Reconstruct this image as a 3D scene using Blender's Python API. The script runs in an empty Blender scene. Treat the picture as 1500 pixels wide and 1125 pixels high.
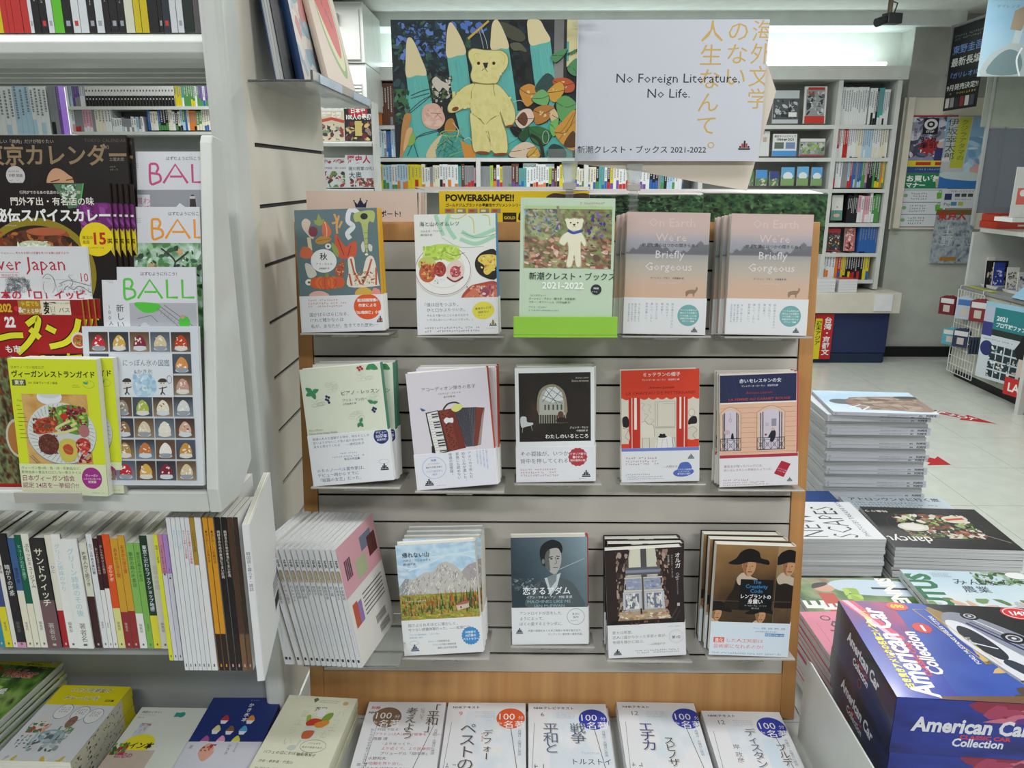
import bpy, math, random
import numpy as np
from mathutils import Vector, Matrix

SC = bpy.context.scene
COL = SC.collection
# ---------------------------------------------------------------- camera
F, PITCH, YAW, H = 1120.0, math.radians(15.2), math.radians(0.70), 1.55
cd = bpy.data.cameras.new('camera'); cam = bpy.data.objects.new('camera', cd); COL.objects.link(cam)
cam.location = (0, 0, H); cam.rotation_euler = (math.pi/2 - PITCH, 0, YAW)
cd.sensor_width = 36; cd.lens = 36*F/1500; cd.clip_start = 0.02
SC.camera = cam
# ---------------------------------------------------------------- world, lights, exposure
w = bpy.data.worlds.new('world'); SC.world = w; w.use_nodes = True
w.node_tree.nodes['Background'].inputs[0].default_value = (0.86, 0.92, 1.0, 1)
w.node_tree.nodes['Background'].inputs[1].default_value = 0.30
SC.view_settings.view_transform = 'Standard'; SC.view_settings.look = 'None'
SC.view_settings.exposure = 0.88; SC.view_settings.gamma = 1; SC.view_settings.use_curve_mapping = False

def area(name, loc, rot, sx, sy, e, col=(0.98, 0.985, 1.0)):
    l = bpy.data.lights.new(name, 'AREA'); l.shape = 'RECTANGLE'; l.size = sx; l.size_y = sy; l.energy = e; l.color = col
    o = bpy.data.objects.new(name, l); COL.objects.link(o); o.location = loc; o.rotation_euler = rot
    return o
for i, (x, y, e) in enumerate([(-1.3, -0.9, 21), (1.1, -0.9, 20), (-1.3, 1.0, 9), (1.2, 0.9, 12), (-1.4, 3.6, 15), (1.4, 3.4, 20), (2.3, 4.9, 10), (-1.6, 5.4, 13), (0.6, 5.4, 14)]):
    area('ceiling_lamp_light', (x, y, 2.72), (0, 0, 0), 1.2, 0.3, e)

# ---------------------------------------------------------------- pixel -> place in the room
CM = Matrix.Rotation(YAW, 3, 'Z') @ Matrix.Rotation(math.pi/2 - PITCH, 3, 'X')
def ray(px, py):
    return CM @ Vector(((px-750)/F, (562.5-py)/F, -1))
def at(px, py, X=None, Y=None, Z=None):
    d = ray(px, py)
    t = X/d.x if X is not None else Y/d.y if Y is not None else (Z-H)/d.z
    return Vector((0, 0, H)) + d*t

# ---------------------------------------------------------------- colour
def lin(c):
    if isinstance(c, str):
        c = c.lstrip('#')
        if len(c) == 3: c = ''.join(a*2 for a in c)
        c = tuple(int(c[i:i+2], 16) for i in (0, 2, 4))
    return tuple(((v/255)/12.92 if v/255 <= .04045 else ((v/255+.055)/1.055)**2.4) for v in c)

# ---------------------------------------------------------------- mesh builder
class MB:
    def __init__(s): s.v = []; s.f = []; s.c = []; s.m = []
    def add(s, vs, fs, c='#c8c8c8', m=0):
        b = len(s.v); s.v += [tuple(p) for p in vs]
        col = c if isinstance(c, list) else None
        cc = None if col else lin(c)
        for f in fs:
            s.f.append(tuple(b+i for i in f)); s.m.append(m)
            s.c += [col[i] for i in f] if col else [cc]*len(f)
        return s
    def box(s, x0, x1, y0, y1, z0, z1, c='#c8c8c8', m=0, skip=''):
        vs = [(x0,y0,z0),(x1,y0,z0),(x1,y1,z0),(x0,y1,z0),(x0,y0,z1),(x1,y0,z1),(x1,y1,z1),(x0,y1,z1)]
        fs = [(0,3,2,1),(4,5,6,7),(0,1,5,4),(1,2,6,5),(2,3,7,6),(3,0,4,7)]
        return s.add(vs, fs, c, m)
    def prism(s, prof, x0, x1, axis='x', c='#c8c8c8', m=0):
        """closed 2-D profile swept from x0 to x1 along an axis"""
        n = len(prof)
        def P(a, p): return {'x': (a, p[0], p[1]), 'y': (p[0], a, p[1]), 'z': (p[0], p[1], a)}[axis]
        vs = [P(x0, p) for p in prof] + [P(x1, p) for p in prof]
        fs = [tuple(range(n))[::-1], tuple(range(n, 2*n))] + [(i, (i+1) % n, n+(i+1) % n, n+i) for i in range(n)]
        return s.add(vs, fs, c, m)
    def tube(s, pts, r, n=8, c='#c8c8c8', m=0):
        pts = [Vector(p) for p in pts]; rings = []
        for i, p in enumerate(pts):
            d = (pts[min(i+1, len(pts)-1)] - pts[max(i-1, 0)]).normalized()
            a = d.orthogonal().normalized(); b = d.cross(a)
            if i:   # keep the ring from twisting
                a = (pa - d*pa.dot(d)).normalized(); b = d.cross(a)
            pa = a; rings.append([p + (a*math.cos(2*math.pi*k/n) + b*math.sin(2*math.pi*k/n))*r for k in range(n)])
        vs = [q for g in rings for q in g]
        fs = [(i*n+k, i*n+(k+1) % n, (i+1)*n+(k+1) % n, (i+1)*n+k) for i in range(len(pts)-1) for k in range(n)]
        fs += [tuple(range(n))[::-1], tuple(range(len(vs)-n, len(vs)))]
        return s.add(vs, fs, c, m)
    def mesh(s, name, mats):
        me = bpy.data.meshes.new(name); me.from_pydata(s.v, [], s.f)
        for m in (mats if isinstance(mats, (list, tuple)) else [mats]): me.materials.append(m)
        me.polygons.foreach_set('material_index', s.m)
        a = me.color_attributes.new('Col', 'FLOAT_COLOR', 'CORNER')
        a.data.foreach_set('color', np.array([(*c, 1.0) for c in s.c], dtype=np.float32).ravel())
        me.update(); return me
    def build(s, name, mats, parent=None, bevel=0, smooth=False):
        o = bpy.data.objects.new(name, s.mesh(name, mats)); COL.objects.link(o)
        if parent is not None: o.parent = parent
        if bevel:
            b = o.modifiers.new('bevel', 'BEVEL'); b.width = bevel; b.segments = 2; b.limit_method = 'ANGLE'
        if smooth:
            for p in o.data.polygons: p.use_smooth = True
        return o

def tag(o, label=None, cat=None, group=None, kind=None):
    for k, v in (('label', label), ('category', cat), ('group', group), ('kind', kind)):
        if v: o[k] = v
    return o
def empty(name, loc=(0, 0, 0), rot=(0, 0, 0)):
    o = bpy.data.objects.new(name, None); COL.objects.link(o); o.location = loc; o.rotation_euler = rot
    o.empty_display_size = .02
    return o
KIDS = {}
def copy_tree(o, parent=None):
    c = o.copy(); COL.objects.link(c); c.parent = parent
    for ch in list(o.children): copy_tree(ch, c)
    return c
def basis(o, org, x, y, z, roll=None):
    x, y, z = Vector(x).normalized(), Vector(y).normalized(), Vector(z).normalized()
    m = Matrix((x, y, z)).transposed().to_4x4(); m.translation = Vector(org); o.matrix_world = m
    return o

# ---------------------------------------------------------------- materials
def mat(name, col=None, rough=.5, spec=.5, metal=0, trans=0, ior=1.45, coat=0, emit=None, es=0, bump=None, alpha=1):
    m = bpy.data.materials.new(name); m.use_nodes = True; nt = m.node_tree; b = nt.nodes['Principled BSDF']
    b.inputs['Roughness'].default_value = rough; b.inputs['Specular IOR Level'].default_value = spec
    b.inputs['Metallic'].default_value = metal; b.inputs['Transmission Weight'].default_value = trans
    b.inputs['IOR'].default_value = ior; b.inputs['Coat Weight'].default_value = coat; b.inputs['Coat Roughness'].default_value = .08
    b.inputs['Alpha'].default_value = alpha
    if emit: b.inputs['Emission Color'].default_value = (*lin(emit), 1); b.inputs['Emission Strength'].default_value = es
    if col == 'Col':
        a = nt.nodes.new('ShaderNodeVertexColor'); a.layer_name = 'Col'; nt.links.new(a.outputs[0], b.inputs['Base Color'])
    elif col:
        # base colour with a faint procedural unevenness
        n = nt.nodes.new('ShaderNodeTexNoise'); n.inputs['Scale'].default_value = 9; n.inputs['Detail'].default_value = 4
        tc = nt.nodes.new('ShaderNodeTexCoord'); nt.links.new(tc.outputs['Object'], n.inputs['Vector'])
        r = nt.nodes.new('ShaderNodeValToRGB'); c = lin(col)
        r.color_ramp.elements[0].position = .3; r.color_ramp.elements[1].position = .7
        r.color_ramp.elements[0].color = (c[0]*.93, c[1]*.93, c[2]*.93, 1); r.color_ramp.elements[1].color = (*[min(1, v*1.04) for v in c], 1)
        nt.links.new(n.outputs['Fac'], r.inputs[0]); nt.links.new(r.outputs[0], b.inputs['Base Color'])
    if bump:
        n = nt.nodes.new('ShaderNodeTexNoise'); n.inputs['Scale'].default_value = bump[0]; n.inputs['Detail'].default_value = 3
        tc = nt.nodes.new('ShaderNodeTexCoord'); nt.links.new(tc.outputs['Object'], n.inputs['Vector'])
        u = nt.nodes.new('ShaderNodeBump'); u.inputs['Strength'].default_value = bump[1]; u.inputs['Distance'].default_value = .002
        nt.links.new(n.outputs['Fac'], u.inputs['Height']); nt.links.new(u.outputs[0], b.inputs['Normal'])
    return m
def streaks(name, c1, c2, scale, rough, vscale=1.0, pos=(.35, .65), detail=4):
    """stretched noise: wood grain or the edges of a book's pages"""
    m = mat(name, None, rough); nt = m.node_tree; b = nt.nodes['Principled BSDF']
    tc = nt.nodes.new('ShaderNodeTexCoord'); mp = nt.nodes.new('ShaderNodeMapping'); mp.inputs['Scale'].default_value = scale
    n = nt.nodes.new('ShaderNodeTexNoise'); n.inputs['Scale'].default_value = vscale; n.inputs['Detail'].default_value = detail
    r = nt.nodes.new('ShaderNodeValToRGB'); r.color_ramp.elements[0].position, r.color_ramp.elements[1].position = pos
    r.color_ramp.elements[0].color = (*lin(c1), 1); r.color_ramp.elements[1].color = (*lin(c2), 1)
    nt.links.new(tc.outputs['Object'], mp.inputs[0]); nt.links.new(mp.outputs[0], n.inputs['Vector'])
    nt.links.new(n.outputs['Fac'], r.inputs[0]); nt.links.new(r.outputs[0], b.inputs['Base Color'])
    return m
PRINT = mat('printed_paper', 'Col', .5, .4)
GLOSS = mat('glossy_print', 'Col', .36, .35)
BOARD = mat('laminated_card', 'Col', .22, .4, coat=.25)
PAGES = streaks('page_edges', '#b9b8ae', '#f2f0e4', (3, 1600, 3), .75)
PAGESW = streaks('white_page_edges', '#a9abac', '#eceff0', (3, 1300, 3), .6)
WOOD = streaks('maple_veneer', '#9a6a3c', '#c79459', (26, 26, 1.6), .4, pos=(.25, .8))
STEEL = mat('painted_steel', '#c9ccc8', .35, .5, bump=(400, .08))
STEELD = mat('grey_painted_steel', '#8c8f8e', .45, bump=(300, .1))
CREAM = mat('cream_laminate', '#d2cdbf', .42, bump=(120, .12))
SLAT = mat('greige_slat_laminate', '#bdb9b0', .38, bump=(150, .08))
DARK = mat('dark_groove', '#17130f', .7)
ACRYL = mat('clear_acrylic', '#f0f4f4', .06, .5, trans=.92, ior=1.3)
ACRYLG = mat('smoky_acrylic', '#b5b2ac', .18, .5, alpha=.8)
BLACK = mat('black_plastic', '#141416', .4)
WHITEM = mat('white_plastic', '#dfe1e2', .35)

# ---------------------------------------------------------------- lettering
_GL = {}
def glyphs(s, bold=0, shear=0):
    k = (s, bold, shear)
    if k not in _GL:
        c = bpy.data.curves.new('t', 'FONT'); c.body = s; c.size = 1; c.resolution_u = 1 if bold < .001 and len(s) > 3 else 2
        c.offset = bold; c.shear = shear
        o = bpy.data.objects.new('t', c); COL.objects.link(o)
        me = bpy.data.meshes.new_from_object(o.evaluated_get(bpy.context.evaluated_depsgraph_get()))
        v = np.zeros(len(me.vertices)*3); me.vertices.foreach_get('co', v); v = v.reshape(-1, 3)
        _GL[k] = (v[:, :2].copy(), [tuple(p.vertices) for p in me.polygons], float(v[:, 0].max()) if len(v) else .5)
        bpy.data.objects.remove(o); bpy.data.curves.remove(c); bpy.data.meshes.remove(me)
    return _GL[k]

def vnoise(U, V, sc, seed=0, octv=4):
    rs = np.random.RandomState(seed); out = 0; amp = 1; tot = 0
    for o in range(octv):
        n = int(sc*2**o)+3; g = rs.rand(n, n); x, y = U*(n-2), V*(n-2); i, j = x.astype(int), y.astype(int); fx, fy = x-i, y-j
        fx, fy = fx*fx*(3-2*fx), fy*fy*(3-2*fy)
        a = g[j, i]*(1-fx)+g[j, i+1]*fx; b = g[j+1, i]*(1-fx)+g[j+1, i+1]*fx
        out = out+amp*(a*(1-fy)+b*fy); tot += amp; amp *= .55
    return out/tot
def ramp(t, cols):
    cols = np.array([lin(c) for c in cols]); x = np.clip(t, 0, .9999)*(len(cols)-1); i = x.astype(int); f = (x-i)[..., None]
    return cols[i]*(1-f)+cols[i+1]*f

class Canvas:
    """Flat print as thin geometry. src = (x0,y0,x1,y1): the units the drawing is given in; w,h: real size in metres."""
    def __init__(s, w, h, src=None, bg='#e4e4e2', step=5e-6, seed=1, base=2.2e-4):
        s.w, s.h, s.src, s.step, s.k = w, h, src or (0, 0, w*1000, h*1000), step, 0
        s.mb = MB(); s.rs = random.Random(seed); s.base = base; s.clip = s.src; s.ay = 1
        if bg: s.rect(*s.src, bg)
    def _p(s, x, y):
        a = s.clip; x = min(max(x, a[0]), a[2]); y = min(max(y, a[1]), a[3])
        x0, y0, x1, y1 = s.src
        return ((x-x0)/(x1-x0)*s.w - s.w/2, -s.base-s.k*s.step, (y1-y)/(y1-y0)*s.h)
    def poly(s, pts, c, up=True):
        if up: s.k += 1
        s.mb.add([s._p(*p) for p in pts], [tuple(range(len(pts)))], c); return s
    def rect(s, x0, y0, x1, y1, c, c2=None, up=True):
        if up: s.k += 1
        col = [lin(c2), lin(c2), lin(c), lin(c)] if c2 else c
        s.mb.add([s._p(x0, y1), s._p(x1, y1), s._p(x1, y0), s._p(x0, y0)], [(0, 1, 2, 3)], col); return s
    def ell(s, cx, cy, rx, ry=None, c='#000', rot=0, n=20, up=True):
        ry = ry or rx; a = math.radians(rot)
        return s.poly([(cx+rx*math.cos(t)*math.cos(a)-ry*math.sin(t)*math.sin(a), cy+rx*math.cos(t)*math.sin(a)+ry*math.sin(t)*math.cos(a)) for t in [2*math.pi*i/n for i in range(n)]], c, up)
    def blob(s, pts, c, sub=4):
        """closed smooth outline through the points"""
        n = len(pts); o = []
        for i in range(n):
            p0, p1, p2, p3 = pts[i-1], pts[i], pts[(i+1) % n], pts[(i+2) % n]
            for k in range(sub):
                t = k/sub
                o.append(tuple(.5*(2*p1[j]+(p2[j]-p0[j])*t+(2*p0[j]-5*p1[j]+4*p2[j]-p3[j])*t*t+(3*p1[j]-p0[j]-3*p2[j]+p3[j])*t**3) for j in (0, 1)))
        return s.poly(o, c)
    def line(s, pts, w, c, up=True):
        if up: s.k += 1
        n = len(pts); L = []; R = []
        for i, p in enumerate(pts):
            a, b = pts[max(i-1, 0)], pts[min(i+1, n-1)]
            dx, dy = b[0]-a[0], b[1]-a[1]; l = math.hypot(dx, dy) or 1
            L.append((p[0]-dy/l*w/2, p[1]+dx/l*w/2)); R.append((p[0]+dy/l*w/2, p[1]-dx/l*w/2))
        vs = [s._p(*p) for p in L+R]
        s.mb.add(vs, [(i, i+1, n+i+1, n+i) for i in range(n-1)], c); return s
    def curve(s, pts, w, c):
        o = []
        for i in range(len(pts)-1):
            p0, p1, p2, p3 = pts[max(i-1, 0)], pts[i], pts[i+1], pts[min(i+2, len(pts)-1)]
            for k in range(5):
                t = k/5; o.append(tuple(.5*(2*p1[j]+(p2[j]-p0[j])*t+(2*p0[j]-5*p1[j]+4*p2[j]-p3[j])*t*t+(3*p1[j]-p0[j]-3*p2[j]+p3[j])*t**3) for j in (0, 1)))
        return s.line(o+[pts[-1]], w, c)
    def ring(s, cx, cy, rx, ry, w, c, n=28):
        return s.line([(cx+rx*math.cos(2*math.pi*i/n), cy+ry*math.sin(2*math.pi*i/n)) for i in range(n+1)], w, c)
    def grid(s, x0, y0, x1, y1, nx, ny, fn):
        s.k += 1
        U, V = np.meshgrid(np.linspace(0, 1, nx+1), np.linspace(0, 1, ny+1)); C = fn(U, V).reshape(-1, 3)
        vs = [s._p(x0+(x1-x0)*u, y0+(y1-y0)*v) for u, v in zip(U.ravel(), V.ravel())]; r = nx+1
        s.mb.add(vs, [(j*r+i, (j+1)*r+i, (j+1)*r+i+1, j*r+i+1)[::1] for j in range(ny) for i in range(nx)], [tuple(c) for c in C]); return s
    def noise(s, x0, y0, x1, y1, cols, sc=5, seed=1, nx=40, ny=40, sx=1, sy=1, con=1.6):
        return s.grid(x0, y0, x1, y1, nx, ny, lambda U, V: ramp((vnoise(np.clip(U*sx, 0, 1) if sx < 1 else U, V*sy if sy < 1 else V, sc, seed)-.5)*con+.5, cols))
    def dabs(s, x0, y0, x1, y1, n, cols, a, b, ang=None, per=12):
        """short irregular brush dabs inside a rectangle; a,b: least and greatest size"""
        old = s.clip; s.clip = (max(x0, old[0]), max(y0, old[1]), min(x1, old[2]), min(y1, old[3]))
        R = s.rs
        for i in range(n):
            if i % per == 0: s.k += 1
            s.k += .25
            cx, cy, r = R.uniform(x0, x1), R.uniform(y0, y1), R.uniform(a, b); q = R.uniform(.3, .75)
            t0 = math.radians(R.uniform(0, 180) if ang is None else ang+R.uniform(-18, 18))
            pts = []
            for k in range(7):
                t = 2*math.pi*k/7; e = R.uniform(.7, 1.1); u, v = r*e*math.cos(t), r*q*e*math.sin(t)
                pts.append((cx+u*math.cos(t0)-v*math.sin(t0), cy+u*math.sin(t0)+v*math.cos(t0)))
            s.poly(pts, R.choice(cols), up=False)
        s.clip = old; return s
    def text(s, t, x, y, size, c, al='l', bold=0, sx=1, rot=0, shear=0, vert=False, gap=1.0):
        """baseline-left at x,y (units of src); vert: top-centre at x,y, written downwards"""
        s.k += 1
        if vert:
            yy = y
            for ch in t:
                if ch in 'ー-～…':
                    s._put(glyphs(ch, bold)[:2], x, yy+size*.5*s.ay, size, c, 1, 90, (-.5, -.38))
                elif ch in '、。': s._put(glyphs(ch, bold)[:2], x+size*.35, yy+size*.25*s.ay, size, c, sx, rot, (-.3, -.2))
                elif ch != ' ': s._put(glyphs(ch, bold)[:2], x, yy+size*.5*s.ay, size, c, sx, rot, (-.5, -.36))
                yy += size*gap*s.ay*(.5 if ch == ' ' else 1)
            return s
        v, f, wd = glyphs(t, bold, shear)
        ox = {'l': 0, 'c': -wd/2, 'r': -wd}[al]
        s._put((v, f), x, y, size, c, sx, rot, (ox, 0)); return s
    def _put(s, g, x, y, size, c, sx, rot, off):
        a = math.radians(rot); ca, sa = math.cos(a), math.sin(a); vs = []
        for u, v in g[0]:
            u = (u+off[0])*size*sx; v = (v+off[1])*size
            vs.append(s._p(x+u*ca+v*sa, y+(u*sa-v*ca)*s.ay))
        s.mb.add(vs, g[1], c)
    def micro(s, x0, y0, x1, y1, rows, c, vert=False, fill=.72, ragged=.25):
        """lines of print too small to read: little strokes in character cells"""
        s.k += 1; R = s.rs
        L, W = ((y1-y0), (x1-x0)) if vert else ((x1-x0), (y1-y0))
        p = W/rows; e = p*fill; n = max(1, int(L/e))
        for r in range(rows):
            m = int(n*(1-R.uniform(0, ragged))) or 1
            for i in range(m):
                if R.random() < .06: continue
                a, b = i*e, r*p+(p-e)/2
                ox, oy = (x0+b, y0+a) if vert else (x0+a, y0+b)
                for q in range(2):
                    if R.random() < .5:
                        yy = oy+e*R.uniform(.15, .8); s.rect(ox+e*.1, yy, ox+e*.85, yy+e*.14, c, up=False)
                    else:
                        xx = ox+e*R.uniform(.2, .7); s.rect(xx, oy+e*.1, xx+e*.15, oy+e*.88, c, up=False)
        return s
    def logo(s, x, y, r, c='#111', c2='#b9402e'):
        """stepped tower colophon: small crest of bars over a base"""
        s.k += 1
        for a, b, h, k in ((-.15, .15, 1.3, c), (-.5, -.2, .8, c2), (.2, .5, .8, c2), (-.85, -.55, .35, c), (.55, .85, .35, c)):
            s.rect(x+a*r, y-h*r, x+b*r, y, k, up=False)
        s.rect(x-r, y+.06*r, x+r, y+.34*r, c, up=False); return s
    def burst(s, cx, cy, r, c, n=16, d=.12):
        return s.poly([(cx+r*(1-(i % 2)*d)*math.cos(math.pi*i/n), cy+r*(1-(i % 2)*d)*math.sin(math.pi*i/n)) for i in range(2*n)], c)
    def build(s, name, parent=None, m=None):
        return s.mb.build(name, m or PRINT, parent)

# ---------------------------------------------------------------- books
def put_print(cv, mb, dx=0, dz=0, dy=0):
    mb.add([(x+dx, y+dy, z+dz) for x, y, z in cv.mb.v], cv.mb.f, '#000')
    n = sum(len(f) for f in cv.mb.f); mb.c[-n:] = cv.mb.c
def put_spine(cv, mb, side, w):
    """a print on the spine: canvas x runs along the thickness"""
    sg = 1 if side == 'R' else -1
    tw = cv.w/2
    if side == 'R': vs = [(w/2 - y, x+tw, z) for x, y, z in cv.mb.v]
    else: vs = [(-w/2 + y, tw-x, z) for x, y, z in cv.mb.v]
    mb.add(vs, cv.mb.f, '#000'); n = sum(len(f) for f in cv.mb.f); mb.c[-n:] = cv.mb.c
def make_book(name, w, h, t, cv=None, spine='R', cover='#e8e8e4', spine_c=None, spine_cv=None, band=None, band_h=0, hard=True, pages=None, glossy=False, back='#e8e8e4', band_c='#ececec', parts=True):
    """local frame: front cover faces -Y, x across, z up, thickness towards +Y. spine on side R or L."""
    r = empty(name); k = .0014 if hard else .0004; o = .002 if hard else 0
    s = 1 if spine == 'R' else -1
    b = MB(); x0, x1 = (-w/2+o, w/2-k*1.2) if s > 0 else (-w/2+k*1.2, w/2-o)
    b.box(x0, x1, k, t-k, o, h-o); b.build('page_block', pages or PAGES, r)
    c = MB(); sc = spine_c or cover
    c.box(-w/2, w/2, 0, k, 0, h, cover); c.box(-w/2, w/2, t-k, t, 0, h, back)
    n = 5 if hard else 2                      # gently rounded spine
    pr = [((w/2+.0022*math.sin(math.pi*i/n)*(t/.02 if hard else .25))*s, t*i/n) for i in range(n+1)] + [((w/2-k)*s, t), ((w/2-k)*s, 0)]
    c.prism(pr, 0, h, 'z', sc)
    if cv: put_print(cv, c)
    if spine_cv: put_spine(spine_cv, c, spine, w+(.0044*(t/.02) if hard else .001))
    c.build('cover', GLOSS if glossy else PRINT, r)
    if band:
        p = MB(); q = .0008
        p.box(-w/2-q, w/2+q, -q, 0, -q, band_h, band_c); p.box(-w/2-q, w/2+q, t, t+q, -q, band_h, band_c)
        p.prism([(a+q*s*1.5, bb) for a, bb in pr[:n+1]] + [(a-q*s, bb) for a, bb in pr[:n+1]][::-1], -q, band_h, 'z', band_c)
        put_print(band, p, dy=-q); p.build('paper_band', PRINT, r)
    return r
# ================================================================ the setting
LAMIN = mat('white_wall_paint', '#d6d9d2', .6, bump=(60, .15))
def struct(name, mb, m, kind='structure', **k):
    return tag(mb.build(name, m, **k), kind=kind)
FLOORM = mat('vinyl_floor_tile', '#c9cdc3', .22, .5, bump=(90, .05))
floor = struct('floor', MB().box(-4.2, 4.4, -2.6, 7.1, -.1, -.003), mat('floor_joint', '#4d4e49', .8))
tile0 = MB().box(-.2488, .2488, -.2513, .2513, -.0029, 0).mesh('tile', FLOORM)
for i in range(-12, 4):
    for j in range(-7, 7):
        x, y = 2.215+.25+.5*i, 3.47+.2525+.505*j
        if x < -3.4 or y < -.6: continue
        t = bpy.data.objects.new('tile', tile0); COL.objects.link(t); t.location = (x, y, 0); t.parent = floor
ceil = struct('ceiling', MB().box(-4.2, 4.4, -2.6, 7.1, 2.8, 2.9), mat('ceiling_paint', '#e3e6e2', .7))
struct('wall_back', MB().box(-4.2, 4.4, 6.92, 7.1, 0, 2.8), LAMIN)
struct('wall_left', MB().box(-4.3, -4.1, -2.6, 7, 0, 2.8), LAMIN)
struct('wall_front', MB().box(-4.2, 4.4, -2.7, -2.5, 0, 2.8), LAMIN)
struct('wall_right', MB().box(4.0, 4.2, -2.6, 6.7, 0, 2.8), LAMIN)
pier = struct('wall_pier', MB().box(3.15, 4.2, 6.7, 6.92, 0, 2.8), mat('grey_green_wall', '#b9bdb4', .6, bump=(40, .2)))
up = MB().box(3.149, 4.0, 6.685, 6.70, at(1325, 143, Y=6.69).z, 2.8); struct('wall_panel', up, mat('grey_wall_panel', '#a3a39b', .6))
struct('baseboard_back', MB().box(3.15, 4.0, 6.67, 6.70, 0, .09), BLACK)
struct('trim_1', MB().box(-4.1, 3.5, 6.6, 6.92, 2.70, 2.8), mat('cove_paint', '#dfe6e4', .7))

# ---------------------------------------------------------------- the bookcase along the back wall
YB = 6.55
def zB(py, px=1260): return at(px, py, Y=YB).z
xL, xR = at(548, 200, Y=YB).x, at(1309, 200, Y=YB).x
bc = empty('wall_bookcase', (0, 0, 0)); tag(bc, 'long white wall bookcase with a lit cornice behind the slatted display', 'bookcase')
zt, zc = zB(97), zB(117); zbase = .62
MB().box(xL-.02, xR+.05, YB-.03, 6.9, zc, zt).build('cornice', STEEL, bc, .004)
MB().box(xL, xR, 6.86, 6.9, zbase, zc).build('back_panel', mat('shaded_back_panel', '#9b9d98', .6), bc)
xm = at(1224, 200, Y=YB).x
ups = [xL, at(700, 200, Y=YB).x, at(860, 200, Y=YB).x, at(1030, 200, Y=YB).x, xm, xR]
for x in ups:
    MB().box(x-.018, x+.018, YB-.004, 6.88, zbase, zc).build('upright', STEEL, bc)
SHP = [(183, 'top'), (231, 'second'), (277, 'third'), (327, 'fourth'), (371, 'fifth')]
for a, b in zip(ups[:-1], ups[1:]):
    for py, nm in SHP:
        if py > 280 and a < xm-.01: continue
        z = zB(py)
        MB().box(a+.018, b-.018, YB, 6.86, z-.03, z).build('shelf', STEEL, bc)
lc = empty('base_cabinet', (0, 0, 0)); tag(lc, 'low cabinet with navy doors and a cream ledge under the wall bookcase', 'cabinet')
xc = at(1302, 500, Y=6.4).x
MB().box(xL, xc+.05, 6.38, 6.9, .44, .61).build('ledge', CREAM, lc, .004)
NAVY = mat('navy_laminate', '#232f57', .4)
MB().box(xL, xc, 6.46, 6.9, .0, .44).build('carcass', NAVY, lc)
x = xc
for i in range(5):
    MB().box(x-.62, x-.006, 6.43, 6.46, .09, .435).build('door', NAVY, lc, .003); x -= .63
MB().box(xL, xc-.02, 6.435, 6.46, 0, .085).build('plinth', mat('dark_blue_plinth', '#1b2c45', .5), lc)
# cove lamps standing on top of the bookcase
TUBE = mat('lit_tube', '#ffffff', .5, emit='#e8fbff', es=2.2)
for i, (xa, xb) in enumerate(((xL+.02, 0.1), (.2, 1.4), (1.5, xR))):
    n = empty('cove_lamp', ((xa+xb)/2, 6.8, zt+.03)); L = (xb-xa)/2
    tag(n, ['fluorescent cove lamp on the bookcase top nearest the white cabinet', 'fluorescent cove lamp on the bookcase top hidden behind the white poster', 'fluorescent cove lamp on the bookcase top below the security camera'][i], 'lamp')
    MB().box(-L, L, -.03, .03, -.03, 0).build('lamp_base', STEEL, n)
    MB().tube([(-L+.02, 0, .02), (L-.02, 0, .02)], .014).build('lamp_tube', TUBE, n)
    area('cove_light', ((xa+xb)/2, 6.76, zt+.08), (math.radians(160), 0, 0), xb-xa, .06, 1.5, (.84, 1, .97))

# ---------------------------------------------------------------- spines on shelves far away: one small mesh per book
NAMED = {'white': '#d8dbdb', 'pale blue': '#a9c6d8', 'yellow': '#cfc022', 'red': '#b32a28', 'black': '#1c1c20', 'green': '#4d8a4a', 'blue': '#2c5fa5', 'pink': '#d59aa8', 'orange': '#d07a30', 'grey': '#85888a', 'lime green': '#9cbd3c', 'brown': '#5e3a28', 'teal': '#4a9a98', 'purple': '#6b4a94', 'cream': '#d9d4bf'}
ORD = 'first second third fourth fifth sixth seventh eighth ninth tenth eleventh twelfth thirteenth fourteenth fifteenth sixteenth seventeenth eighteenth nineteenth twentieth'.split()
def ordinal(n):
    if n < 20: return ORD[n]
    t = {2: 'twenty', 3: 'thirty', 4: 'forty', 5: 'fifty', 6: 'sixty', 7: 'seventy', 8: 'eighty', 9: 'ninety'}
    q, r = divmod(n+1, 10)
    return t[q]+'-'+ORD[r-1] if r else t[q][:-1]+'ieth'
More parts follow.
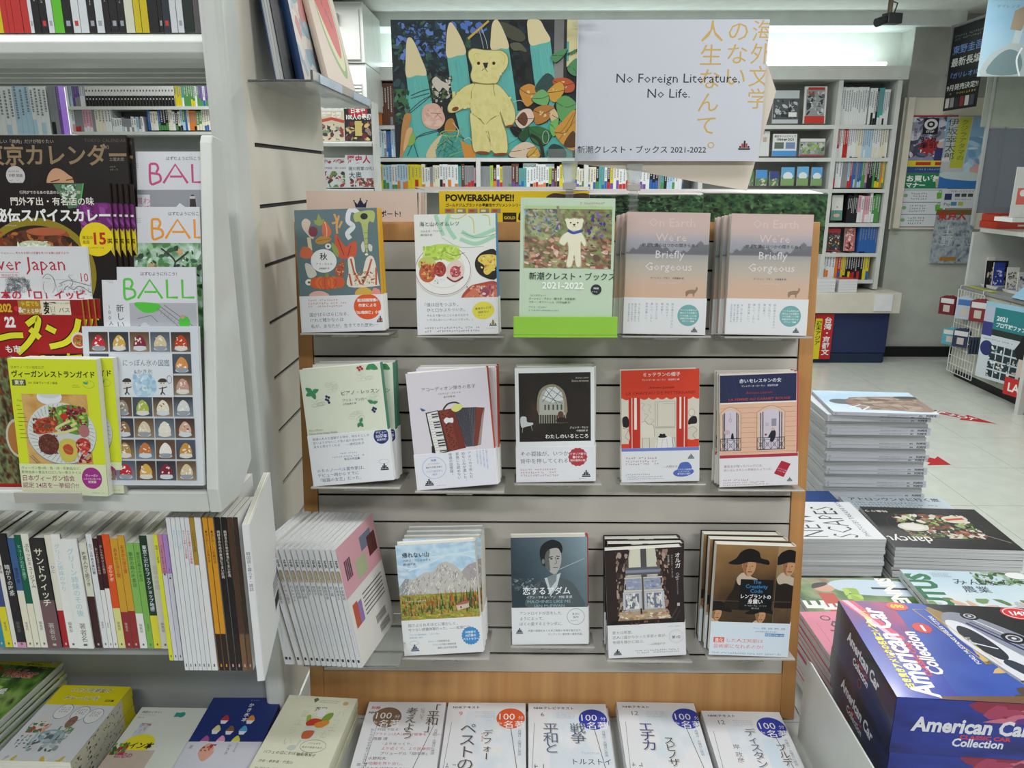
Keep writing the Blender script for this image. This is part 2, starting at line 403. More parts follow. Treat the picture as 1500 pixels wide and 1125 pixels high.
def far_row(xa, xb, pyb, Y, hts, cols, shelf, group, seed=1, wid=(.012, .026), depth=.16, kind='book', marks=True, zoff=0, second=None):
    """a row of upright books between two picture columns of one shelf; each its own object"""
    R = random.Random(seed); x = at(xa, pyb, Y=Y).x; xe = at(xb, pyb, Y=Y).x; z = at((xa+xb)/2, pyb, Y=Y).z+zoff; n = 0
    run, cn = 0, None
    while x < xe-.01:
        if run <= 0: cn = R.choice(cols); run = R.choice((1, 1, 2, 3)); hh = R.uniform(*hts); ww = R.uniform(*wid); ac = R.choice(second or cols)
        run -= 1; t = min(ww, xe-x); h = hh
        c = NAMED[cn]; dark = sum(lin(c)) < .5; m = MB(); g = t*.04
        m.box(0, t-.0008, .002, depth, 0, h, c); m.box(.0005, t-.0012, .004, depth+.001, .002, h-.004, '#d8d6cc')
        if marks:
            ink = '#b9b9b9' if dark else '#7c7f88'; k = h*R.uniform(.18, .4)
            if ac != cn and R.random() < .6: m.box(g, t-.0008-g, .0012, .003, .001, k, NAMED[ac])
            zz = h*R.uniform(.86, .93); e = min(t*.42, .009)
            while zz > k+h*.15:
                q = R.uniform(.5, 1.2)*e
                m.box(t*.5-e/2, t*.5+e/2, .001, .003, zz-q, zz, ink, 0); zz -= q*1.5
        o = m.build(kind, PRINT); o.location = (x, Y, z)
        tag(o, f'{cn} spined {kind}, {ordinal(n)} from the left on {shelf}', kind, group); x += t; n += 1
    return n
def face_out(cv, w, h, px, py, Y, label, cat='book', group=None, t=.012, lean=8, name='book', yaw=0, **k):
    b = make_book(name, w, h, t, cv, hard=False, **k); place(b, px, py, Y=Y, lean=lean, yaw=yaw)
    return tag(b, label, cat, group)
def place(o, px, py, Y=None, Z=None, X=None, D=None, anchor=(0, 0, 0), lean=0, roll=0, yaw=0):
    """put the object's local anchor point at the place that shows at this picture point, at the given depth or height"""
    p = Vector((0, 0, H))+ray(px, py)*D if D else at(px, py, X=X, Y=Y, Z=Z)
    M = Matrix.Rotation(math.radians(yaw), 3, 'Z') @ Matrix.Rotation(-math.radians(lean), 3, 'X') @ Matrix.Rotation(math.radians(roll), 3, 'Y')
    o.rotation_euler = M.to_euler(); o.location = p - M @ Vector(anchor)
    return o
# ================================================================ the slatted display
PA, PB = Vector((0, 1.2576, .648)), Vector((0, 1.3695, 1.473)); PL = (PB-PA).normalized()   # line of the leaning face
PLEAN = math.degrees(math.atan2(PL.y, PL.z)); PN = Vector((0, -PL.z, PL.y))                 # normal towards the viewer
def on_panel(px, py, off=0):
    d = ray(px, py); o = PA+PN*off
    t = (o-Vector((0, 0, H))).dot(PN)/d.dot(PN)
    return Vector((0, 0, H))+d*t
def sp(p): return (p-PA).dot(PL)
disp = empty('slatwall_display', PA, (-math.radians(PLEAN), 0, 0))
tag(disp, 'maple framed display board with greige slats, leaning back behind the novels', 'display stand')
x0, x1 = -.400, .521; zt_, zb_ = sp(on_panel(700, 325)), (.5535-.648)/PL.z
s0, s1 = sp(on_panel(700, 352)), sp(on_panel(700, 984)); bw = .026
MB().box(x0, x0+bw, -.003, .06, zb_, zt_).build('side_board', WOOD, disp, .0012)
MB().box(x1-bw, x1, -.003, .06, zb_, zt_).build('side_board', WOOD, disp, .0012)
WOODH = streaks('maple_veneer_across', '#a87848', '#cb9c63', (30, 30, 1.5), .4, pos=(.3, .75))
MB().box(x0+bw, x1-bw, 0, .04, s0, zt_).build('header_board', WOOD, disp)
MB().box(x0+bw, x1-bw, 0, .04, zb_, s1).build('base_board', WOODH, disp)
MB().box(x0+bw, x1-bw, .014, .03, s1, s0).build('backing', DARK, disp)
g = [352, 397, 439.5, 481, 522, 565, 606, 647, 687, 725, 766, 804, 841, 880, 919, 956, 984]
gs = [sp(on_panel(700, y)) for y in g]; gs = [gs[0]+(gs[-2]-gs[0])*i/15 for i in range(16)]+[s1]
for a, b in zip(gs[:-1], gs[1:]):
    prof = [(0, b+.001), (0, a-.0032), (.0035, a-.0028), (.004, a-.0075), (.013, a-.0075), (.013, b+.001)]
    m = MB(); m.prism(prof, x0+bw+.001, x1-bw-.001, 'x')
    m.build('slat', SLAT, disp)
# acrylic trays under each pile
def _unused_tray(px, py, off, w, label):
    o = empty('acrylic_book_holder', on_panel(px, py+1, off)); o.rotation_euler = (-math.radians(PLEAN), 0, 0)
    tag(o, label, 'book holder', 'clear book holders on the slats')
    MB().box(-w/2, w/2, -.008, off+.002, -.0035, -.0008).build('tray', ACRYLG, o, .0006)
    MB().box(-w/2, w/2, off-.004, off-.0015, -.022, .0).build('back_plate', ACRYLG, o)
    MB().box(-.02, .02, off-.0015, off+.012, -.010, -.004).build('hook', ACRYLG, o)

def crop(c):      # (x0,y0) of a 400x300 crop shown 3.75x; only documents where cover units come from
    return c
BK_W, BK_H = .136, .200
INK, GREY, NAVYC, REDC = '#25252a', '#5a5d66', '#232c55', '#b8322a'
def cover(src, bg='#dcdbd6', seed=1, w=BK_W, h=BK_H): return Canvas(w, h, src, bg, seed=seed)
def band(src, full, bg='#dcdde0', seed=2, w=BK_W, h=BK_H):
    bh = h*(full[3]-src[1])/(full[3]-full[1])
    c = Canvas(w+.0004, bh, (full[0], src[1], full[2], full[3]), bg, seed=seed, base=3.2e-4); return c, bh

# ---- novel with gourds and leaves on teal
def c_autumn():
    S = (75, 85, 520, 740); c = cover(S, '#5d7276', 3)
    c.blob([(112, 150), (135, 130), (160, 150), (150, 185), (175, 205), (165, 240), (120, 190)], '#c9b7a6'); c.ell(170, 200, 25, 28, '#7a3844')
    c.poly([(205, 105), (222, 140), (235, 135), (225, 165), (205, 172), (182, 160), (178, 138), (192, 142)], '#8c9a55')
    c.blob([(232, 145), (262, 180), (268, 215), (240, 235), (218, 205)], '#c9694a'); c.curve([(236, 150), (245, 190), (242, 230)], 3, '#e2c5a8')
    c.blob([(178, 250), (215, 225), (268, 240), (240, 262), (200, 268)], '#b98a42'); c.curve([(185, 252), (225, 246), (262, 242)], 2.5, '#6a4a28')
    c.line([(145, 230), (150, 300)], 20, '#d3c4a4'); c.blob([(90, 320), (110, 280), (150, 290), (165, 335), (110, 340)], '#c96a44')
    for p in ([(290, 110), (300, 150), (275, 160)], [(315, 120), (300, 170), (300, 215)], [(330, 150), (310, 185)]): c.curve(p, 11, '#cf9a56')
    c.blob([(290, 215), (315, 250), (345, 285), (370, 265), (400, 262), (388, 340), (300, 340), (285, 270)], '#c8573a'); c.curve([(300, 240), (330, 330)], 4, '#7c2f28'); c.curve([(370, 280), (350, 335)], 4, '#7c2f28')
    c.curve([(368, 245), (355, 215), (388, 180), (362, 150), (372, 100), (400, 95), (430, 120), (470, 130)], 26, '#d3d5d8')
    c.blob([(400, 110), (500, 100), (500, 160), (470, 165), (458, 320), (448, 300), (432, 165), (400, 155)], '#a9b46c'); c.ell(450, 128, 20, 17, '#23282a')
    for y in (215, 245, 275, 300): c.line([(445, y), (468, y)], 3, '#5d7276')
    c.ell(452, 330, 9, 6, '#dedcd0'); c.blob([(425, 280), (440, 260), (445, 310), (430, 315)], '#c9c8c0'); c.blob([(465, 275), (485, 285), (480, 315), (465, 305)], '#c9c8c0')
    c.ell(247, 280, 17, 15, '#d9d6cc'); c.ell(247, 280, 6, c='#3a3a3a'); c.blob([(270, 260), (300, 300), (295, 340), (268, 300)], '#8c9a55')
    c.blob([(115, 370), (150, 380), (175, 430), (130, 445)], '#c9c6bb'); c.ell(130, 470, 20, 17, '#ddd9ce'); c.ell(130, 470, 6, c='#3a3a3a')
    c.blob([(300, 375), (330, 355), (320, 440), (285, 440), (272, 410)], '#a3553a'); c.dabs(280, 370, 325, 440, 26, ['#dcb28c', '#7c3a2c'], 3, 6)
    for dx in (-62, -33, 0, 33, 62): c.ell(231+dx, 475, 33, 38-abs(dx)*.12, '#d36a3a' if dx % 2 else '#c65a33')
    for dx in (-48, -17, 17, 48): c.curve([(231+dx*.3, 440), (231+dx, 470), (231+dx*.6, 510)], 2.5, '#9a3f26')
    c.blob([(222, 425), (240, 425), (236, 445), (224, 445)], '#7f8a4a')
    c.blob([(350, 350), (382, 345), (390, 420), (420, 440), (450, 350), (490, 350), (510, 480), (500, 500), (345, 500), (350, 420)], '#d8d2c4')
    for p in ([(365, 350), (378, 420), (412, 490)], [(478, 355), (452, 430), (418, 492)], [(352, 430), (362, 495)], [(500, 400), (495, 495)]): c.line(p, 10, '#b5573a')
    c.dabs(370, 420, 490, 495, 60, ['#c07048', '#8f9c58', '#7c3a3c', '#d8a25a'], 4, 9)
    c.ell(425, 545, 50, 40, '#c9a44a'); c.blob([(130, 545), (150, 522), (200, 520), (235, 545)], '#d8a99c'); c.blob([(470, 545), (480, 512), (510, 520), (515, 545)], '#d98a7c')
    c.ell(218, 358, 70, 63, '#dfdfdf', n=36); c.text('秋', 218, 350, 42, INK, 'c', .012); c.text('アリ・スミス', 218, 380, 15, INK, 'c'); c.text('木原善彦 訳', 218, 402, 11, INK, 'c', .01)
    b, bh = band((75, 545), S, '#d6d7da'); b.micro(118, 560, 345, 610, 3, '#c0625a', fill=.75)
    b.text('国がばらばらになる。', 122, 655, 23, '#4d5563'); b.text('けれど確かなのは', 124, 685, 23, '#4d5563'); b.text('私が、あなたが、生きてきた歴史。', 127, 718, 22.5, '#4d5563')
    b.ell(441, 610, 74, 70, '#d5562a', n=40); b.rect(388, 567, 488, 583, '#dcd8d4'); b.text('両方になる', 438, 581, 16, '#d5562a', 'c', .01); b.text('の', 494, 582, 15, '#eee', 'c'); b.text('作家による', 441, 610, 20, '#f0e8e4', 'c', .02)
    b.text('「EU離脱後」小説', 441, 648, 18.5, '#f0e8e4', 'c', .02, rot=0); b.logo(508, 690, 21); b.micro(455, 706, 515, 714, 1, GREY)
    return dict(cv=c, band=b, band_h=bh, spine_c='#d9a52c', cover='#5d7276')
def c_omelette():
    S = (712, 82, 1157, 750); c = cover(S, '#dcdcd9', 4)
    c.poly([(830, 82), (1157, 82), (1157, 150), (1060, 255), (980, 235), (860, 200)], '#cfdcd0')
    for p in ([(830, 85), (850, 150), (870, 200)], [(905, 82), (890, 140), (935, 220)], [(970, 180), (1040, 210), (1155, 170)], [(960, 220), (1050, 248), (1155, 205)]): c.curve(p, 22, '#9fcab0')
    for p in ([(1010, 95), (1035, 120), (1038, 190)], [(1085, 90), (1120, 100), (1125, 150)], [(905, 100), (950, 110), (1000, 84)]): c.curve(p, 5, '#c9b86a')
    c.curve([(975, 185), (1060, 215), (1157, 195)], 3, '#7c9a88'); c.curve([(860, 210), (960, 265), (1090, 262)], 2.5, '#8fa89a')
    c.ell(862, 395, 160, 146, '#c9c6c4', n=48); c.ell(862, 388, 158, 143, '#e2e1df', n=48); c.ring(862, 390, 152, 137, 3, '#8c5a5a', 48); c.ring(862, 385, 118, 104, 1.6, '#b9a8a6', 40)
    c.blob([(750, 320), (790, 260), (860, 245), (940, 262), (960, 320), (900, 345), (860, 325), (800, 330)], '#b5cf5a'); c.dabs(755, 255, 955, 335, 60, ['#a2c24a', '#c7db78', '#8fb03e'], 8, 17)
    c.ell(775, 355, 50, 42, '#b9c266'); c.ell(775, 405, 46, 52, '#b9603c'); c.dabs(735, 340, 815, 440, 40, ['#cf8a4a', '#a24434', '#d2a65a', '#8f3a32'], 6, 14)
    c.ell(845, 385, 34, 42, '#9c3a34'); c.dabs(820, 350, 868, 420, 22, ['#b9544a', '#7f2b2c', '#cf8a6a'], 5, 11)
    c.blob([(880, 390), (900, 350), (945, 335), (975, 370), (970, 430), (930, 455), (890, 440)], '#d9c4bc'); c.ell(930, 400, 30, 32, '#b04a58'); c.dabs(905, 370, 960, 430, 30, ['#d98a8c', '#8c2c3c', '#e3c2b2'], 4, 8); c.curve([(882, 430), (925, 455), (972, 430)], 9, '#7a3a30')
    c.curve([(880, 290), (930, 310), (985, 295)], 2.5, '#5f7a44'); c.dabs(810, 440, 870, 465, 10, ['#8aa08a', '#c9cfc4'], 3, 7)
    c.blob([(1157, 290), (1090, 290), (1045, 330), (1042, 385), (1080, 430), (1157, 440)], '#22201f'); c.blob([(1157, 315), (1080, 310), (1055, 340), (1090, 370), (1085, 405), (1110, 420), (1157, 370)], '#d5bf58'); c.dabs(1070, 310, 1157, 400, 22, ['#c96a3c', '#e0cf7a', '#c9a23a'], 5, 11)
    c.blob([(965, 560), (1000, 490), (1060, 468), (1157, 462), (1157, 560)], '#a8483a'); c.blob([(975, 560), (1020, 500), (1070, 490), (1157, 480), (1157, 560)], '#c9705a'); c.ell(1085, 515, 32, 26, '#8c4a5c'); c.ell(1125, 490, 25, 20, '#a8586a'); c.dabs(990, 480, 1157, 548, 50, ['#d99a7c', '#8f3f4c', '#cf7a5a', '#e0c0b4'], 5, 13)
    c.text('海と山のオムレツ', 740, 145, 27.5, '#3c4148'); c.text('カルミネ・アバーテ', 745, 179, 13.5, GREY); c.text('関口英子 訳', 745, 199, 12, GREY)
    b, bh = band((712, 546), S); k = '#4d5563'
    b.text('「僕は目をつぶり、', 740, 592, 24, k); b.text('ひと口かぶりついた。', 764, 622, 23, k); b.text('それまで食べたことのあるなかで', 764, 650, 15.5, k); b.text('いちばんおいしいオムレツだった。」', 764, 674, 15.5, k)
    b.ell(1078, 620, 61, 50, '#dbd04c', n=32, rot=-8); b.text('美味なしには', 1078, 612, 15, '#55503a', 'c', .01, rot=-6); b.text('読めない', 1080, 634, 15, '#55503a', 'c', .01, rot=-6); b.micro(1045, 642, 1112, 652, 1, '#77704a')
    b.micro(750, 705, 1075, 742, 2, GREY, ragged=.05); b.logo(1130, 700, 20, c2='#c9b83c'); b.micro(1090, 717, 1150, 724, 1, GREY)
    return dict(cv=c, band=b, band_h=bh, spine_c='#4f92c4', cover='#dcdcd9')
def bear_small(c, x, y, s, body='#dcdcb4', sh='#b9b98c', scarf=None):
    P = lambda pts: [(x+a*s, y+b*s) for a, b in pts]
    c.blob(P([(-46, 0), (-52, -14), (-40, -24), (-24, -20), (0, -24), (26, -20), (40, -24), (52, -10), (46, 6), (44, 26), (26, 46), (-18, 48), (-38, 30)]), sh)
    c.blob(P([(-44, 2), (-49, -12), (-40, -20), (-24, -17), (0, -21), (26, -17), (40, -20), (48, -9), (43, 6), (40, 26), (24, 43), (-16, 44), (-36, 28)]), body)
    c.blob(P([(-20, 44), (20, 44), (48, 62), (70, 110), (58, 132), (40, 110), (38, 160), (44, 235), (14, 238), (2, 180), (-8, 238), (-40, 236), (-30, 160), (-38, 112), (-52, 128), (-84, 108), (-62, 66)]), sh)
    c.blob(P([(-18, 46), (18, 46), (44, 64), (64, 110), (54, 126), (36, 100), (36, 160), (38, 230), (16, 232), (3, 172), (-10, 232), (-36, 230), (-27, 160), (-34, 104), (-52, 122), (-78, 106), (-58, 68)]), body)
    for a in (-20, 18): c.ell(x+a*s, y+2*s, 4.5*s, c='#4a2c1e')
    c.poly(P([(-9, 8), (7, 8), (3, 17), (-4, 17)]), '#26221f'); c.line(P([(-8, 26), (-1, 18), (7, 26)]), 2.2*s, '#3a322c')
    if scarf: c.curve(P([(-34, 42), (-4, 56), (40, 44)]), 15*s, scarf)
def c_leaflet():
    S = (1275, 30, 1800, 800); c = cover(S, '#b9cdb4', 5, .148, .213)
    c.noise(1293, 75, 1785, 425, ['#4f5a44', '#8a9a5c', '#6b4f48', '#a8b47c', '#5a4a68'], 7, 4, 40, 30)
    c.dabs(1293, 90, 1500, 250, 90, ['#6a4f92', '#8f9ac0', '#4f7a68', '#b5a890', '#7f9a5c'], 6, 15); c.dabs(1600, 100, 1785, 260, 60, ['#4a2f7c', '#5f7a44', '#3f5a34', '#7c5a9c'], 7, 17)
    c.dabs(1293, 250, 1785, 425, 170, ['#c9a08c', '#a8745c', '#d9bfae', '#8c5a48', '#b98a78', '#6a4a40'], 9, 24, 10); c.rect(1293, 75, 1785, 92, '#a9c48a')
    c.line([(1480, 75), (1492, 150)], 14, '#8c8468'); bear_small(c, 1575, 165, 1.05, '#dfdcc2', '#a8a888', '#3c4f9a')
    c.line([(1297, 30), (1297, 650)], 1.5, '#d4ddd0'); c.micro(1600, 48, 1760, 66, 1, '#b88a7a'); c.micro(1660, 68, 1720, 80, 1, '#b88a7a')
    c.text('新潮クレスト・ブックス', 1325, 487, 46, '#2c3a33', 'l', .008, .97); c.text('2021-2022', 1400, 540, 52, '#e8ede6', 'l', .028, 1.05)
    c.ell(1706, 543, 30, c='#2a2f2c', n=28); c.text('FREE', 1706, 541, 14, '#dde', 'c', .02); c.micro(1684, 548, 1728, 562, 1, '#cdd')
    for i, (t, y, s) in enumerate((('［インタビュー］', 585, 13), ('オーシャン・ヴオン（聞き手：木原善彦）', 604, 14.5), ('マギー・オファーレル（小竹由美子）', 624, 14.5), ('アリス・マンロー', 652, 13))): c.text(t, 1326, y, s, '#44554a')
    c.micro(1326, 660, 1560, 672, 1, '#44554a')
    return dict(cv=c, cover='#b9cdb4', spine='L', hard=False)
def c_earth():
    S = (440, 78, 870, 742); c = cover(S, '#c3ada6', 6)
    def sky(U, V):
        t = V; C = ramp(t/.72, ['#bfa9a2', '#c1aaa3', '#b9a7a4', '#9b9aa2', '#8d8f96', '#a8a29a', '#b3a99c', '#bfa997', '#c7a893', '#c9a890'])
        hill = (.29+.03*np.sin(U*9+2)-.06*np.clip((U-.75)*5, 0, 1)*np.clip((.98-U)*9, 0, 1)+.012*np.sin(U*61)); m = ((V > hill) & (V < .345))[..., None]
        return np.where(m, C*.48, C)
    c.grid(440, 78, 870, 742, 70, 130, sky)
    t = '#d2c1bb'; c.text('On Earth', 672, 155, 66, '#ccb8b2', 'c'); c.text('We’re', 672, 233, 62, '#ccb8b2', 'c'); c.text('Briefly', 668, 325, 60, '#c9c6ca', 'c'); c.text('Gorgeous', 664, 392, 62, '#cfcbcb', 'c')
    c.text('地上で僕らはつかの間きらめく', 668, 263, 21.5, '#2c2c34', 'c', .012); c.text('オーシャン・ヴオン　木原善彦 訳', 660, 438, 11.5, '#33333a', 'c', .01); c.text('Ocean Vuong', 660, 465, 18, '#cbbab2', 'c')
    c.blob([(762, 505), (790, 495), (812, 495), (815, 480), (824, 487), (818, 505), (808, 518), (806, 532), (800, 531), (798, 518), (778, 519), (768, 533), (763, 531)], '#8c7460')
    b, bh = band((440, 543), S, '#d5d7d9'); k = '#6a8494'
    for i, (tx, x, y) in enumerate((('読み書きができない', 703, 570), ('母に向けて、', 676, 570), ('僕は書く。', 648, 570), ('生きることは', 620, 570), ('美しい。しかし', 594, 570), ('世界は美しい。', 567, 570))): b.text(tx, x-8, y, 14, k, vert=True, gap=1.12)
    for x, tx in ((528, '母・恋い願う少年の'), (508, '繊細な物語と散文が'), (491, '語り口で世界を魅了'), (474, '米文学の新星の小説')): b.text(tx, x-8, 575, 10.5, k, vert=True, gap=1.1)
    b.ell(780, 637, 57, 59, '#6fa3a4', n=40)
    for i, tx in enumerate(('ベトナム系詩人が', '詩のような言葉で', 'つづる美しい小説', '米国文学の新たな', 'デビュー長編')): b.text(tx, 780, 612+i*15.5, 11, '#dfe6e4', 'c', .008)
    b.logo(815, 724, 17, '#30343c', '#4a5a64')
    return dict(cv=c, band=b, band_h=bh, spine_c='#7faaa2', cover='#bfa9a2', back='#bfa9a2')
def c_piano():
    S = (120, 112, 560, 755); c = cover(S, '#d3d8c6', 7)
    R = c.rs
    for (x, y, r) in ((470, 180, 60), (285, 215, 60), (510, 300, 50), (400, 390, 50), (200, 300, 40)):
        for i in range(9):
            a = R.uniform(0, 6.3); q = R.uniform(.4, 1)*r; c.ring(x+math.cos(a)*q*.7, y+math.sin(a)*q*.5, 16, 9, 1, '#b3b8a6', 12)
    def leaf(x, y, s, a, k='#3f8a5a'):
        u = math.radians(a); pts = [(0, 0), (.4, -.32), (1, 0), (.4, .32)]; c.blob([(x+s*(p*math.cos(u)-q*math.sin(u)), y+s*(p*math.sin(u)+q*math.cos(u))) for p, q in pts], k); c.line([(x, y), (x+s*.9*math.cos(u), y+s*.9*math.sin(u))], 1.2, '#24583a')
    for a in ((175, 240, 44, -140), (175, 240, 40, -20), (175, 240, 40, 70), (178, 240, 42, 160), (520, 118, 46, 150), (500, 118, 52, 30), (500, 325, 34, -150), (495, 325, 30, -10), (415, 425, 30, -60), (415, 425, 30, 120), (415, 425, 30, 60)): leaf(*a)
    for x, y in ((438, 128), (452, 124), (460, 135), (445, 140)): c.ell(x, y, 7, c='#a8323a')
    for x, y in ((250, 268), (262, 274), (246, 284), (256, 290), (260, 302), (498, 352), (508, 358), (500, 372), (492, 362)): c.ell(x, y, 7, c='#2c3358')
    c.text('ピアノ・レッスン', 328, 268, 26, '#3a4348', gap=1, sx=1.03); c.text('アリス・マンロー', 332, 304, 17, '#4a5358'); c.text('小竹由美子 訳', 333, 322, 12, '#4a5358'); c.text('Alice Munro', 130, 452, 16, '#8c9484'); c.text('Dance of the Happy Shades', 130, 470, 14, '#8c9484', bold=.01)
    b, bh = band((120, 476), S, '#dcdee2'); k = '#55607a'
    b.text('普通の人々が直観する時が、何なるとしか', 145, 503, 16.5, k); b.text('言いようがないこの世の巡り合わせを', 145, 524, 16.5, k); b.text('次々と見せてくれる　　—津村記久子', 145, 545, 16.5, k)
    b.ell(522, 508, 42, 44, '#27376e', n=32); b.text('デビュー', 522, 494, 15, '#dde', 'c', .02); b.text('50周年', 522, 517, 21, '#dde', 'c', .02); b.text('記念刊行', 522, 533, 13, '#dde', 'c', .02)
    b.micro(285, 580, 420, 593, 1, k); b.micro(240, 597, 470, 610, 1, k); b.text('珠玉の作品集', 305, 625, 14.5, k, bold=.012); 
    for i, tx in enumerate(('のちのノーベル賞作家は、', 'デビュー時からすでに', '「短篇の女王」だった。')): b.text(tx, 148, 682+i*27, 23, '#4a5f85')
    b.logo(520, 690, 23, c2='#2a3148'); b.ring(520, 650, 27, 12, 1, k)
    return dict(cv=c, band=b, band_h=bh, spine_c='#4f8a74', cover='#d3d8c6')
def c_accordion():
    S = (690, 118, 1125, 780); c = cover(S, '#cfcad2', 8)
    c.text('アコーディオン弾きの息子', 910, 225, 24.5, '#33333a', 'c'); c.text('ベルナルド・アチャガ', 912, 250, 12.5, '#44444c', 'c', .008); c.text('金子奈美 訳', 912, 269, 12, '#44444c', 'c', .01)
    c.curve([(872, 335), (900, 305), (945, 300), (975, 325)], 9, '#33353c'); c.blob([(750, 315), (765, 322), (778, 330), (762, 335), (754, 328)], '#3f5590')
    c.poly([(775, 345), (845, 335), (880, 575), (800, 590)], '#2b2a2c'); c.poly([(782, 350), (840, 340), (872, 570), (808, 580)], '#d9d8d6')
    for i in range(15):
        y = 352+i*15; c.line([(786+i*1.6, y), (838+i*2.2, y-4)], 1.4, '#6a6a70', up=False)
        if i % 7 not in (2, 6): c.poly([(806+i*1.8, y+2), (840+i*2.2, y), (841+i*2.2, y+7), (807+i*1.8, y+9)], '#1c1b1e', up=(i == 0))
    c.poly([(845, 338), (935, 330), (975, 560), (880, 575)], '#6a2f26'); c.poly([(852, 345), (900, 342), (935, 562), (886, 570)], '#7c3a2c')
    c.k += 1
    for i in range(40): c.rs.random(); x = 862+c.rs.uniform(0, 36)+(i/40)*32; y = 355+i*5; c.ell(x, y, 6, 2.5, '#37191a', c.rs.uniform(-60, 60), 6, up=False)
    c.poly([(930, 330), (1050, 335), (1020, 555), (975, 555)], '#3b3a44')
    for i in range(11): c.line([(940+i*10, 338), (979+i*4.2, 553)], 1.4, '#8c8a94', up=False)
    c.poly([(1048, 335), (1095, 342), (1055, 550), (1018, 556)], '#74382c'); c.poly([(1078, 380), (1092, 345), (1058, 545), (1040, 552)], '#9a8a86')
    c.blob([(915, 335), (935, 312), (965, 310), (980, 325), (960, 345), (935, 352)], '#cfd27a'); c.blob([(870, 395), (885, 380), (900, 385), (920, 385), (918, 412), (895, 408), (880, 415)], '#dcdce0'); c.poly([(790, 535), (805, 535), (808, 575), (788, 575)], '#26262a')
    b, bh = band((690, 578), S, '#d8dae2'); k = '#3f4656'
    for i, (tx, x, y) in enumerate((('アメリカで死んだ', 995, 575), ('幼なじみが遺した、', 962, 575), ('家族にも読めない', 930, 575), ('母語の回想録。', 892, 575))): b.text(tx, x-6, y+6, 19.5, k, vert=True)
    for i in range(4): b.text('記憶の中の故郷の言葉で'[i:], 1082-i*17, 578, 10.5, '#7f9ac4', vert=True)
    b.ring(793, 660, 64, 62, 2.5, '#8aa8cc', 32); b.text('推薦', 793, 622, 15, '#6a8abc', 'c', .01); b.text('ビートルズの', 793, 640, 11, k, 'c'); b.text('翻訳文学賞 受賞の', 793, 660, 11, k, 'c'); b.text('バスク語文学の', 793, 684, 13, '#6a8abc', 'c'); b.text('傑作', 793, 703, 14, '#6a8abc', 'c')
    b.logo(758, 752, 24, c2='#262a30'); b.micro(795, 760, 870, 768, 1, GREY)
    return dict(cv=c, band=b, band_h=bh, spine_c='#c8583a', cover='#cfcad2')
def c_whereabouts():
    S = (1262, 98, 1780, 733)   # columns 1500.. continue the second crop
    c = cover((0, 0, 436, 640), '#d9dee0', 9)
    c.grid(20, 28, 416, 412, 50, 50, lambda U, V: ramp(np.clip(.16+.2*vnoise(U, V, 5, 3)+.10*np.exp(-((U-.25)**2/.02))*np.exp(-((V-.6)**2/.1)), 0, 1), ['#0b0a0a', '#2a2420', '#6a4a34', '#a8906c']))
    arch = [(126, 255), (122, 170), (140, 120), (178, 95), (225, 95), (268, 130), (284, 190), (280, 265)]
    c.blob(arch[:1]+arch[1:]+[(200, 262)], '#8c836f', 3); c.poly([(132, 250), (134, 170), (150, 130), (182, 106), (222, 106), (258, 136), (270, 190), (268, 250)], '#a7aba2')
    c.poly([(148, 170), (182, 108), (222, 106), (256, 140), (266, 180), (200, 195)], '#cdd3d4')
    for p in ([(150, 150), (262, 200)], [(168, 118), (230, 200)], [(215, 106), (150, 190)], [(250, 130), (190, 198)], [(180, 108), (268, 170)]): c.line(p, 3, '#5c5f5c', up=False)
    for x in (160, 180, 205, 228, 250): c.rect(x, 205, x+9, 235, '#4a4a48', up=False)
    c.rect(128, 250, 275, 262, '#a8a89c'); c.k += 1
    for x in range(130, 275, 13): c.rect(x, 262, x+6, 310, '#8f8d80', up=False)
    c.ell(250, 262, 16, 20, '#5c3a28'); c.blob([(225, 300), (240, 278), (275, 280), (285, 310)], '#2a1f1c'); c.rect(228, 305, 290, 309, '#4a4038')
    c.blob([(28, 275), (58, 272), (64, 300), (95, 305), (92, 318), (62, 325), (32, 330)], '#c3c9cc'); c.line([(40, 325), (36, 360)], 2, '#aaa'); c.line([(85, 318), (92, 350)], 2, '#aaa')
    c.text('Jhumpa Lahiri', 405, 62, 13, '#b9b4a8', 'r'); c.text('Dove mi trovo', 405, 80, 15.5, '#b9b4a8', 'r', .01)
    c.text('ジュンパ・ラヒリ', 400, 340, 13, '#d9d9d9', 'r', .015); c.text('中嶋浩郎 訳', 400, 358, 12, '#d9d9d9', 'r', .01); c.text('わたしのいるところ', 402, 394, 27, '#e8e8e8', 'r', .014)
    b = Canvas(BK_W+.0004, BK_H*198/640, (0, 442, 436, 640), '#dadbe0', base=3.2e-4); b.text('その孤独が、いつか', 22, 492, 30, '#4c5260'); b.text('背中を押してくれる。', 22, 533, 30, '#4c5260')
    b.micro(22, 562, 255, 612, 3, '#a86a74', fill=.8, ragged=.1); b.burst(342, 502, 54, '#a83a44', 14, .08); b.text('イタリア語で', 342, 490, 15, '#e8d8d8', 'c', .02); b.text('書かれた', 342, 508, 15, '#e8d8d8', 'c', .02); b.text('初の長編小説', 342, 526, 14, '#e8d8d8', 'c', .02)
    b.logo(388, 608, 24, c2='#30343c'); b.micro(345, 620, 415, 630, 1, GREY)
    return dict(cv=c, band=b, band_h=BK_H*198/640, spine_c='#c9c9c0', cover='#d9dee0', back='#b9bcae')
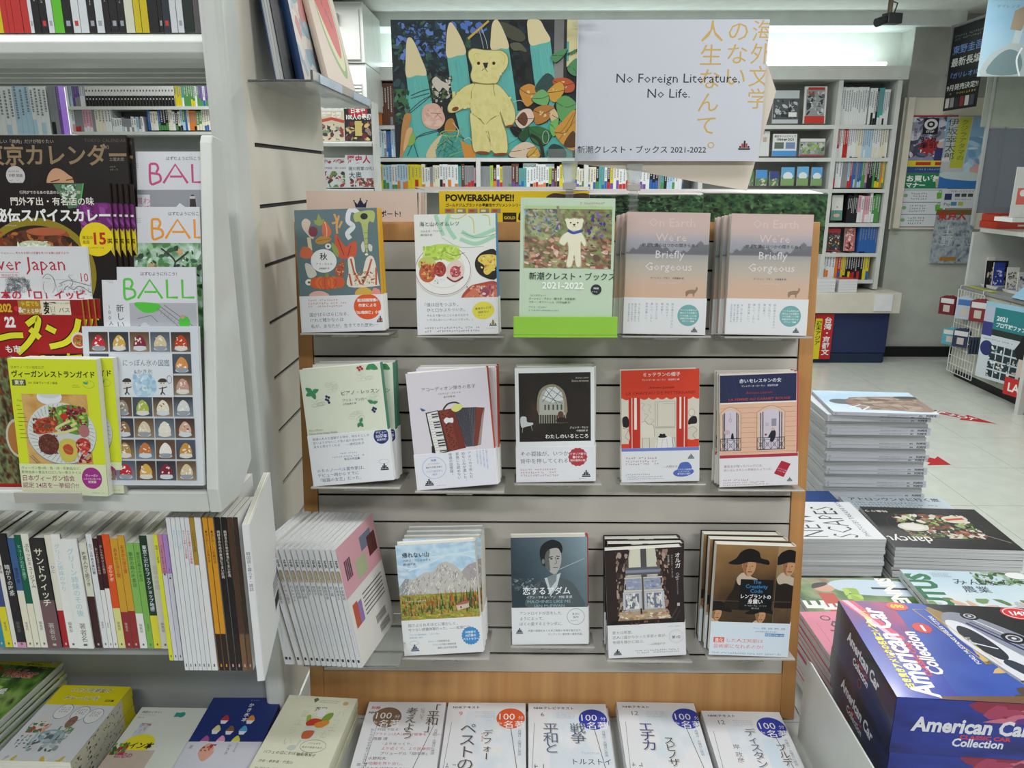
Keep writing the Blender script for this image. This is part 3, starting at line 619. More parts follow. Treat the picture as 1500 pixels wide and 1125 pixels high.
def c_hat():
    S = (420, 108, 832, 738); c = cover(S, '#cf3e26', 10)
    c.rect(420, 262, 832, 552, '#cfcabc')
    for i in range(9): c.blob([(425+i*47, 250), (450+i*47, 250), (470+i*47, 262), (448+i*47, 274), (424+i*47, 262)], '#cf3e26')
    for a, b_ in ((458, 474), (478, 488), (502, 520), (712, 728), (738, 752), (757, 772)): c.rect(a, 262, b_, 552, '#b92f22', up=False)
    for a, b_ in ((474, 478), (488, 502), (728, 738), (752, 757)): c.rect(a, 262, b_, 440, '#e0dcd4', up=False)
    for a, b_ in ((488, 502), (728, 738)): c.rect(a, 440, b_, 552, '#b92f22', up=False)
    c.rect(420, 520, 460, 552, '#cf3e26'); c.rect(772, 500, 832, 552, '#cf3e26')
    c.ring(655, 350, 55, 75, 0.1, '#bbb'); c.line([(625, 285), (705, 285), (705, 425), (600, 425), (600, 285), (625, 285)], 2, '#8a8272'); c.line([(638, 298), (705, 298)], 1.2, '#8a8272'); c.line([(612, 290), (612, 420)], 4, '#b3ab98'); c.line([(600, 432), (705, 432)], 7, '#b3ab98')
    for x, y, s in ((525, 290, 1), (560, 300, 1), (540, 350, 1.2), (575, 380, 1)): c.curve([(x, y), (x+18*s, y+10), (x+4, y+30*s), (x+20, y+48*s)], 1.6, '#9a9282')
    c.blob([(528, 400), (548, 395), (560, 410), (590, 420), (596, 480), (530, 490)], '#d6d1c4'); c.curve([(528, 400), (548, 395), (560, 410), (590, 420), (596, 480)], 1.6, '#55504a')
    c.blob([(425, 375), (450, 365), (462, 400), (455, 425), (430, 425)], '#201c1e'); c.blob([(425, 430), (455, 440), (462, 500), (424, 515)], '#cbc5b6'); c.curve([(425, 430), (455, 440), (440, 480), (462, 500)], 1.6, '#55504a')
    c.ell(793, 350, 16, 20, '#d6d1c4'); c.ring(793, 350, 16, 20, 1.5, '#55504a', 16); c.blob([(776, 395), (795, 372), (818, 375), (820, 410), (790, 415), (776, 418)], '#1f1b1e'); c.blob([(775, 440), (800, 430), (822, 450), (815, 498), (778, 498)], '#cbc5b6'); c.curve([(775, 440), (800, 430), (822, 450), (800, 475), (815, 498)], 1.6, '#55504a')
    c.blob([(612, 490), (650, 482), (690, 492), (700, 552), (606, 552)], '#dcdbd8'); c.curve([(612, 490), (606, 552)], 1.8, '#55504a'); c.curve([(690, 492), (700, 552)], 1.8, '#55504a'); c.line([(640, 495), (632, 552)], 1.2, '#77726a'); c.line([(660, 495), (668, 552)], 1.2, '#77726a')
    c.ell(638, 483, 24, 7, '#1c1a1c'); c.blob([(624, 482), (626, 466), (638, 469), (650, 466), (653, 482)], '#1c1a1c')
    for x in (530, 690): c.line([(x, 490), (x+40 if x < 600 else x+15, 490)], 1.6, '#66615a'); c.line([(x, 490), (x+3, 550)], 1.6, '#66615a'); c.line([(x+38 if x < 600 else x+14, 490), (x+40 if x < 600 else x+16, 550)], 1.6, '#66615a')
    c.text('ミッテランの帽子', 632, 143, 25, '#ecdcd6', 'c', .012); c.text('アントワーヌ・ローラン　吉田洋之 訳', 628, 168, 11.5, '#ecdcd6', 'c', .008); c.text('Antoine Laurain', 632, 212, 19, '#5a1c1c', 'c', 0, 1.1, shear=.3); c.text('LE CHAPEAU DE MITTERRAND', 629, 245, 24, '#8c2620', 'c', 0, 1.13)
    b, bh = band((420, 545), S, '#d9dbdf'); b.rect(420, 545, 832, 563, '#6a7cc4'); k = '#8c5a66'
    b.micro(440, 592, 690, 612, 1, k, fill=.7); b.micro(440, 612, 640, 628, 1, k, fill=.8); b.micro(440, 628, 655, 644, 1, k, fill=.8); b.text('—大野妙子', 640, 660, 16, k)
    b.ell(750, 688, 56, 25, '#4f68b0', rot=-6); b.blob([(722, 680), (730, 640), (752, 630), (780, 634), (792, 670)], '#4f68b0'); b.text('ミッテラン大統領が', 753, 675, 10, '#dde', 'c', .01); b.text('レストランに', 753, 688, 10, '#dde', 'c', .01); b.text('置き忘れた帽子', 753, 701, 10, '#dde', 'c', .01)
    b.micro(440, 688, 600, 702, 1, '#7a6aa0'); b.micro(440, 703, 660, 726, 2, '#7a6aa0', ragged=.05); b.logo(790, 605, 17, '#555a60', '#555a60')
    return dict(cv=c, band=b, band_h=bh, spine_c='#c9c4b8', cover='#cf3e26', back='#e2dfd2')
def c_notebook():
    S = (968, 110, 1388, 752); c = cover(S, '#b83a4c', 11)
    c.rect(968, 110, 1380, 742, '#dcd0c8'); c.rect(970, 118, 1378, 272, '#262c4e'); c.rect(970, 272, 1378, 570, '#d9b096'); c.rect(970, 272, 1378, 280, '#e2ddd4')
    for i in range(10): c.line([(970, 305+i*28), (1378, 305+i*28)], 1.5, '#8c7264', up=False)
    for x in (990, 1040, 1130, 1180, 1240): c.line([(x, 130), (x+30, 255)], 1, '#3a4470', up=False)
    for x0, x1 in ((972, 1082), (1170, 1318)):
        c.poly([(x0-2, 548), (x0-2, 330)]+[(x0+(x1-x0)*t, 330-34*math.sin(math.pi*t)) for t in np.linspace(0, 1, 9)]+[(x1, 548)], '#d8b79e'); c.poly([(x0+12, 548), (x0+12, 338)]+[(x0+12+(x1-x0-24)*t, 338-26*math.sin(math.pi*t)) for t in np.linspace(0, 1, 9)]+[(x1-12, 548)], '#c9c0cc')
        for q in (.12, .2, .8, .88): x = x0+(x1-x0)*q; c.line([(x, 330), (x, 545)], 5, '#dccbb8', up=False); c.line([(x+3, 330), (x+3, 545)], 1, '#6a5a58', up=False)
        c.line([(x0-2, 548), (x0-2, 330)]+[(x0+(x1-x0)*t, 330-34*math.sin(math.pi*t)) for t in np.linspace(0, 1, 9)]+[(x1, 548)], 1.8, '#6a5a58')
        c.rect(x0, 475, x1, 479, '#2a2530'); c.rect(x0, 487, x1, 489, '#2a2530', up=False); c.rect(x0, 543, x1, 547, '#2a2530', up=False)
        n = 4 if x1-x0 > 120 else 3
        for i in range(n+1): x = x0+(x1-x0)*i/n; c.rect(x-1.5, 479, x+1.5, 545, '#2a2530', up=False)
        for i in range(n):
            a, b_ = x0+(x1-x0)*i/n, x0+(x1-x0)*(i+1)/n; c.line([(a, 490), (b_, 543)], 2, '#2a2530'); c.line([(b_, 490), (a, 543)], 2, '#2a2530')
            c.ring((a+b_)/2, 516, 8, 10, 1.6, '#2a2530', 12)
    c.blob([(1030, 478), (1032, 452), (1040, 446), (1044, 478)], '#1a1a20'); c.ell(1008, 440, 16, 14, '#b9a8b0'); c.line([(1025, 330), (1025, 360)], 1.5, '#7a6a78'); c.ring(1025, 372, 7, 10, 1.5, '#7a6a78', 12)
    c.blob([(1228, 478), (1240, 450), (1248, 438), (1264, 436), (1270, 462), (1256, 500), (1238, 498), (1240, 480)], '#23242e'); c.ell(1254, 430, 9, c='#c9a894'); c.ell(1216, 460, 6, c='#8c3a44'); c.rect(1212, 392, 1232, 412, '#b8b0bc'); c.rect(1246, 370, 1272, 412, '#8c8a98')
    c.text('赤いモレスキンの女', 1185, 162, 25, '#dfe0ea', 'c', .012); c.text('アントワーヌ・ローラン　吉田洋之訳', 1182, 186, 11.5, '#dfe0ea', 'c', .006); c.text('Antoine Laurain', 1178, 226, 20, '#a8383c', 'c', 0, 1.1, shear=.3); c.text('LA FEMME AU CARNET ROUGE', 1180, 262, 19.5, '#b0453c', 'c', .01, 1.22)
    b, bh = band((968, 570), S, '#dcdade'); b.rect(968, 570, 1388, 588, '#a83444'); k = '#8c5a66'
    b.text('書店主が拾ったバッグには、', 990, 642, 17, k); b.text('赤いモレスキンの手帳が入っていた。', 990, 664, 16, k); b.micro(985, 708, 1190, 724, 1, '#a0525c'); b.micro(985, 724, 1240, 750, 2, '#a0525c', ragged=.04)
    b.poly([(1300, 612), (1350, 632), (1312, 708), (1260, 685)], '#a8283a'); b.text('ミッテランの帽子', 1270, 652, 8.5, '#ecd', 'l', rot=22); b.text('コンビで贈る', 1276, 668, 8.5, '#ecd', 'l', rot=22); b.logo(1345, 728, 15, '#555a60', '#555a60')
    return dict(cv=c, band=b, band_h=bh, spine_c='#b83a4c', cover='#e0ddd4', back='#e0ddd4')
def c_mountain():
    S = (790, 190, 1222, 795); c = cover(S, '#a9c2d4', 12)
    c.noise(790, 190, 1222, 430, ['#8fb6d4', '#a9c8de', '#c3d8e4', '#9dbfd8', '#d3dfe4'], 5, 3, 60, 30)
    for p in ([(790, 250), (900, 235), (1000, 262), (1222, 240)], [(850, 330), (980, 290), (1100, 250), (1222, 280)], [(790, 300), (880, 320), (960, 300)]): c.curve(p, 7, '#c9dae4')
    mt = [(790, 420), (830, 370), (870, 380), (935, 345), (985, 340), (1020, 300), (1058, 290), (1100, 305), (1140, 350), (1175, 315), (1222, 300), (1222, 500), (790, 500)]
    c.poly(mt, '#bab7b1'); c.poly([(790, 420), (830, 370), (850, 376), (835, 430), (900, 470), (790, 480)], '#8f979c'); c.poly([(1140, 350), (1175, 315), (1222, 300), (1222, 400), (1160, 400)], '#a39c9c')
    def ridge(x): 
        for (a, b), (d, e) in zip(mt[:10], mt[1:11]):
            if a <= x <= d: return b+(e-b)*(x-a)/(d-a)
        return 360
    for i in range(300):
        x = c.rs.uniform(795, 1215); r_ = ridge(x); y = c.rs.uniform(r_+6, 480); L = c.rs.uniform(7, 22); a_ = math.radians(c.rs.choice((62, 70, 112, 120))+c.rs.uniform(-12, 12)); k = c.rs.choice(['#dcdad4', '#d2cfc8', '#9a9894', '#a8a196', '#c4bcb0', '#b0b6bc', '#8a8b8e'])
        if i % 10 == 0: c.k += 1
        c.k += .1; c.line([(x, y), (x+L*math.cos(a_), min(y+L*math.sin(a_), 486))], c.rs.uniform(2.5, 6), k, up=False)
    c.noise(790, 462, 1222, 605, ['#7c8238', '#a8a24a', '#66742f', '#b9a04a', '#8a6a30'], 12, 8, 70, 26)
    for i in range(190):
        x = c.rs.uniform(800, 1222); f = (x-790)/432; y = 500+(i/190)*88-f*26+c.rs.uniform(-6, 6); h = c.rs.uniform(22, 52)*(.55+.75*f); k = c.rs.choice(['#4a5c2c', '#9a5a2a', '#b5743a', '#37492a', '#74722e', '#8f4a24', '#3f5230'])
        c.k += .2; c.poly([(x-5, y), (x-1, y-h), (x+5, y)], k, up=False)
    c.dabs(790, 572, 1222, 605, 90, ['#a3b04a', '#c2b858', '#7c8c3a', '#b98a3c'], 4, 10, 0)
    c.poly([(1095, 530), (1165, 512), (1168, 545), (1102, 560)], '#c9b7a8'); c.poly([(1088, 533), (1130, 512), (1170, 508), (1160, 525)], '#a8605a'); c.rect(1118, 538, 1126, 548, '#5a4038')
    c.text('帰れない山', 822, 256, 30, '#26303c', 'l', .012); c.text('パオロ・コニェッティ', 824, 279, 15.5, '#33445a', 'l'); c.text('関口英子 訳', 824, 299, 13, '#33445a'); c.text('Paolo Cognetti', 820, 500, 17, '#dcd6c4', 'l', 0, 1.1)
    b, bh = band((790, 600), S, '#dadcde'); k = '#4f565f'
    b.text('揺さぶられるほどに懐かしく、', 822, 637, 20.5, k); b.text('せつない読書体験だった。——松家仁之', 822, 661, 19, k); b.text('アルプスの麓を舞台に、二人の少年の', 824, 686, 10, '#3f86b8'); b.text('友情を描く傑作', 824, 702, 10.5, '#3f86b8')
    b.burst(1163, 703, 52, '#3f88c2', 20, .1); b.text('39言語で', 1163, 688, 15, '#e2e8ee', 'c', .02); b.text('30万部の', 1163, 707, 15, '#e2e8ee', 'c', .02); b.text('ベストセラー', 1163, 726, 15, '#e2e8ee', 'c', .02)
    b.ring(848, 728, 25, 12, 1, k); b.logo(850, 765, 23, '#2a4a5e', '#2a4a5e'); b.text('ストレーガ賞受賞作品', 925, 728, 12, k); b.text('フランス外国小説賞受賞', 948, 747, 12, k); b.text('国際山岳文学賞受賞', 975, 766, 12, k)
    return dict(cv=c, band=b, band_h=bh, spine_c='#d2cfc4', cover='#a9c2d4')
def c_adam():
    S = (0, 0, 436, 610); c = cover(S, '#5f7078', 13)      # crop columns from 1395 on, rows from 150
    c.grid(0, 0, 436, 400, 50, 44, lambda U, V: ramp(np.clip(.1+.75*U-.45*V+.15*vnoise(U, V, 4, 5), 0, 1), ['#2c3a44', '#4a5a64', '#6a7c84', '#8aa0aa']))
    c.dabs(5, 230, 130, 300, 40, ['#3a464c', '#55666e', '#7a8a90'], 6, 16); c.line([(230, 200), (420, 120)], 4, '#9fadb4')
    c.blob([(95, 400), (105, 310), (150, 255), (215, 235), (260, 225), (300, 235), (350, 260), (395, 330), (400, 400)], '#4f5a5e'); c.blob([(168, 250), (225, 300), (240, 330), (210, 400), (160, 400)], '#3f494d')
    c.poly([(190, 230), (205, 275), (222, 335), (262, 280), (284, 200), (250, 215)], '#bcc6cb'); c.poly([(205, 225), (222, 290), (258, 245), (262, 200)], '#7c8488')
    c.blob([(180, 90), (200, 45), (245, 35), (280, 65), (288, 125), (276, 175), (255, 205), (228, 200), (198, 160)], '#a8a8a2'); c.blob([(180, 90), (195, 60), (222, 70), (218, 120), (222, 190), (198, 160), (185, 125)], '#5a5f5f')
    c.blob([(170, 130), (165, 75), (185, 35), (235, 12), (280, 28), (295, 60), (288, 90), (270, 62), (235, 62), (205, 78), (192, 120), (195, 160), (180, 155)], '#1d2022')
    c.line([(218, 112), (240, 108)], 5, '#26282a'); c.line([(258, 106), (278, 108)], 5, '#26282a'); c.ell(231, 120, 8, 4, '#303436'); c.ell(268, 119, 7, 4, '#303436'); c.curve([(252, 110), (260, 142), (248, 150)], 4, '#6a6c6a'); c.line([(240, 170), (268, 170)], 4, '#6f5a58'); c.ell(184, 135, 8, 15, '#77797a')
    c.text('恋するアダム', 62, 320, 47, '#e8ecee', 'l', .012, .98); c.text('イアン・マキューアン　村松 潔 訳', 84, 345, 17, '#dfe3e6', 'l', .006); c.text('MACHINES LIKE ME', 88, 372, 24, '#8fb3bc', 'l', 0, 1.22); c.text('IAN McEWAN', 128, 397, 24, '#8fb3bc', 'l', 0, 1.2)
    b = Canvas(BK_W+.0004, BK_H*212/610, (0, 398, 436, 610), '#dadcdf', base=3.2e-4); k = '#555c66'
    for i, t in enumerate(('アンドロイドが恋をした…', 'ようによって、', 'ぼくの愛するミランダに。')): b.text(t, 42, 438+i*31, 22, k)
    b.ring(367, 452, 50, 46, 2, '#6a6f78', 24); b.text('まさに', 367, 442, 15, k, 'c', .01); b.text('傑作!', 367, 460, 14, k, 'c', .01); b.micro(335, 468, 400, 480, 1, k)
    b.text('人間の感情をめぐる人工知能の未来を描き出す、', 90, 537, 14.5, k); b.text('マンブッカー賞作家の最新長篇。', 205, 558, 14, k); b.logo(42, 540, 20, '#26303a', '#26303a')
    return dict(cv=c, band=b, band_h=BK_H*212/610, spine_c='#b03a38', cover='#5f7078')
def c_olga():
    S = (425, 182, 832, 800); c = cover(S, '#141010', 14)
    c.noise(425, 182, 832, 622, ['#0e0b0c', '#1c1516', '#2b2020'], 7, 2, 20, 20)
    c.poly([(545, 182), (690, 182), (740, 560), (500, 560)], '#a9a6a0'); c.poly([(560, 182), (612, 182), (612, 330), (540, 335)], '#cdcdb8'); c.poly([(640, 182), (690, 182), (702, 340), (645, 330)], '#c3c4b0')
    c.poly([(420, 182), (548, 182), (555, 190), (520, 380), (478, 585), (425, 600)], '#2a1d1c'); c.dabs(480, 190, 548, 560, 60, ['#7c6a60', '#55443e', '#a39184', '#3a2b28'], 7, 20, 100)
    c.poly([(690, 182), (832, 182), (832, 620), (760, 600), (735, 420), (705, 330)], '#2a1d1c'); c.dabs(692, 190, 755, 580, 70, ['#6a5248', '#8f7668', '#43322c', '#a58f80'], 7, 20, 82)
    c.rect(612, 182, 642, 345, '#4f4a4c'); c.rect(530, 285, 712, 328, '#5a5a64'); c.rect(530, 300, 712, 316, '#7f8596')
    for x0, y0, x1, y1 in ((530, 350, 608, 410), (628, 350, 712, 410)): c.noise(x0, y0, x1, y1, ['#5f6478', '#9aa2bc', '#7c84a0', '#c3c9d4'], 5, int(x0), 14, 12)
    for x0, x1 in ((512, 608), (625, 730)): c.rect(x0, 425, x1, 525, '#b9bac0'); c.rect(x0+12, 435, x1-12, 520, '#6c7182'); c.dabs(x0+14, 430, x0+50, 522, 22, ['#d9d9d6', '#bcbcbc'], 8, 15, 88); c.dabs(x1-45, 430, x1-12, 522, 20, ['#d9d9d6', '#bcbcbc'], 8, 15, 92)
    c.line([(522, 345), (722, 345)], 7, '#c6c3bc'); c.line([(517, 418), (726, 418)], 9, '#c9c6be'); c.line([(618, 330), (618, 530)], 9, '#55504e')
    c.poly([(500, 540), (720, 530), (770, 585), (480, 590)], '#a8957c'); c.dabs(490, 538, 760, 588, 60, ['#c9b49c', '#d9ccb8', '#8f7a66', '#b9a06a', '#b07a70'], 7, 18, 4); c.line([(478, 590), (780, 586)], 6, '#3a2822'); c.rect(602, 520, 610, 552, '#1c1a1e')
    c.dabs(540, 592, 700, 622, 24, ['#7a5a4a', '#3a2420', '#55392e'], 8, 16, 88); c.line([(762, 585), (800, 520)], 5, '#4a4444'); c.line([(780, 600), (812, 540)], 4, '#3f3a3a')
    c.text('オルガ', 805, 212, 30, '#e6e4e2', vert=True, bold=.01); c.text('Olga', 795, 322, 25, '#b9b6b4', 'l', 0, 1, rot=90, shear=.25); c.text('Bernhard Schlink', 798, 375, 11, '#9a9694', 'l', rot=90)
    c.text('ベルンハルト・シュリンク', 775, 222, 11, '#c9c6c4', vert=True); c.text('松永美穂 訳', 757, 222, 11, '#c9c6c4', vert=True); c.rect(796, 498, 810, 516, '#b3afad')
    b, bh = band((425, 612), S, '#d9dadc'); k = '#7c7278'
    for i, t in enumerate(('愛とは希望。', '恋人に届かなかった手紙の束が、', '物語を静かに結ぶ。')): b.text(t, 448, 662+i*28, 20, k)
    b.text('—山崎佳代子', 635, 735, 15.5, k); b.ring(785, 690, 38, 38, 1.5, '#9aa0a8', 28); b.ring(785, 690, 30, 30, 1, '#b5bac0', 28); b.text('第1位', 785, 702, 19, '#4f565f', 'c', .01); b.text('ドイツ・ベスト1', 742, 635, 9, k, bold=.01)
    b.logo(472, 778, 21, '#262a30', '#262a30'); b.micro(565, 758, 815, 784, 2, GREY, ragged=.04)
    return dict(cv=c, band=b, band_h=bh, spine_c='#2c2524', cover='#d9dadc', back='#1c1818')
def c_creative():
    S = (988, 200, 1408, 785); c = cover(S, '#3a2c1e', 15)
    # plain stand-in portraits: dark brimmed hats over pale collars on brown panels
    c.grid(988, 200, 1312, 500, 40, 36, lambda U, V: ramp(np.clip(.75-V*.5+.2*vnoise(U, V, 4, 5)-.35*U*V, 0, 1), ['#241810', '#4a3420', '#7c5c38', '#9c7c50'])); c.grid(1312, 200, 1408, 610, 16, 40, lambda U, V: ramp(np.clip(.8-V*.7+.2*vnoise(U, V, 4, 6), 0, 1), ['#2c2014', '#5a4630', '#8c7450', '#a88c64']))
    c.grid(988, 495, 1312, 612, 34, 16, lambda U, V: ramp(np.clip(.3+.4*vnoise(U, V, 4, 9)-.2*V, 0, 1), ['#1c140e', '#4a3826', '#6f5638']))
    def fig(x, y, s, half=False):
        P = lambda q: [(x+a*s, y+b*s) for a, b in q]
        c.blob(P([(-75, 130), (-60, 75), (-20, 55), (30, 60), (85, 90), (100, 150), (80, 230), (-110, 230), (-100, 170)]), '#20160f')
        c.blob(P([(-60, 75), (-40, 45), (-15, 40), (20, 60), (55, 75), (40, 110), (-10, 98), (-45, 105)]), '#b9ab96')
        c.blob(P([(-32, -20), (30, -22), (36, 15), (18, 50), (-5, 58), (-28, 30)]), '#b98c66'); c.blob(P([(-32, -20), (-8, -22), (-12, 30), (-5, 56), (-28, 30)]), '#8c6244')
        c.ell(x-12*s, y+4*s, 4*s, 2.5*s, '#2a1a12'); c.ell(x+18*s, y+4*s, 4*s, 2.5*s, '#2a1a12'); c.line(P([(-4, 34), (20, 34)]), 5*s, '#6a3c2a'); c.curve(P([(5, 2), (8, 20), (2, 24)]), 2.5*s, '#7a5236')
        c.blob(P([(-110, -8), (-70, -35), (-45, -70), (0, -88), (48, -72), (62, -40), (100, -30), (105, -6), (50, -14), (0, -18), (-55, -2)]), '#100c0b')
    fig(1165, 305, 1.0); 
    c.clip = (1314, 200, 1408, 612); fig(1375, 300, .95); c.clip = (988, 498, 1130, 612); fig(1010, 560, .75); c.clip = (1132, 520, 1312, 612); fig(1245, 565, .75); c.clip = S
    c.line([(1314, 200), (1312, 612)], 2, '#77664c'); c.line([(988, 496), (1400, 492)], 2, '#6a5a42')
    c.rect(1128, 378, 1302, 540, '#0c0c10'); c.text('The', 1215, 400, 27, '#3a7cb0', 'c', .01, 1.05); c.text('Creativity', 1215, 424, 27, '#3a7cb0', 'c', .01, 1.1); c.text('Code', 1215, 448, 27, '#3a7cb0', 'c', .01, 1.1)
    c.text('レンブラントの', 1212, 478, 25, '#e6e6e6', 'c', .015, .95); c.text('身震い', 1212, 505, 27, '#e6e6e6', 'c', .015); c.text('マーカス・デュ・ソートイ', 1215, 521, 10, '#bbb', 'c'); c.text('冨永 星 訳', 1215, 534, 9, '#bbb', 'c')
    b, bh = band((988, 608), S, '#cfdbe6'); b.text('アート、囲碁、音楽、数学、言葉…', 1210, 640, 11.5, '#5a6f8c'); b.text('AIは人間を超えるのか？', 1225, 657, 11, '#5a6f8c'); b.rect(1278, 662, 1380, 678, '#3f7cae'); b.text('創造性の正体に迫る', 1329, 675, 11, '#e2eaf0', 'c', .01)
    b.rect(1005, 690, 1062, 718, '#d5583c'); b.text('進化', 1034, 714, 24, '#f2e6e0', 'c', .01); b.text('した人工知能は', 1070, 713, 22.5, '#e0705a', gap=1, sx=1.28); b.text('芸術家になれるのか?', 1005, 746, 24, '#e0705a', sx=1.2)
    b.micro(1000, 766, 1390, 780, 1, '#5a6f8c', ragged=0)
    return dict(cv=c, band=b, band_h=bh, spine_c='#b9ae98', cover='#dedccb', back='#2c2118')

# (make, bottom centre of the front cover in the picture, its width there, roll, copies, shift of the copies behind, label, thickness)
ROW1 = [(c_autumn, 502, 485, 119, -1.8, 2, (.001, 0), 'novel with gourds and leaves on teal, yellow spine', .020),
        (c_omelette, 671, 489, 117, -1.2, 2, (.001, 0), 'novel with painted figs on a white plate, blue spine', .018),
        (c_leaflet, 828, 489, 135, .6, 1, (0, 0), 'pale green leaflet with a teddy bear in a blue scarf', .006),
        (c_earth, 972, 489, 118.5, .9, 4, (-.006, -.002), 'misty pink novel with a tiny deer, beside the green leaflet', .018),
        (c_earth, 1121, 490, 117.5, .9, 4, (-.0065, -.002), 'misty pink novel with a tiny deer, beside the side board', .018)]
ROW2 = [(c_piano, 518, 707, 117, -5.2, 3, (.0015, 0), 'cream novel with green leaves and blue berries', .021),
        (c_accordion, 670, 713, 117, -5.0, 3, (.0012, 0), 'lilac novel with an accordion on its cover', .022),
        (c_whereabouts, 814, 705, 114, -1.2, 3, (.001, 0), 'black novel with a dim arched window photograph', .018),
        (c_hat, 967, 705, 112, -1.6, 3, (-.0035, 0), 'red novel with a restaurant front and a black hat', .018),
        (c_notebook, 1111, 711, 113, -2.4, 3, (-.0038, 0), 'navy topped novel with two balcony windows', .018)]
ROW3 = [(c_mountain, 650, 957, 114, -3.8, 4, (.0008, 0), 'novel with a painted grey mountain and autumn firs', .021),
        (c_adam, 806, 943, 110, -1.2, 3, (0, 0), 'grey novel with a photograph of a man in a jacket', .024),
        (c_olga, 948, 961, 111.5, -3.4, 4, (-.001, 0), 'black novel with a curtained window and table', .022),
        (c_creative, 1096, 960, 114, 1.6, 4, (-.003, 0), 'brown novel with dark brimmed hats in panels', .024)]
_cache = {}
BEHIND = ['second copy from the front', 'third copy from the front', 'fourth copy from the front']
SHORT = dict(c_autumn='gourds and leaves novel', c_omelette='painted figs novel', c_earth='misty deer novel', c_piano='green berries novel', c_accordion='accordion novel', c_whereabouts='arched window novel', c_hat='red restaurant novel', c_notebook='two balconies novel', c_mountain='painted mountain novel', c_adam='man in jacket novel', c_olga='curtained window novel', c_creative='brimmed hats novel')
for rn, row in (('top', ROW1), ('middle', ROW2), ('bottom', ROW3)):
    for mk, px, py, wpx, roll, n, (sx, sz), lab, t in row:
        leaflet = mk is c_leaflet; hard = not leaflet
        if mk in _cache: b = copy_tree(_cache[mk])
        else:
            a = mk(); a.setdefault('spine', 'R'); a.setdefault('hard', True)
            b = make_book('leaflet' if leaflet else 'novel', .148 if leaflet else BK_W, .213 if leaflet else BK_H, t, **a); _cache[mk] = b
        D = F*(.148 if leaflet else BK_W)/wpx; lean = PLEAN-.5
        place(b, px, py, D=D, lean=lean, roll=roll)
        if leaflet: tag(b, 'pale green leaflet with a teddy bear, in the lime green holder', 'leaflet')
        else: tag(b, lab+', front copy', 'book', 'novels on the slatted display')
        M = b.rotation_euler.to_matrix(); R = random.Random(int(px))
        p0 = b.location.copy()
        off = (p0-PA).dot(PN)
        for i in range(1, n):
            if off-(i+1)*t < .007: break
            c = copy_tree(b); short = SHORT[mk.__name__]; d = Vector((sx*i+R.uniform(-.001, .001), t*i+.0012*i, .0008*i+sz*i))
            rl = roll*(.35 if rn != 'top' else 1)+R.uniform(-.4, .4)
            if rn == 'middle' and abs(roll) > 4: rl = -1.0
            place(c, px, py, D=D, lean=lean, roll=rl); c.location = p0+Matrix.Rotation(-math.radians(lean), 3, 'X') @ d
            base = short+(', beside the leaflet' if mk is c_earth and px < 1000 else ', beside the side board' if mk is c_earth else '')
            tag(c, base+', '+BEHIND[min(i, 3)-1], 'book', 'novels on the slatted display')
        q = on_panel(px, py, 0)
        if leaflet:
            hd = empty('leaflet_holder', p0); hd.rotation_euler = (-math.radians(PLEAN), 0, 0); LG = mat('lime_plastic', '#8cc03f', .3)
            tag(hd, 'lime green plastic holder at the foot of the leaflet', 'holder')
            MB().box(-.083, .083, -.006, -.0035, -.002, .028).build('front_lip', LG, hd, .001); MB().box(-.083, .083, -.006, off-.002, -.006, -.002).build('tray', LG, hd, .001)
        else:
            w_ = .152 if rn != 'top' else .148
            o = empty('acrylic_book_holder', p0+Vector((0, 0, -.0008))+(PL*-.001 if abs(roll) < 2 else PL*-.0045)); o.rotation_euler = (-math.radians(PLEAN), 0, 0)
            tag(o, 'clear acrylic holder under the '+SHORT[mk.__name__]+('s beside the leaflet' if mk is c_earth and px < 1000 else 's beside the side board' if mk is c_earth else 's'), 'book holder')
            MB().box(-w_/2+.004, w_/2+.004, -.006, off-.001, -.0045, -.0015).build('tray', ACRYLG, o, .0006)
            MB().box(-w_/2+.004, w_/2+.004, off-.0035, off-.001, -.014, -.0045).build('back_plate', ACRYLG, o)
            MB().box(-.018, .026, -.004, .006, -.008, -.0046).build('price_clip', ACRYL, o)
# ================================================================ magazine bookcase on the left
XP = -.44
un = empty('magazine_bookcase', (0, 0, 0)); tag(un, 'off-white steel bookcase with a rounded upper shelf and slotted cream end panel', 'bookcase')
ye = at(471, 170, X=XP).y
# end panel: cream laminate boards between dark slots
zs = [at(374, 212, X=XP).z, at(381, 303, X=XP).z, at(388.5, 390, X=XP).z, at(397, 473, X=XP).z, at(404.5, 553, X=XP).z, at(411, 630, X=XP).z, at(418, 703, X=XP).z]
pt = (zs[0]-zs[-1])/6
zs = [zs[0]-pt*i for i in range(9)]; ys = at(373, 212, X=XP).y
MB().box(XP-.018, XP-.005, 1.28, ye, .553, 2.6).build('core_board', CREAM, un)
MB().box(XP-.006, XP-.004, ys, ye-.002, zs[-1]-.05, zs[0]+.05).build('slot_lining', DARK, un)
edges = [2.6]+zs+[.553]
for a, b in zip(edges[:-1], edges[1:]):
    MB().box(XP-.005, XP, ys, ye, b+.0035, a-.0035).build('slat', CREAM, un)
MB().box(XP-.005, XP, 1.28, ys, .553, 2.6).build('edge_strip', CREAM, un)
pr = [(XP-.036+.010*(1-math.cos(t)), 1.228-.010*math.sin(t)) for t in np.linspace(0, math.pi/2, 5)]+[(XP-.010+.010*math.sin(t), 1.228-.010*math.cos(t)) for t in np.linspace(0, math.pi/2, 5)]+[(XP, 1.28), (XP-.036, 1.28)]
MB().prism(pr, .553, 2.6, 'z').build('post', STEEL, un, smooth=False)
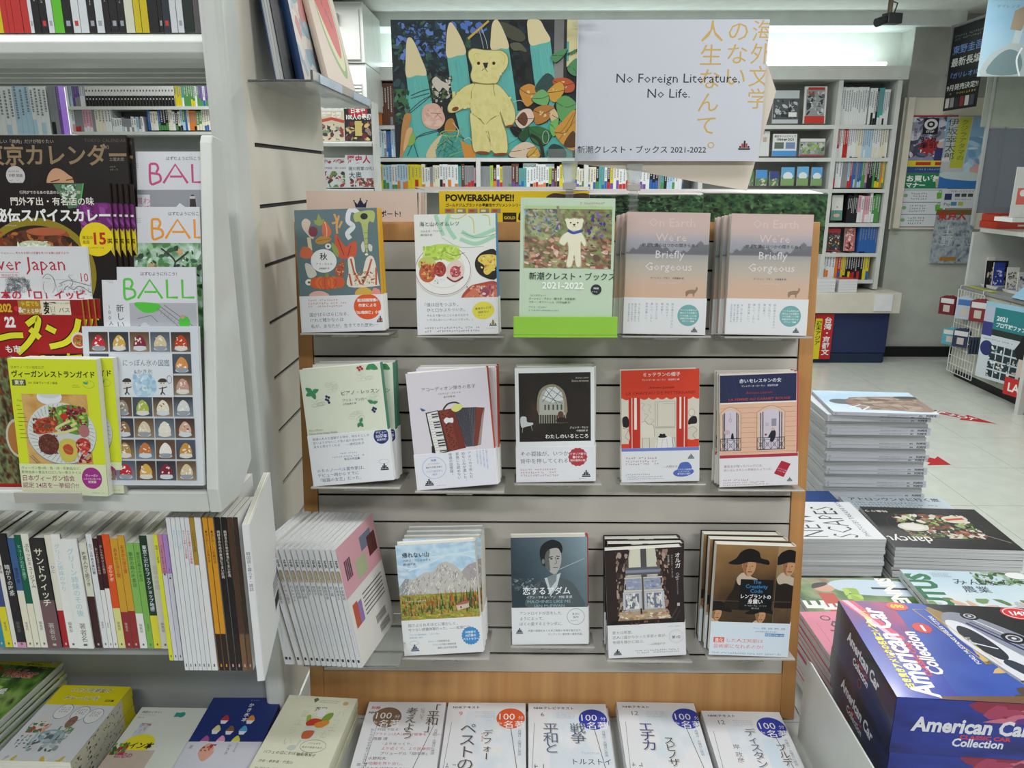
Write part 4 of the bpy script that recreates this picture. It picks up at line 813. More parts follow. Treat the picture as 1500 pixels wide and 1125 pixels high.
# upper shelf
YU = 1.24; zu = at(150, 46, Y=YU).z; xe = XP-.040
lip = [(YU+.02, zu), (YU+.008, zu-.004), (YU, zu-.014), (YU, zu-.030), (YU+.006, zu-.038), (YU+.02, zu-.042), (YU+.06, zu-.044), (YU+.12, zu-.024), (1.60, zu-.024), (1.60, zu)]
MB().prism(lip, -1.5, xe, 'x').build('upper_shelf', STEEL, un, .0015)
for a, b, c_ in ((1.40, 1.415, .038), (1.48, 1.50, .036), (1.575, 1.60, .034)): MB().box(-1.5, xe-.01, a, b, zu-c_, zu-.0245).build('stiffening_rib', STEEL, un)
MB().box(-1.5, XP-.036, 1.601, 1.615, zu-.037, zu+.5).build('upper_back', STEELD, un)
MB().prism([(YU+.004, zu+.001), (YU+.004, zu-.030), (YU+.05, zu-.050), (YU+.20, zu-.060), (YU+.20, zu+.004)], xe+.0005, xe+.0035, 'x').build('shelf_bracket', STEELD, un, .0008)
# lower shelf with the spines and the grey front below it
zl = at(150, 949, Y=1.015).z
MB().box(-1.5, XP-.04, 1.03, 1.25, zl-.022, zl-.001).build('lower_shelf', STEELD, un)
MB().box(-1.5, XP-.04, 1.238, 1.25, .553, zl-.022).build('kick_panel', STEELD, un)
MB().box(-1.5, XP-.04, 1.285, 1.30, zl, 1.5).build('rear_panel', STEEL, un)
# magazine rack
RK = 9.5
rk = empty('magazine_rack', (0, 0, 0)); tag(rk, 'leaning off-white magazine rack with a tall tapering side panel', 'magazine rack')
XK = -.400; zr0 = at(325, 751, X=XK).z; yk0 = at(325, 751, X=XK).y; yk1 = at(372, 700, X=XK).y; yk2 = at(322, 199, X=XK).y; zr1 = at(322, 199, X=XK).z; ykf = yk1-.030
MB().prism([(yk1, zr1-.005), (ykf, zr1), (ykf-.006, zr1-.01), (yk0-.003, zr0+.035), (yk0, zr0), (yk0+.07, zr0-.004), (yk1, zr0+.03)], XK-.016, XK, 'x').build('side_panel', STEEL, rk, .002)
MB().box(-1.3, XK-.016, yk0, yk0+.016, zr0, zr0+.030).build('front_ledge', STEEL, rk, .003)
MB().box(-1.3, XK-.016, yk0+.016, yk1, zr0, zr0+.006).build('bottom_tray', STEEL, rk)
MB().prism([(yk1, zr1-.02), (yk1-.004, zr1-.02), (yk1-.004, zr0+.006), (yk1, zr0+.006)], -1.3, XK-.0165, 'x').build('back_plate', STEEL, rk)
MB().box(at(22, 735, Y=yk0-.03).x, at(120, 735, Y=yk0-.03).x, yk0-.030, yk0-.027, at(22, 737, Y=yk0-.03).z, at(22, 722, Y=yk0-.03).z).build('guide_stop', ACRYLG, rk)

def mag(cv, w, h, t, name='magazine', **k):
    k.setdefault('spine', 'L'); k.setdefault('glossy', True); k.setdefault('pages', PAGESW)
    return make_book(name, w, h, t, cv, hard=False, **k)
def stack_up(b, n, dx, dy, lab, grp, dz=0):
    for i in range(1, n):
        c = copy_tree(b); M = b.rotation_euler.to_matrix(); c.location = b.location+M @ Vector((dx*i, dy*i, dz*i))
        tag(c, lab.format(['behind the front one', 'third from the front', 'fourth from the front', 'fifth from the front'][i-1]), 'magazine', grp)
def c_tokyo(h):
    s = (-240, 590, 552, 590+3464*h); c = Canvas(0.229, h, s, '#17120f', seed=20)
    c.blob([(110, 800), (115, 720), (150, 670), (200, 655), (260, 665), (300, 720), (320, 800), (330, 900), (100, 900)], '#1c1412'); c.blob([(170, 800), (172, 760), (195, 725), (240, 712), (280, 750), (302, 790), (300, 900), (180, 900)], '#b58a6c')
    c.blob([(150, 790), (160, 730), (190, 695), (235, 690), (275, 730), (296, 770), (250, 738), (215, 735), (185, 770), (172, 830)], '#17100e'); c.line([(198, 792), (240, 782)], 5, '#4a3026'); c.line([(268, 785), (300, 780)], 5, '#4a3026')
    c.text('に美味しい「焼肉」だけが知りたい', -75, 624, 19, '#a89e92', sx=1.0); c.text('TOKYO CALENDAR', 365, 620, 21, '#55483c')
    c.text('東京カレンダー', -95, 712, 98, '#8a7456', 'l', .02, .95); c.text("'10", 445, 650, 24, '#8a7a68'); c.text('土屋太鳳', 470, 700, 17, '#8f8578'); c.micro(470, 720, 520, 745, 2, '#8f8578')
    c.ell(42, 765, 43, c='#b3b0b0'); c.text('中野 英雄', 42, 770, 15, '#44403e', 'c', .01); c.micro(10, 740, 75, 752, 1, '#55504e'); c.micro(10, 780, 75, 800, 2, '#55504e')
    c.text('恋する食卓', -60, 900, 60, '#a8906c'); return c
def c_curry(h):
    s = (-250, 800, 480, 800+3464*h); c = Canvas(0.21, h, s, '#191010', seed=21)
    c.poly([(230, 805), (365, 802), (340, 905), (290, 910)], '#4a7050'); c.dabs(262, 808, 330, 885, 40, ['#90b09a', '#335540', '#c7d4c8'], 6, 16); c.line([(365, 802), (340, 905)], 5, '#4fae5a')
    c.blob([(330, 900), (420, 885), (490, 900), (490, 1010), (400, 1020), (340, 980)], '#6a2268'); c.dabs(340, 890, 490, 1010, 30, ['#7f3080', '#531a52', '#8c4290'], 12, 30)
    c.ell(130, 1190, 260, 240, '#8a7a20', n=48); c.ell(130, 1195, 236, 212, '#2a1c10', n=48); c.ell(120, 1190, 215, 190, '#5a3520', n=48); c.dabs(-60, 1010, 290, 1120, 90, ['#6a3a22', '#8c4a26', '#a86a30', '#4a2818', '#7c2f1c'], 10, 26); c.ell(180, 1010, 90, 18, '#a85a3c')
    c.blob([(40, 1080), (70, 1055), (120, 1050), (180, 1060), (200, 1095), (120, 1110), (50, 1110)], '#b9bfa4'); c.dabs(45, 1052, 195, 1090, 50, ['#d2d6c0', '#a0a88c'], 5, 11)
    c.blob([(470, 1010), (490, 1000), (490, 1120), (475, 1110), (455, 1060)], '#c2ac3a')
    c.text('行列ができるあの名店のレシピを大公開！', 78, 846, 15, '#d3cfc4', bold=.01); c.text('門外不出・有名店の味', 32, 893, 37.5, '#dcd8ce', 'l', .015, 1.0); c.text('秘伝スパイスカレー', -45, 962, 60, '#e2e2df', 'l', .035, .97); c.micro(0, 978, 70, 990, 1, '#cfcabc')
    c.ell(404, 1044, 76, 74, '#ddc51c', n=40); c.text('珠玉の', 340, 1042, 16, '#3a2a10', bold=.01); c.text('名店', 340, 1062, 16, '#3a2a10', bold=.01); c.text('15', 380, 1065, 72, '#b02a1c', 'l', .03, .95); c.text('選', 449, 1062, 26, '#3a2a10', bold=.015); c.micro(340, 1075, 470, 1086, 1, '#5a4a20')
    return c
def c_discover(h):
    s = (-346, 1085, 381, 1085+3464*h); c = Canvas(0.21, h, s, '#d3d5d8', seed=22)       # rows carry on at +375*3 below 1125
    c.text('ーケーション——、新たなる地域の定番を見つける旅に出掛けよう!', -40, 1118, 11.2, '#b5485a', bold=.02)
    c.text('Discover Japan', -230, 1190, 86, '#b02f42', 'l', 0, .98); c.text('10', 330, 1240, 54, '#b02f42', 'l', 0, .8); c.micro(285, 1205, 315, 1215, 1, '#b5485a'); c.line([(215, 1232), (320, 1232)], 1, '#888')
    c.rect(-30, 1200, 62, 1222, '#d3d5d8'); c.line([(-30, 1200), (62, 1200), (62, 1222), (-30, 1222)], 1.5, '#b5485a'); c.text('特別記念号', 56, 1219, 15, '#b5485a', 'r')
    R = c.rs
    for i in range(130): x, y = R.uniform(0, 105), R.uniform(1225, 1290); c.ring(x, y, R.uniform(3, 8), R.uniform(3, 7), 1.2, '#5a5f6a', 7)
    c.blob([(160, 1260), (168, 1220), (190, 1205), (215, 1222), (222, 1255), (225, 1300), (160, 1300)], '#cfd0d2')
    for p in ([(168, 1225), (190, 1206), (214, 1222), (220, 1260), (205, 1290)], [(172, 1240), (165, 1270), (175, 1300)], [(180, 1225), (205, 1228)], [(240, 1250), (280, 1235), (330, 1245), (390, 1262)], [(250, 1290), (270, 1262), (300, 1275), (330, 1260), (380, 1290)], [(285, 1215), (300, 1240), (292, 1262)]): c.curve(p, 1.8, '#4a4d55')
    for i in range(60): x, y = R.uniform(230, 385), R.uniform(1245, 1300); c.line([(x, y), (x+R.uniform(-12, 12), y+R.uniform(-8, 8))], 1.2, '#666a74', up=(i % 10 == 0))
    c.text('日本の「ロ」イッピ', -80, 1318, 48, '#b03042', 'l', .02); return c
def c_ramen(h):
    s = (-372, 1318, 357, 1318+3464*h); c = Canvas(0.21, h, s, '#a01f20', seed=23)
    c.rect(-260, 1318, 362, 1390, '#8f1a1e'); c.rect(70, 1322, 175, 1385, '#a87c2c'); c.text('202', -20, 1372, 50, '#d2ae2c', 'l', .04, .8); c.ell(60, 1358, 11, c='#c23030'); c.text('&', 68, 1375, 34, '#e0e0dc', 'l', .03)
    c.text('何度でも', 85, 1345, 25, '#d8c23a', 'l', .02, .8); c.text('使える特典', 85, 1378, 24, '#e0d8b0', 'l', .02, .8); c.rect(172, 1322, 305, 1386, '#dcd6c2'); c.text('麺', 182, 1378, 60, '#1c1816', 'l', .02); c.text('ラーメン大好きな', 240, 1338, 10, '#3a3430'); c.text('パス', 250, 1374, 26, '#2a2420')
    c.text('22', 0, 1440, 62, '#e6e4e0', 'l', .05, .75); c.poly([(150, 1565), (362, 1560), (362, 1700), (150, 1700)], '#26201c')
    for w_, k in ((58, '#14100e'), (42, '#d9d62e')):
        for p in ([(-40, 1493), (20, 1480), (75, 1478)], [(98, 1430), (150, 1400), (140, 1450), (95, 1512), (40, 1560)], [(110, 1450), (150, 1490)], [(185, 1440), (225, 1462)], [(335, 1405), (315, 1460), (265, 1510), (190, 1530)]): c.curve(p, w_*.62, k)
    for w_, k in ((38, '#14100e'), (24, '#d9d62e')):
        for p in ([(30, 1600), (90, 1580), (90, 1640)], [(120, 1585), (160, 1575), (150, 1610), (110, 1640)], [(200, 1570), (195, 1620)], [(230, 1580), (330, 1572)], [(270, 1560), (265, 1640)], [(310, 1590), (330, 1640)]): c.curve(p, w_*.55, k)
    c.ell(325, 1500, 35, 37, '#dcd2c4'); c.ell(325, 1502, 28, 28, '#b5603c'); c.dabs(302, 1480, 348, 1524, 20, ['#d9a45a', '#8c3c28', '#6f8c3c'], 4, 9); c.text('も市', -15, 1555, 36, '#e0ded8', 'l', .03)
    c.noise(-260, 1580, 30, 2180, ['#1c2a1c', '#5a2c1c', '#7c8a5c', '#33201c', '#8c4a2c'], 14, 8, 40, 60); c.text('京', -12, 1605, 40, '#9aa0a4')
    c.ell(-10, 1960, 60, 95, '#c4bfb4'); c.ell(-16, 1960, 44, 80, '#b0763c'); c.rect(-20, 1720, 10, 1810, '#7a2024'); return c
def c_vegan():
    s = (32, 450, 436, 1095); c = Canvas(.113, .181, s, '#cbd62a', seed=24)
    c.text('日本ヴィーガン協会公式', 42, 494, 14, '#3f4a1c'); c.text('ヴィーガンレストランガイド', 42, 532, 32.5, '#2b3012', 'l', .03, .91); c.rect(42, 546, 105, 574, '#4a4f40'); c.text('東京', 74, 568, 22, '#dfe4c0', 'c', .02); c.text('監修', 115, 564, 9, '#3f4a1c'); c.text('日本ヴィーガン協会', 138, 565, 12.5, '#3f4a1c', bold=.01)
    c.ring(392, 565, 26, 17, 1.5, '#6a9a4a'); c.poly([(365, 552), (380, 556), (392, 550), (386, 566), (372, 564)], '#2f9a7a'); c.micro(315, 565, 360, 582, 2, '#5a6a20'); c.text('Tokyo restaurants', 52, 648, 14, '#5a6a20', shear=.3)
    c.rect(78, 612, 378, 945, '#c09a5c'); c.noise(78, 612, 378, 945, ['#b98a4a', '#cfa868', '#a87840'], 6, 3, 20, 20)
    c.ell(205, 625, 58, 36, '#d9dce0'); c.ell(205, 612, 50, 20, '#c6cacc'); c.rect(78, 590, 378, 612, '#cbd62a'); c.text('', 0, 0, 1, '#000')
    c.ell(245, 800, 160, 148, '#8c918c', n=44); c.ell(245, 796, 158, 145, '#ccd0cc', n=44)
    for i in range(44): a = i*.1428; c.line([(245+118*math.cos(a), 796+106*math.sin(a)), (245+152*math.cos(a+.12), 796+140*math.sin(a+.12))], 2.2, '#7c847e', up=(i == 0))
    c.ell(245, 796, 112, 100, '#c3c7c2', n=40); c.blob([(190, 720), (230, 675), (300, 660), (365, 690), (372, 760), (330, 800), (270, 790), (215, 760)], '#5f8a34'); c.dabs(195, 670, 368, 790, 150, ['#6f9c3c', '#8fb54c', '#3f5f24', '#8c2f3c', '#a8c860', '#5a2030'], 6, 16)
    c.dabs(280, 665, 345, 720, 30, ['#8c2a34', '#5f1c2c', '#a84048'], 6, 14)
    for p in ([(205, 780), (250, 755), (290, 735)], [(215, 795), (260, 790), (320, 770)], [(290, 760), (320, 745)]): c.curve(p, 12, '#ccc88a')
    c.blob([(115, 770), (140, 735), (200, 720), (225, 755), (190, 790), (130, 800)], '#a33a24'); c.dabs(115, 725, 225, 795, 46, ['#b9482c', '#7a2a1c', '#6a4a34', '#c96a3c'], 6, 15); c.ell(265, 715, 18, 15, '#b83228')
    c.ell(180, 848, 48, 50, '#5f3028'); c.dabs(138, 802, 224, 894, 110, ['#6f3a30', '#4a241e', '#82483c'], 3, 7); c.blob([(225, 880), (235, 835), (270, 820), (305, 835), (310, 895), (280, 930), (240, 925)], '#c2b552'); c.blob([(245, 860), (270, 845), (292, 865), (285, 895), (255, 890)], '#b9482c'); c.line([(255, 870), (285, 885)], 4, '#6f8a34')
    c.ell(340, 850, 34, 34, '#a8302c'); c.dabs(310, 820, 372, 935, 50, ['#b9382e', '#6a1c22', '#c9524a', '#d9a08c'], 6, 14); c.ell(350, 782, 24, 30, '#a86a6c'); c.line([(86, 905), (120, 940)], 4, '#8c7a5c'); c.line([(96, 900), (130, 938)], 3, '#8c7a5c')
    for i in range(9): c.line([(52, 665+i*19), (52+16+(i*7) % 34, 665+i*19)], 2.4, '#77862a', up=(i == 0))
    c.rect(32, 942, 436, 1095, '#d3dcae', '#ccd2b4'); k = '#4c5548'
    c.text('ヴィーガン食=肉・魚・卵・乳製品など、', 40, 968, 15.5, k); c.text('動物由来の食品を口にしない食スタイル', 40, 988, 15.5, k); c.text('日本ヴィーガン協会', 38, 1022, 30, '#8c2a6a', 'l', .008, .92); c.text('認定 24店を一挙紹介!!', 38, 1056, 28, '#8c2a6a', 'l', .008, .96)
    c.ell(366, 1008, 47, 52, '#9a2f80', n=32); c.text('ヴィーガン', 366, 1000, 12, '#e8dce6', 'c', .02); c.text('レストランガイドの', 366, 1015, 9, '#e8dce6', 'c', .02); c.text('決定版', 366, 1031, 13, '#e8dce6', 'c', .02); c.micro(360, 1075, 425, 1084, 1, k)
    return c
def ball(col, art, w, h):
    s = (0, 0, 275*w/.122, 394*h/.175); c = Canvas(w, h, s, '#cccdd2', seed=25)
    c.text('はずむように働こう！', 114, 24, 11.5, '#3a3a40', 'l', .01); c.micro(14, 32, 38, 48, 3, '#55585f')
    for p in ([(66, 36), (66, 90), (84, 90), (96, 82), (92, 66), (68, 62)], [(66, 36), (84, 36), (90, 48), (84, 60)]): c.curve(p, 7, col)
    c.line([(104, 91), (141, 37), (176, 91)], 7, col); c.line([(124, 72), (160, 72)], 6, col); c.line([(191, 36), (191, 88), (222, 88)], 7, col); c.line([(236, 36), (236, 88), (270, 88)], 7, col)
    if art == 'bottle':
        c.rect(16, 110, 314, 400, '#8d9096', '#777a82'); c.rect(16, 124, 62, 270, '#c9cacf'); c.text('わざわざ', 52, 132, 21, '#b04a7c', vert=True); c.text('買いたい', 30, 132, 21, '#b04a7c', vert=True); c.poly([(134, 165), (150, 148), (166, 160), (158, 210), (130, 210)], '#cfd3d8'); c.blob([(180, 152), (182, 128), (194, 126), (198, 152), (202, 220), (176, 220)], '#26191c'); c.rect(180, 128, 196, 136, '#b9b4b0')
    elif art == 'leaves':
        c.noise(0, 104, 330, 424, ['#26382c', '#4f7a4c', '#7fa886', '#b5cbbd', '#3c5f44'], 12, 6, 60, 60); c.dabs(0, 104, 330, 300, 170, ['#4a7c44', '#26402e', '#8fb88a', '#c3d6cb', '#35583c'], 5, 15)
        for p in ([(100, 210), (130, 160), (90, 120)], [(130, 160), (170, 130)], [(60, 240), (60, 160)], [(200, 200), (150, 170)]): c.curve(p, 5, '#33302a')
        for x, y in ((145, 130), (80, 180), (60, 172)): c.poly([(x+13*math.cos(a*.628)*(1 if a % 2 else .5), y+13*math.sin(a*.628)*(1 if a % 2 else .5)) for a in range(10)], '#c29a6a')
        c.rect(210, 150, 260, 180, '#d9dbd9'); c.text('代', 222, 176, 24, '#2a2a2c')
    else:
        c.rect(78, 104, 330, 424, '#a7a9b0', '#8c9098'); c.text('新しい働き方', 50, 108, 24, '#33363c', vert=True); c.text('100人の', 22, 108, 14, '#33363c', vert=True, gap=1.15); c.blob([(92, 104), (150, 104), (170, 112), (158, 128), (120, 132)], '#4fb53c')
        for p in ([(90, 175), (130, 165), (150, 200)], [(160, 120), (230, 180)], [(170, 115), (250, 178)], [(180, 110), (262, 170)], [(95, 200), (240, 195)], [(100, 150), (140, 140), (160, 160)]): c.line(p, 2, '#6a6e76')
        for i in range(8): c.line([(165+i*9, 118+i*7), (160+i*9, 130+i*7)], 1.5, '#80848c', up=(i == 0))
        c.ell(238, 160, 17, 19, '#4aae3c'); c.ell(233, 144, 6, c='#b9907c'); c.rect(228, 172, 243, 188, '#b59a8a'); c.blob([(98, 190), (120, 160), (145, 185), (140, 205), (100, 205)], '#b5b8bf'); c.text('働', 48, 215, 22, '#33363c', 'c')
    return c
def c_ice():
    s = (357, 307, 905, 1042); c = Canvas(.150, .209, s, '#c6cdd4', seed=26)
    cols = ['#b3283a', '#c9a24a', '#7a2438', '#c9b896', '#b5401f', '#d0c4a4', '#c98a4a', '#b98f84', '#b5394a', '#8f8a80', '#9fb04a', '#d3cdb9', '#c6c9c4', '#b5803c', '#8c6a4a', '#c9bda4', '#d6d0c4', '#c2a08a', '#9a4a4c', '#a8884a', '#b9703c', '#dcd9d4', '#b98a3c', '#cfc2ac']
    k = 0
    for r in range(7):
        for q in range(5):
            x0, y0 = 386+q*98+(4 if r > 3 else 0), 332+r*99
            if 0 < r < 3 and q < 4 and not (q == 0 and r == 1): continue
            c.rect(x0, y0, x0+92, y0+90, ['#3a2c2a', '#2c3038', '#55402e', '#46505c'][(r*3+q) % 4], ['#6a5444', '#4a4a50', '#8c7a64', '#77808a'][(r+q) % 4]); f = cols[k % 24]; k += 1
            c.ell(x0+46, y0+76, 32, 10, '#b9c0c4'); c.blob([(x0+16, y0+60), (x0+24, y0+34), (x0+44, y0+14), (x0+66, y0+28), (x0+76, y0+58), (x0+64, y0+76), (x0+28, y0+76)], f)
            c.dabs(x0+24, y0+24, x0+68, y0+70, 12, [f, '#dcd6ca', '#e2e0d8' if k % 3 else '#7c2a20'], 4, 9); c.blob([(x0+18, y0+66), (x0+74, y0+66), (x0+60, y0+84), (x0+32, y0+84)], ['#c3cbd0', '#8c949c', '#d0ccc0'][k % 3])
    c.rect(484, 430, 782, 630, '#ccd2d8'); c.text('にっぽん氷の図鑑', 768, 485, 33, '#51626c', 'r', 0, .86); c.text('&かき氷', 640, 522, 25, '#51626c', 'c')
    c.blob([(590, 560), (640, 520), (690, 545), (700, 600), (650, 628), (600, 620)], '#a3c0d4'); c.dabs(590, 525, 700, 625, 30, ['#b5cedd', '#8fb2ca', '#c9dae4'], 9, 22); c.text('小池隆介', 652, 592, 14, '#6f808a', 'c')
    for x in (730, 560): c.ell(x, 565, 17, 18, '#d3cfc6'); c.blob([(x-20, 560), (x-10, 545), (x+14, 545), (x+20, 560)], '#3f3a34'); c.line([(x, 583), (x-2, 605), (x-10, 618)], 7, '#4a4238'); c.line([(x-2, 605), (x+10, 618)], 5, '#4a4238'); c.ell(x-6, 566, 2.5, c='#222'); c.ell(x+7, 566, 2.5, c='#222'); c.line([(x-18, 590), (x, 588), (x+22, 582)], 4, '#4a4238')
    c.ring(764, 548, 11, 18, 2, '#55595c'); return c
def rack(b, px, py, Y, w, h, lab, corner='l', cat='magazine', lean=RK, roll=0):
    place(b, px, py, Y=Y, anchor=((-w/2 if corner == 'l' else w/2), 0, h), lean=lean, roll=roll); return tag(b, lab, cat, 'magazines in the leaning rack')
GR = 'magazines in the leaning rack'
def fit(px, py, Y, w, h, lean=RK, right=True):
    p = at(px, py, Y=Y); h = min(h, (p.z-zr0-.009)/math.cos(math.radians(lean)))
    return (min(w, XK-.018-p.x) if right else w), h
for fn_, px, py, dY, w_, h_, n, t_, dx, kw, l1, l2 in ((c_tokyo, 184, 198, .040, .229, .293, 2, .006, .005, dict(cover='#17120f', back='#201a18'), 'black magazine with bronze title and a woman peering out', 'black bronze titled magazine, {}'), (c_curry, 160, 268, .068, .21, .297, 5, .0035, .0055, dict(cover='#191010', spine_c='#2a1c16', back='#191010'), 'dark magazine with curry pan and yellow disc, front copy', 'dark curry magazine, {}'),
        (c_discover, 127, 361, .080, .21, .297, 4, .0035, .0062, dict(cover='#d3d5d8'), 'white magazine with crimson title and line drawings, front copy', 'white crimson titled magazine, {}'), (c_ramen, 119, 439, .096, .21, .285, 4, .0035, .0056, dict(cover='#a01f20', spine_c='#a87c2c'), 'red magazine with huge yellow letters, front copy', 'red magazine with yellow letters, {}')):
    le = 3 if px < 130 else 6; w_, h_ = fit(px, py, yk1-dY, w_, h_, le, False); b = rack(mag(fn_(h_), w_, h_, t_, spine='R', **kw), px, py, yk1-dY, w_, h_, l1, 'r', lean=le); stack_up(b, n, dx, t_+.0003, l2, GR, -.002 if n == 2 else 0)
for k_, art, px, py, dY, lab in (('#b83f78', 'bottle', 186, 222, .030, 'magazine with pink title letters and a grey picture'), ('#dc8f2c', 'leaves', 189, 303, .052, 'magazine with orange title letters and green leaves'), ('#55b845', 'stairs', 148, 391, .078, 'magazine with green title letters and a sketched stair')):
    w_, h_ = fit(px, py, yk1-dY, .122, .175); rack(mag(ball(k_, art, w_, h_), w_, h_, .004), px, py, yk1-dY, w_, h_, lab)
rack(mag(c_ice(), .150, .209, .008), 120, 478, yk1-.098, .150, .209, 'shaved ice picture guide with rows of dessert photographs', cat='book')
b = make_book('guidebook', .113, .181, .011, c_vegan(), 'R', '#cbd62a', '#cfcfc4', hard=False, pages=PAGESW, back='#cbd62a'); place(b, 10.5, 525, Y=yk0-.004, anchor=(-.0565, 0, .181), lean=4, roll=.6); tag(b, 'lime yellow restaurant guide with a plate of vegetables, front copy', 'book', 'guides at the front of the rack')
stack_up(b, 2, .0145, .012, 'lime yellow restaurant guide, {}', 'guides at the front of the rack')

# ---------------------------------------------------------------- spines on the lower shelf
def upright(x0, x1, pyb, Y, h, depth, top, bot, split, title, tc, lab, tc2='#555', tsz=.62, back='#e0e0dc', name='book', sub=''):
    """a book standing spine out between two picture columns"""
    a, b_ = at(x0, pyb, Y=Y), at(x1, pyb, Y=Y); t = b_.x-a.x; z = zl
    c = Canvas(t-.0006, h, (0, 0, 100, 100*h/t), top, seed=int(x0*7)); HH = 100*h/t
    if bot: c.rect(0, HH*split, 100, HH, bot)
    if title:
        s = min(100*tsz, HH*.62/len(title)); c.text(title, 50, HH*.08+(HH*.18 if len(title) < 7 else 0), s, tc, vert=True, bold=.012)
    if sub: c.text(sub, 50, HH*.76, min(45, HH*.18/len(sub)), tc2, vert=True)
    c.rect(38, HH*.955, 62, HH*.975, tc2)
    bk = make_book(name, depth, h, t-.0006, None, 'R', top, top, c, hard=t > .012, back=back)
    bk.rotation_euler = (0, 0, -math.pi/2); bk.location = (a.x, Y+depth/2, z+.0005); return tag(bk, lab, 'magazine' if name == 'magazine' else 'book', 'spines on the lower shelf of the left bookcase')
S_ = 3.75
SP = [(-38, 0, '#dcdcd0', None, .6, '喫茶の時間', '#444', 'cream spined book at the frame edge'), (0, 36, '#d5d8da', '#2f8496', .62, '純喫茶レシピ', '#333', 'white spined book with teal foot'), (36, 78, '#3c4a78', '#d2c92a', .62, '', '#333', 'starry blue spined book with yellow foot'),
      (78, 105, '#d8d6d2', None, .6, '隠喫茶', '#7a3a4a', 'thin white spined book with a wine title'), (105, 155, '#231f22', '#c890b0', .95, '暗がりの喫茶', '#ccc', 'black photographic spine with a pink foot'), (155, 193, '#3a5c8c', '#dcd8c4', .47, '東京喫茶', '#1c2a44', 'blue spined book with cream foot'),
      (193, 230, '#0e5a44', '#dcd8c4', .6, 'ヒュージの焼き菓子', '#8fc0a8', 'dark green spined book with cream foot'), (230, 272, '#dcdccf', None, .6, 'ぷらっとミュージアム', '#2c2c2c', 'cream spined museum guide with a check mark'),
      (272, 352, '#2b2929', '#6c5256', .55, 'サンドウィッチ', '#dcd6c8', 'thick charcoal and mauve spined sandwich book'), (352, 388, '#dad8c8', '#a4202a', .66, 'ひと', '#77a', 'cream spined book with a red foot'),
      (388, 438, '#dfe1df', None, .6, 'グリーン姉妹のやり', '#a8c4cc', 'white spined book with pale blue title'), (438, 525, '#dee0de', None, .6, 'グリーン姉妹のその後', '#a8c4cc', 'thickest white spined book with pale blue title'),
      (527, 568, '#d2d2c2', '#3c1d21', .5, '喫茶人かく語りき', '#44403a', 'shorter cream and maroon spined book'), (571, 603, '#d6d9dc', None, .6, 'カフェのある美術館', '#3c424a', 'white spined art museum café book'),
      (603, 628, '#3c161a', '#dcdcda', .46, 'おしゃれなひとの休日', '#c9a8a0', 'maroon topped thin spine beside the café book'), (628, 655, '#3c161a', '#dcdcda', .46, 'おしゃれなひとの休日', '#c9a8a0', 'maroon topped thin spine beside the orange book'),
      (655, 695, '#d5501c', '#d3d288', .64, 'ぷらナポ', '#ecd8c0', 'orange spined book with pale lime foot'), (695, 735, '#c9982c', '#8c2a2e', .66, 'あまから洋食堂', '#a8302c', 'mustard and dark red spine beside the orange book'),
      (735, 773, '#c9982c', '#8c2a2e', .66, 'あまから洋食堂', '#a8302c', 'mustard and dark red spine beside the light green book'), (773, 815, '#7fb259', '#dcdcdb', .66, '東京の森の喫茶店', '#44633a', 'light green spined book with white foot'),
      (815, 850, '#78ae52', None, .6, '東京の森の喫茶店', '#44633a', 'all light green spined book'), (850, 892, '#1c3826', '#d6ce3a', .7, '東京こだわりブックショップ地図', '#dde', 'dark green spined bookshop map with yellow foot'), (892, 938, '#cdcec2', None, .6, '珈琲の時間', '#b5b5a8', 'beige spined book before the thin magazines')]
for i, (a, b_, t, bo, sp_, ti, tc, lab) in enumerate(SP):
    pyb = 947+min(1, a/900)*6; dp = .128; hh = [.188, .19, .183][i % 3] if i not in (12, 19, 20) else .176
    bk = upright(a/S_, b_/S_, 950, 1.015, hh, dp, t, bo, sp_, ti, tc, lab, sub=['', '編集部', '著者名'][i % 3], tc2='#b9b4a8' if sum(lin(bo or t)) < .6 else '#66625c')
YM = 1.0
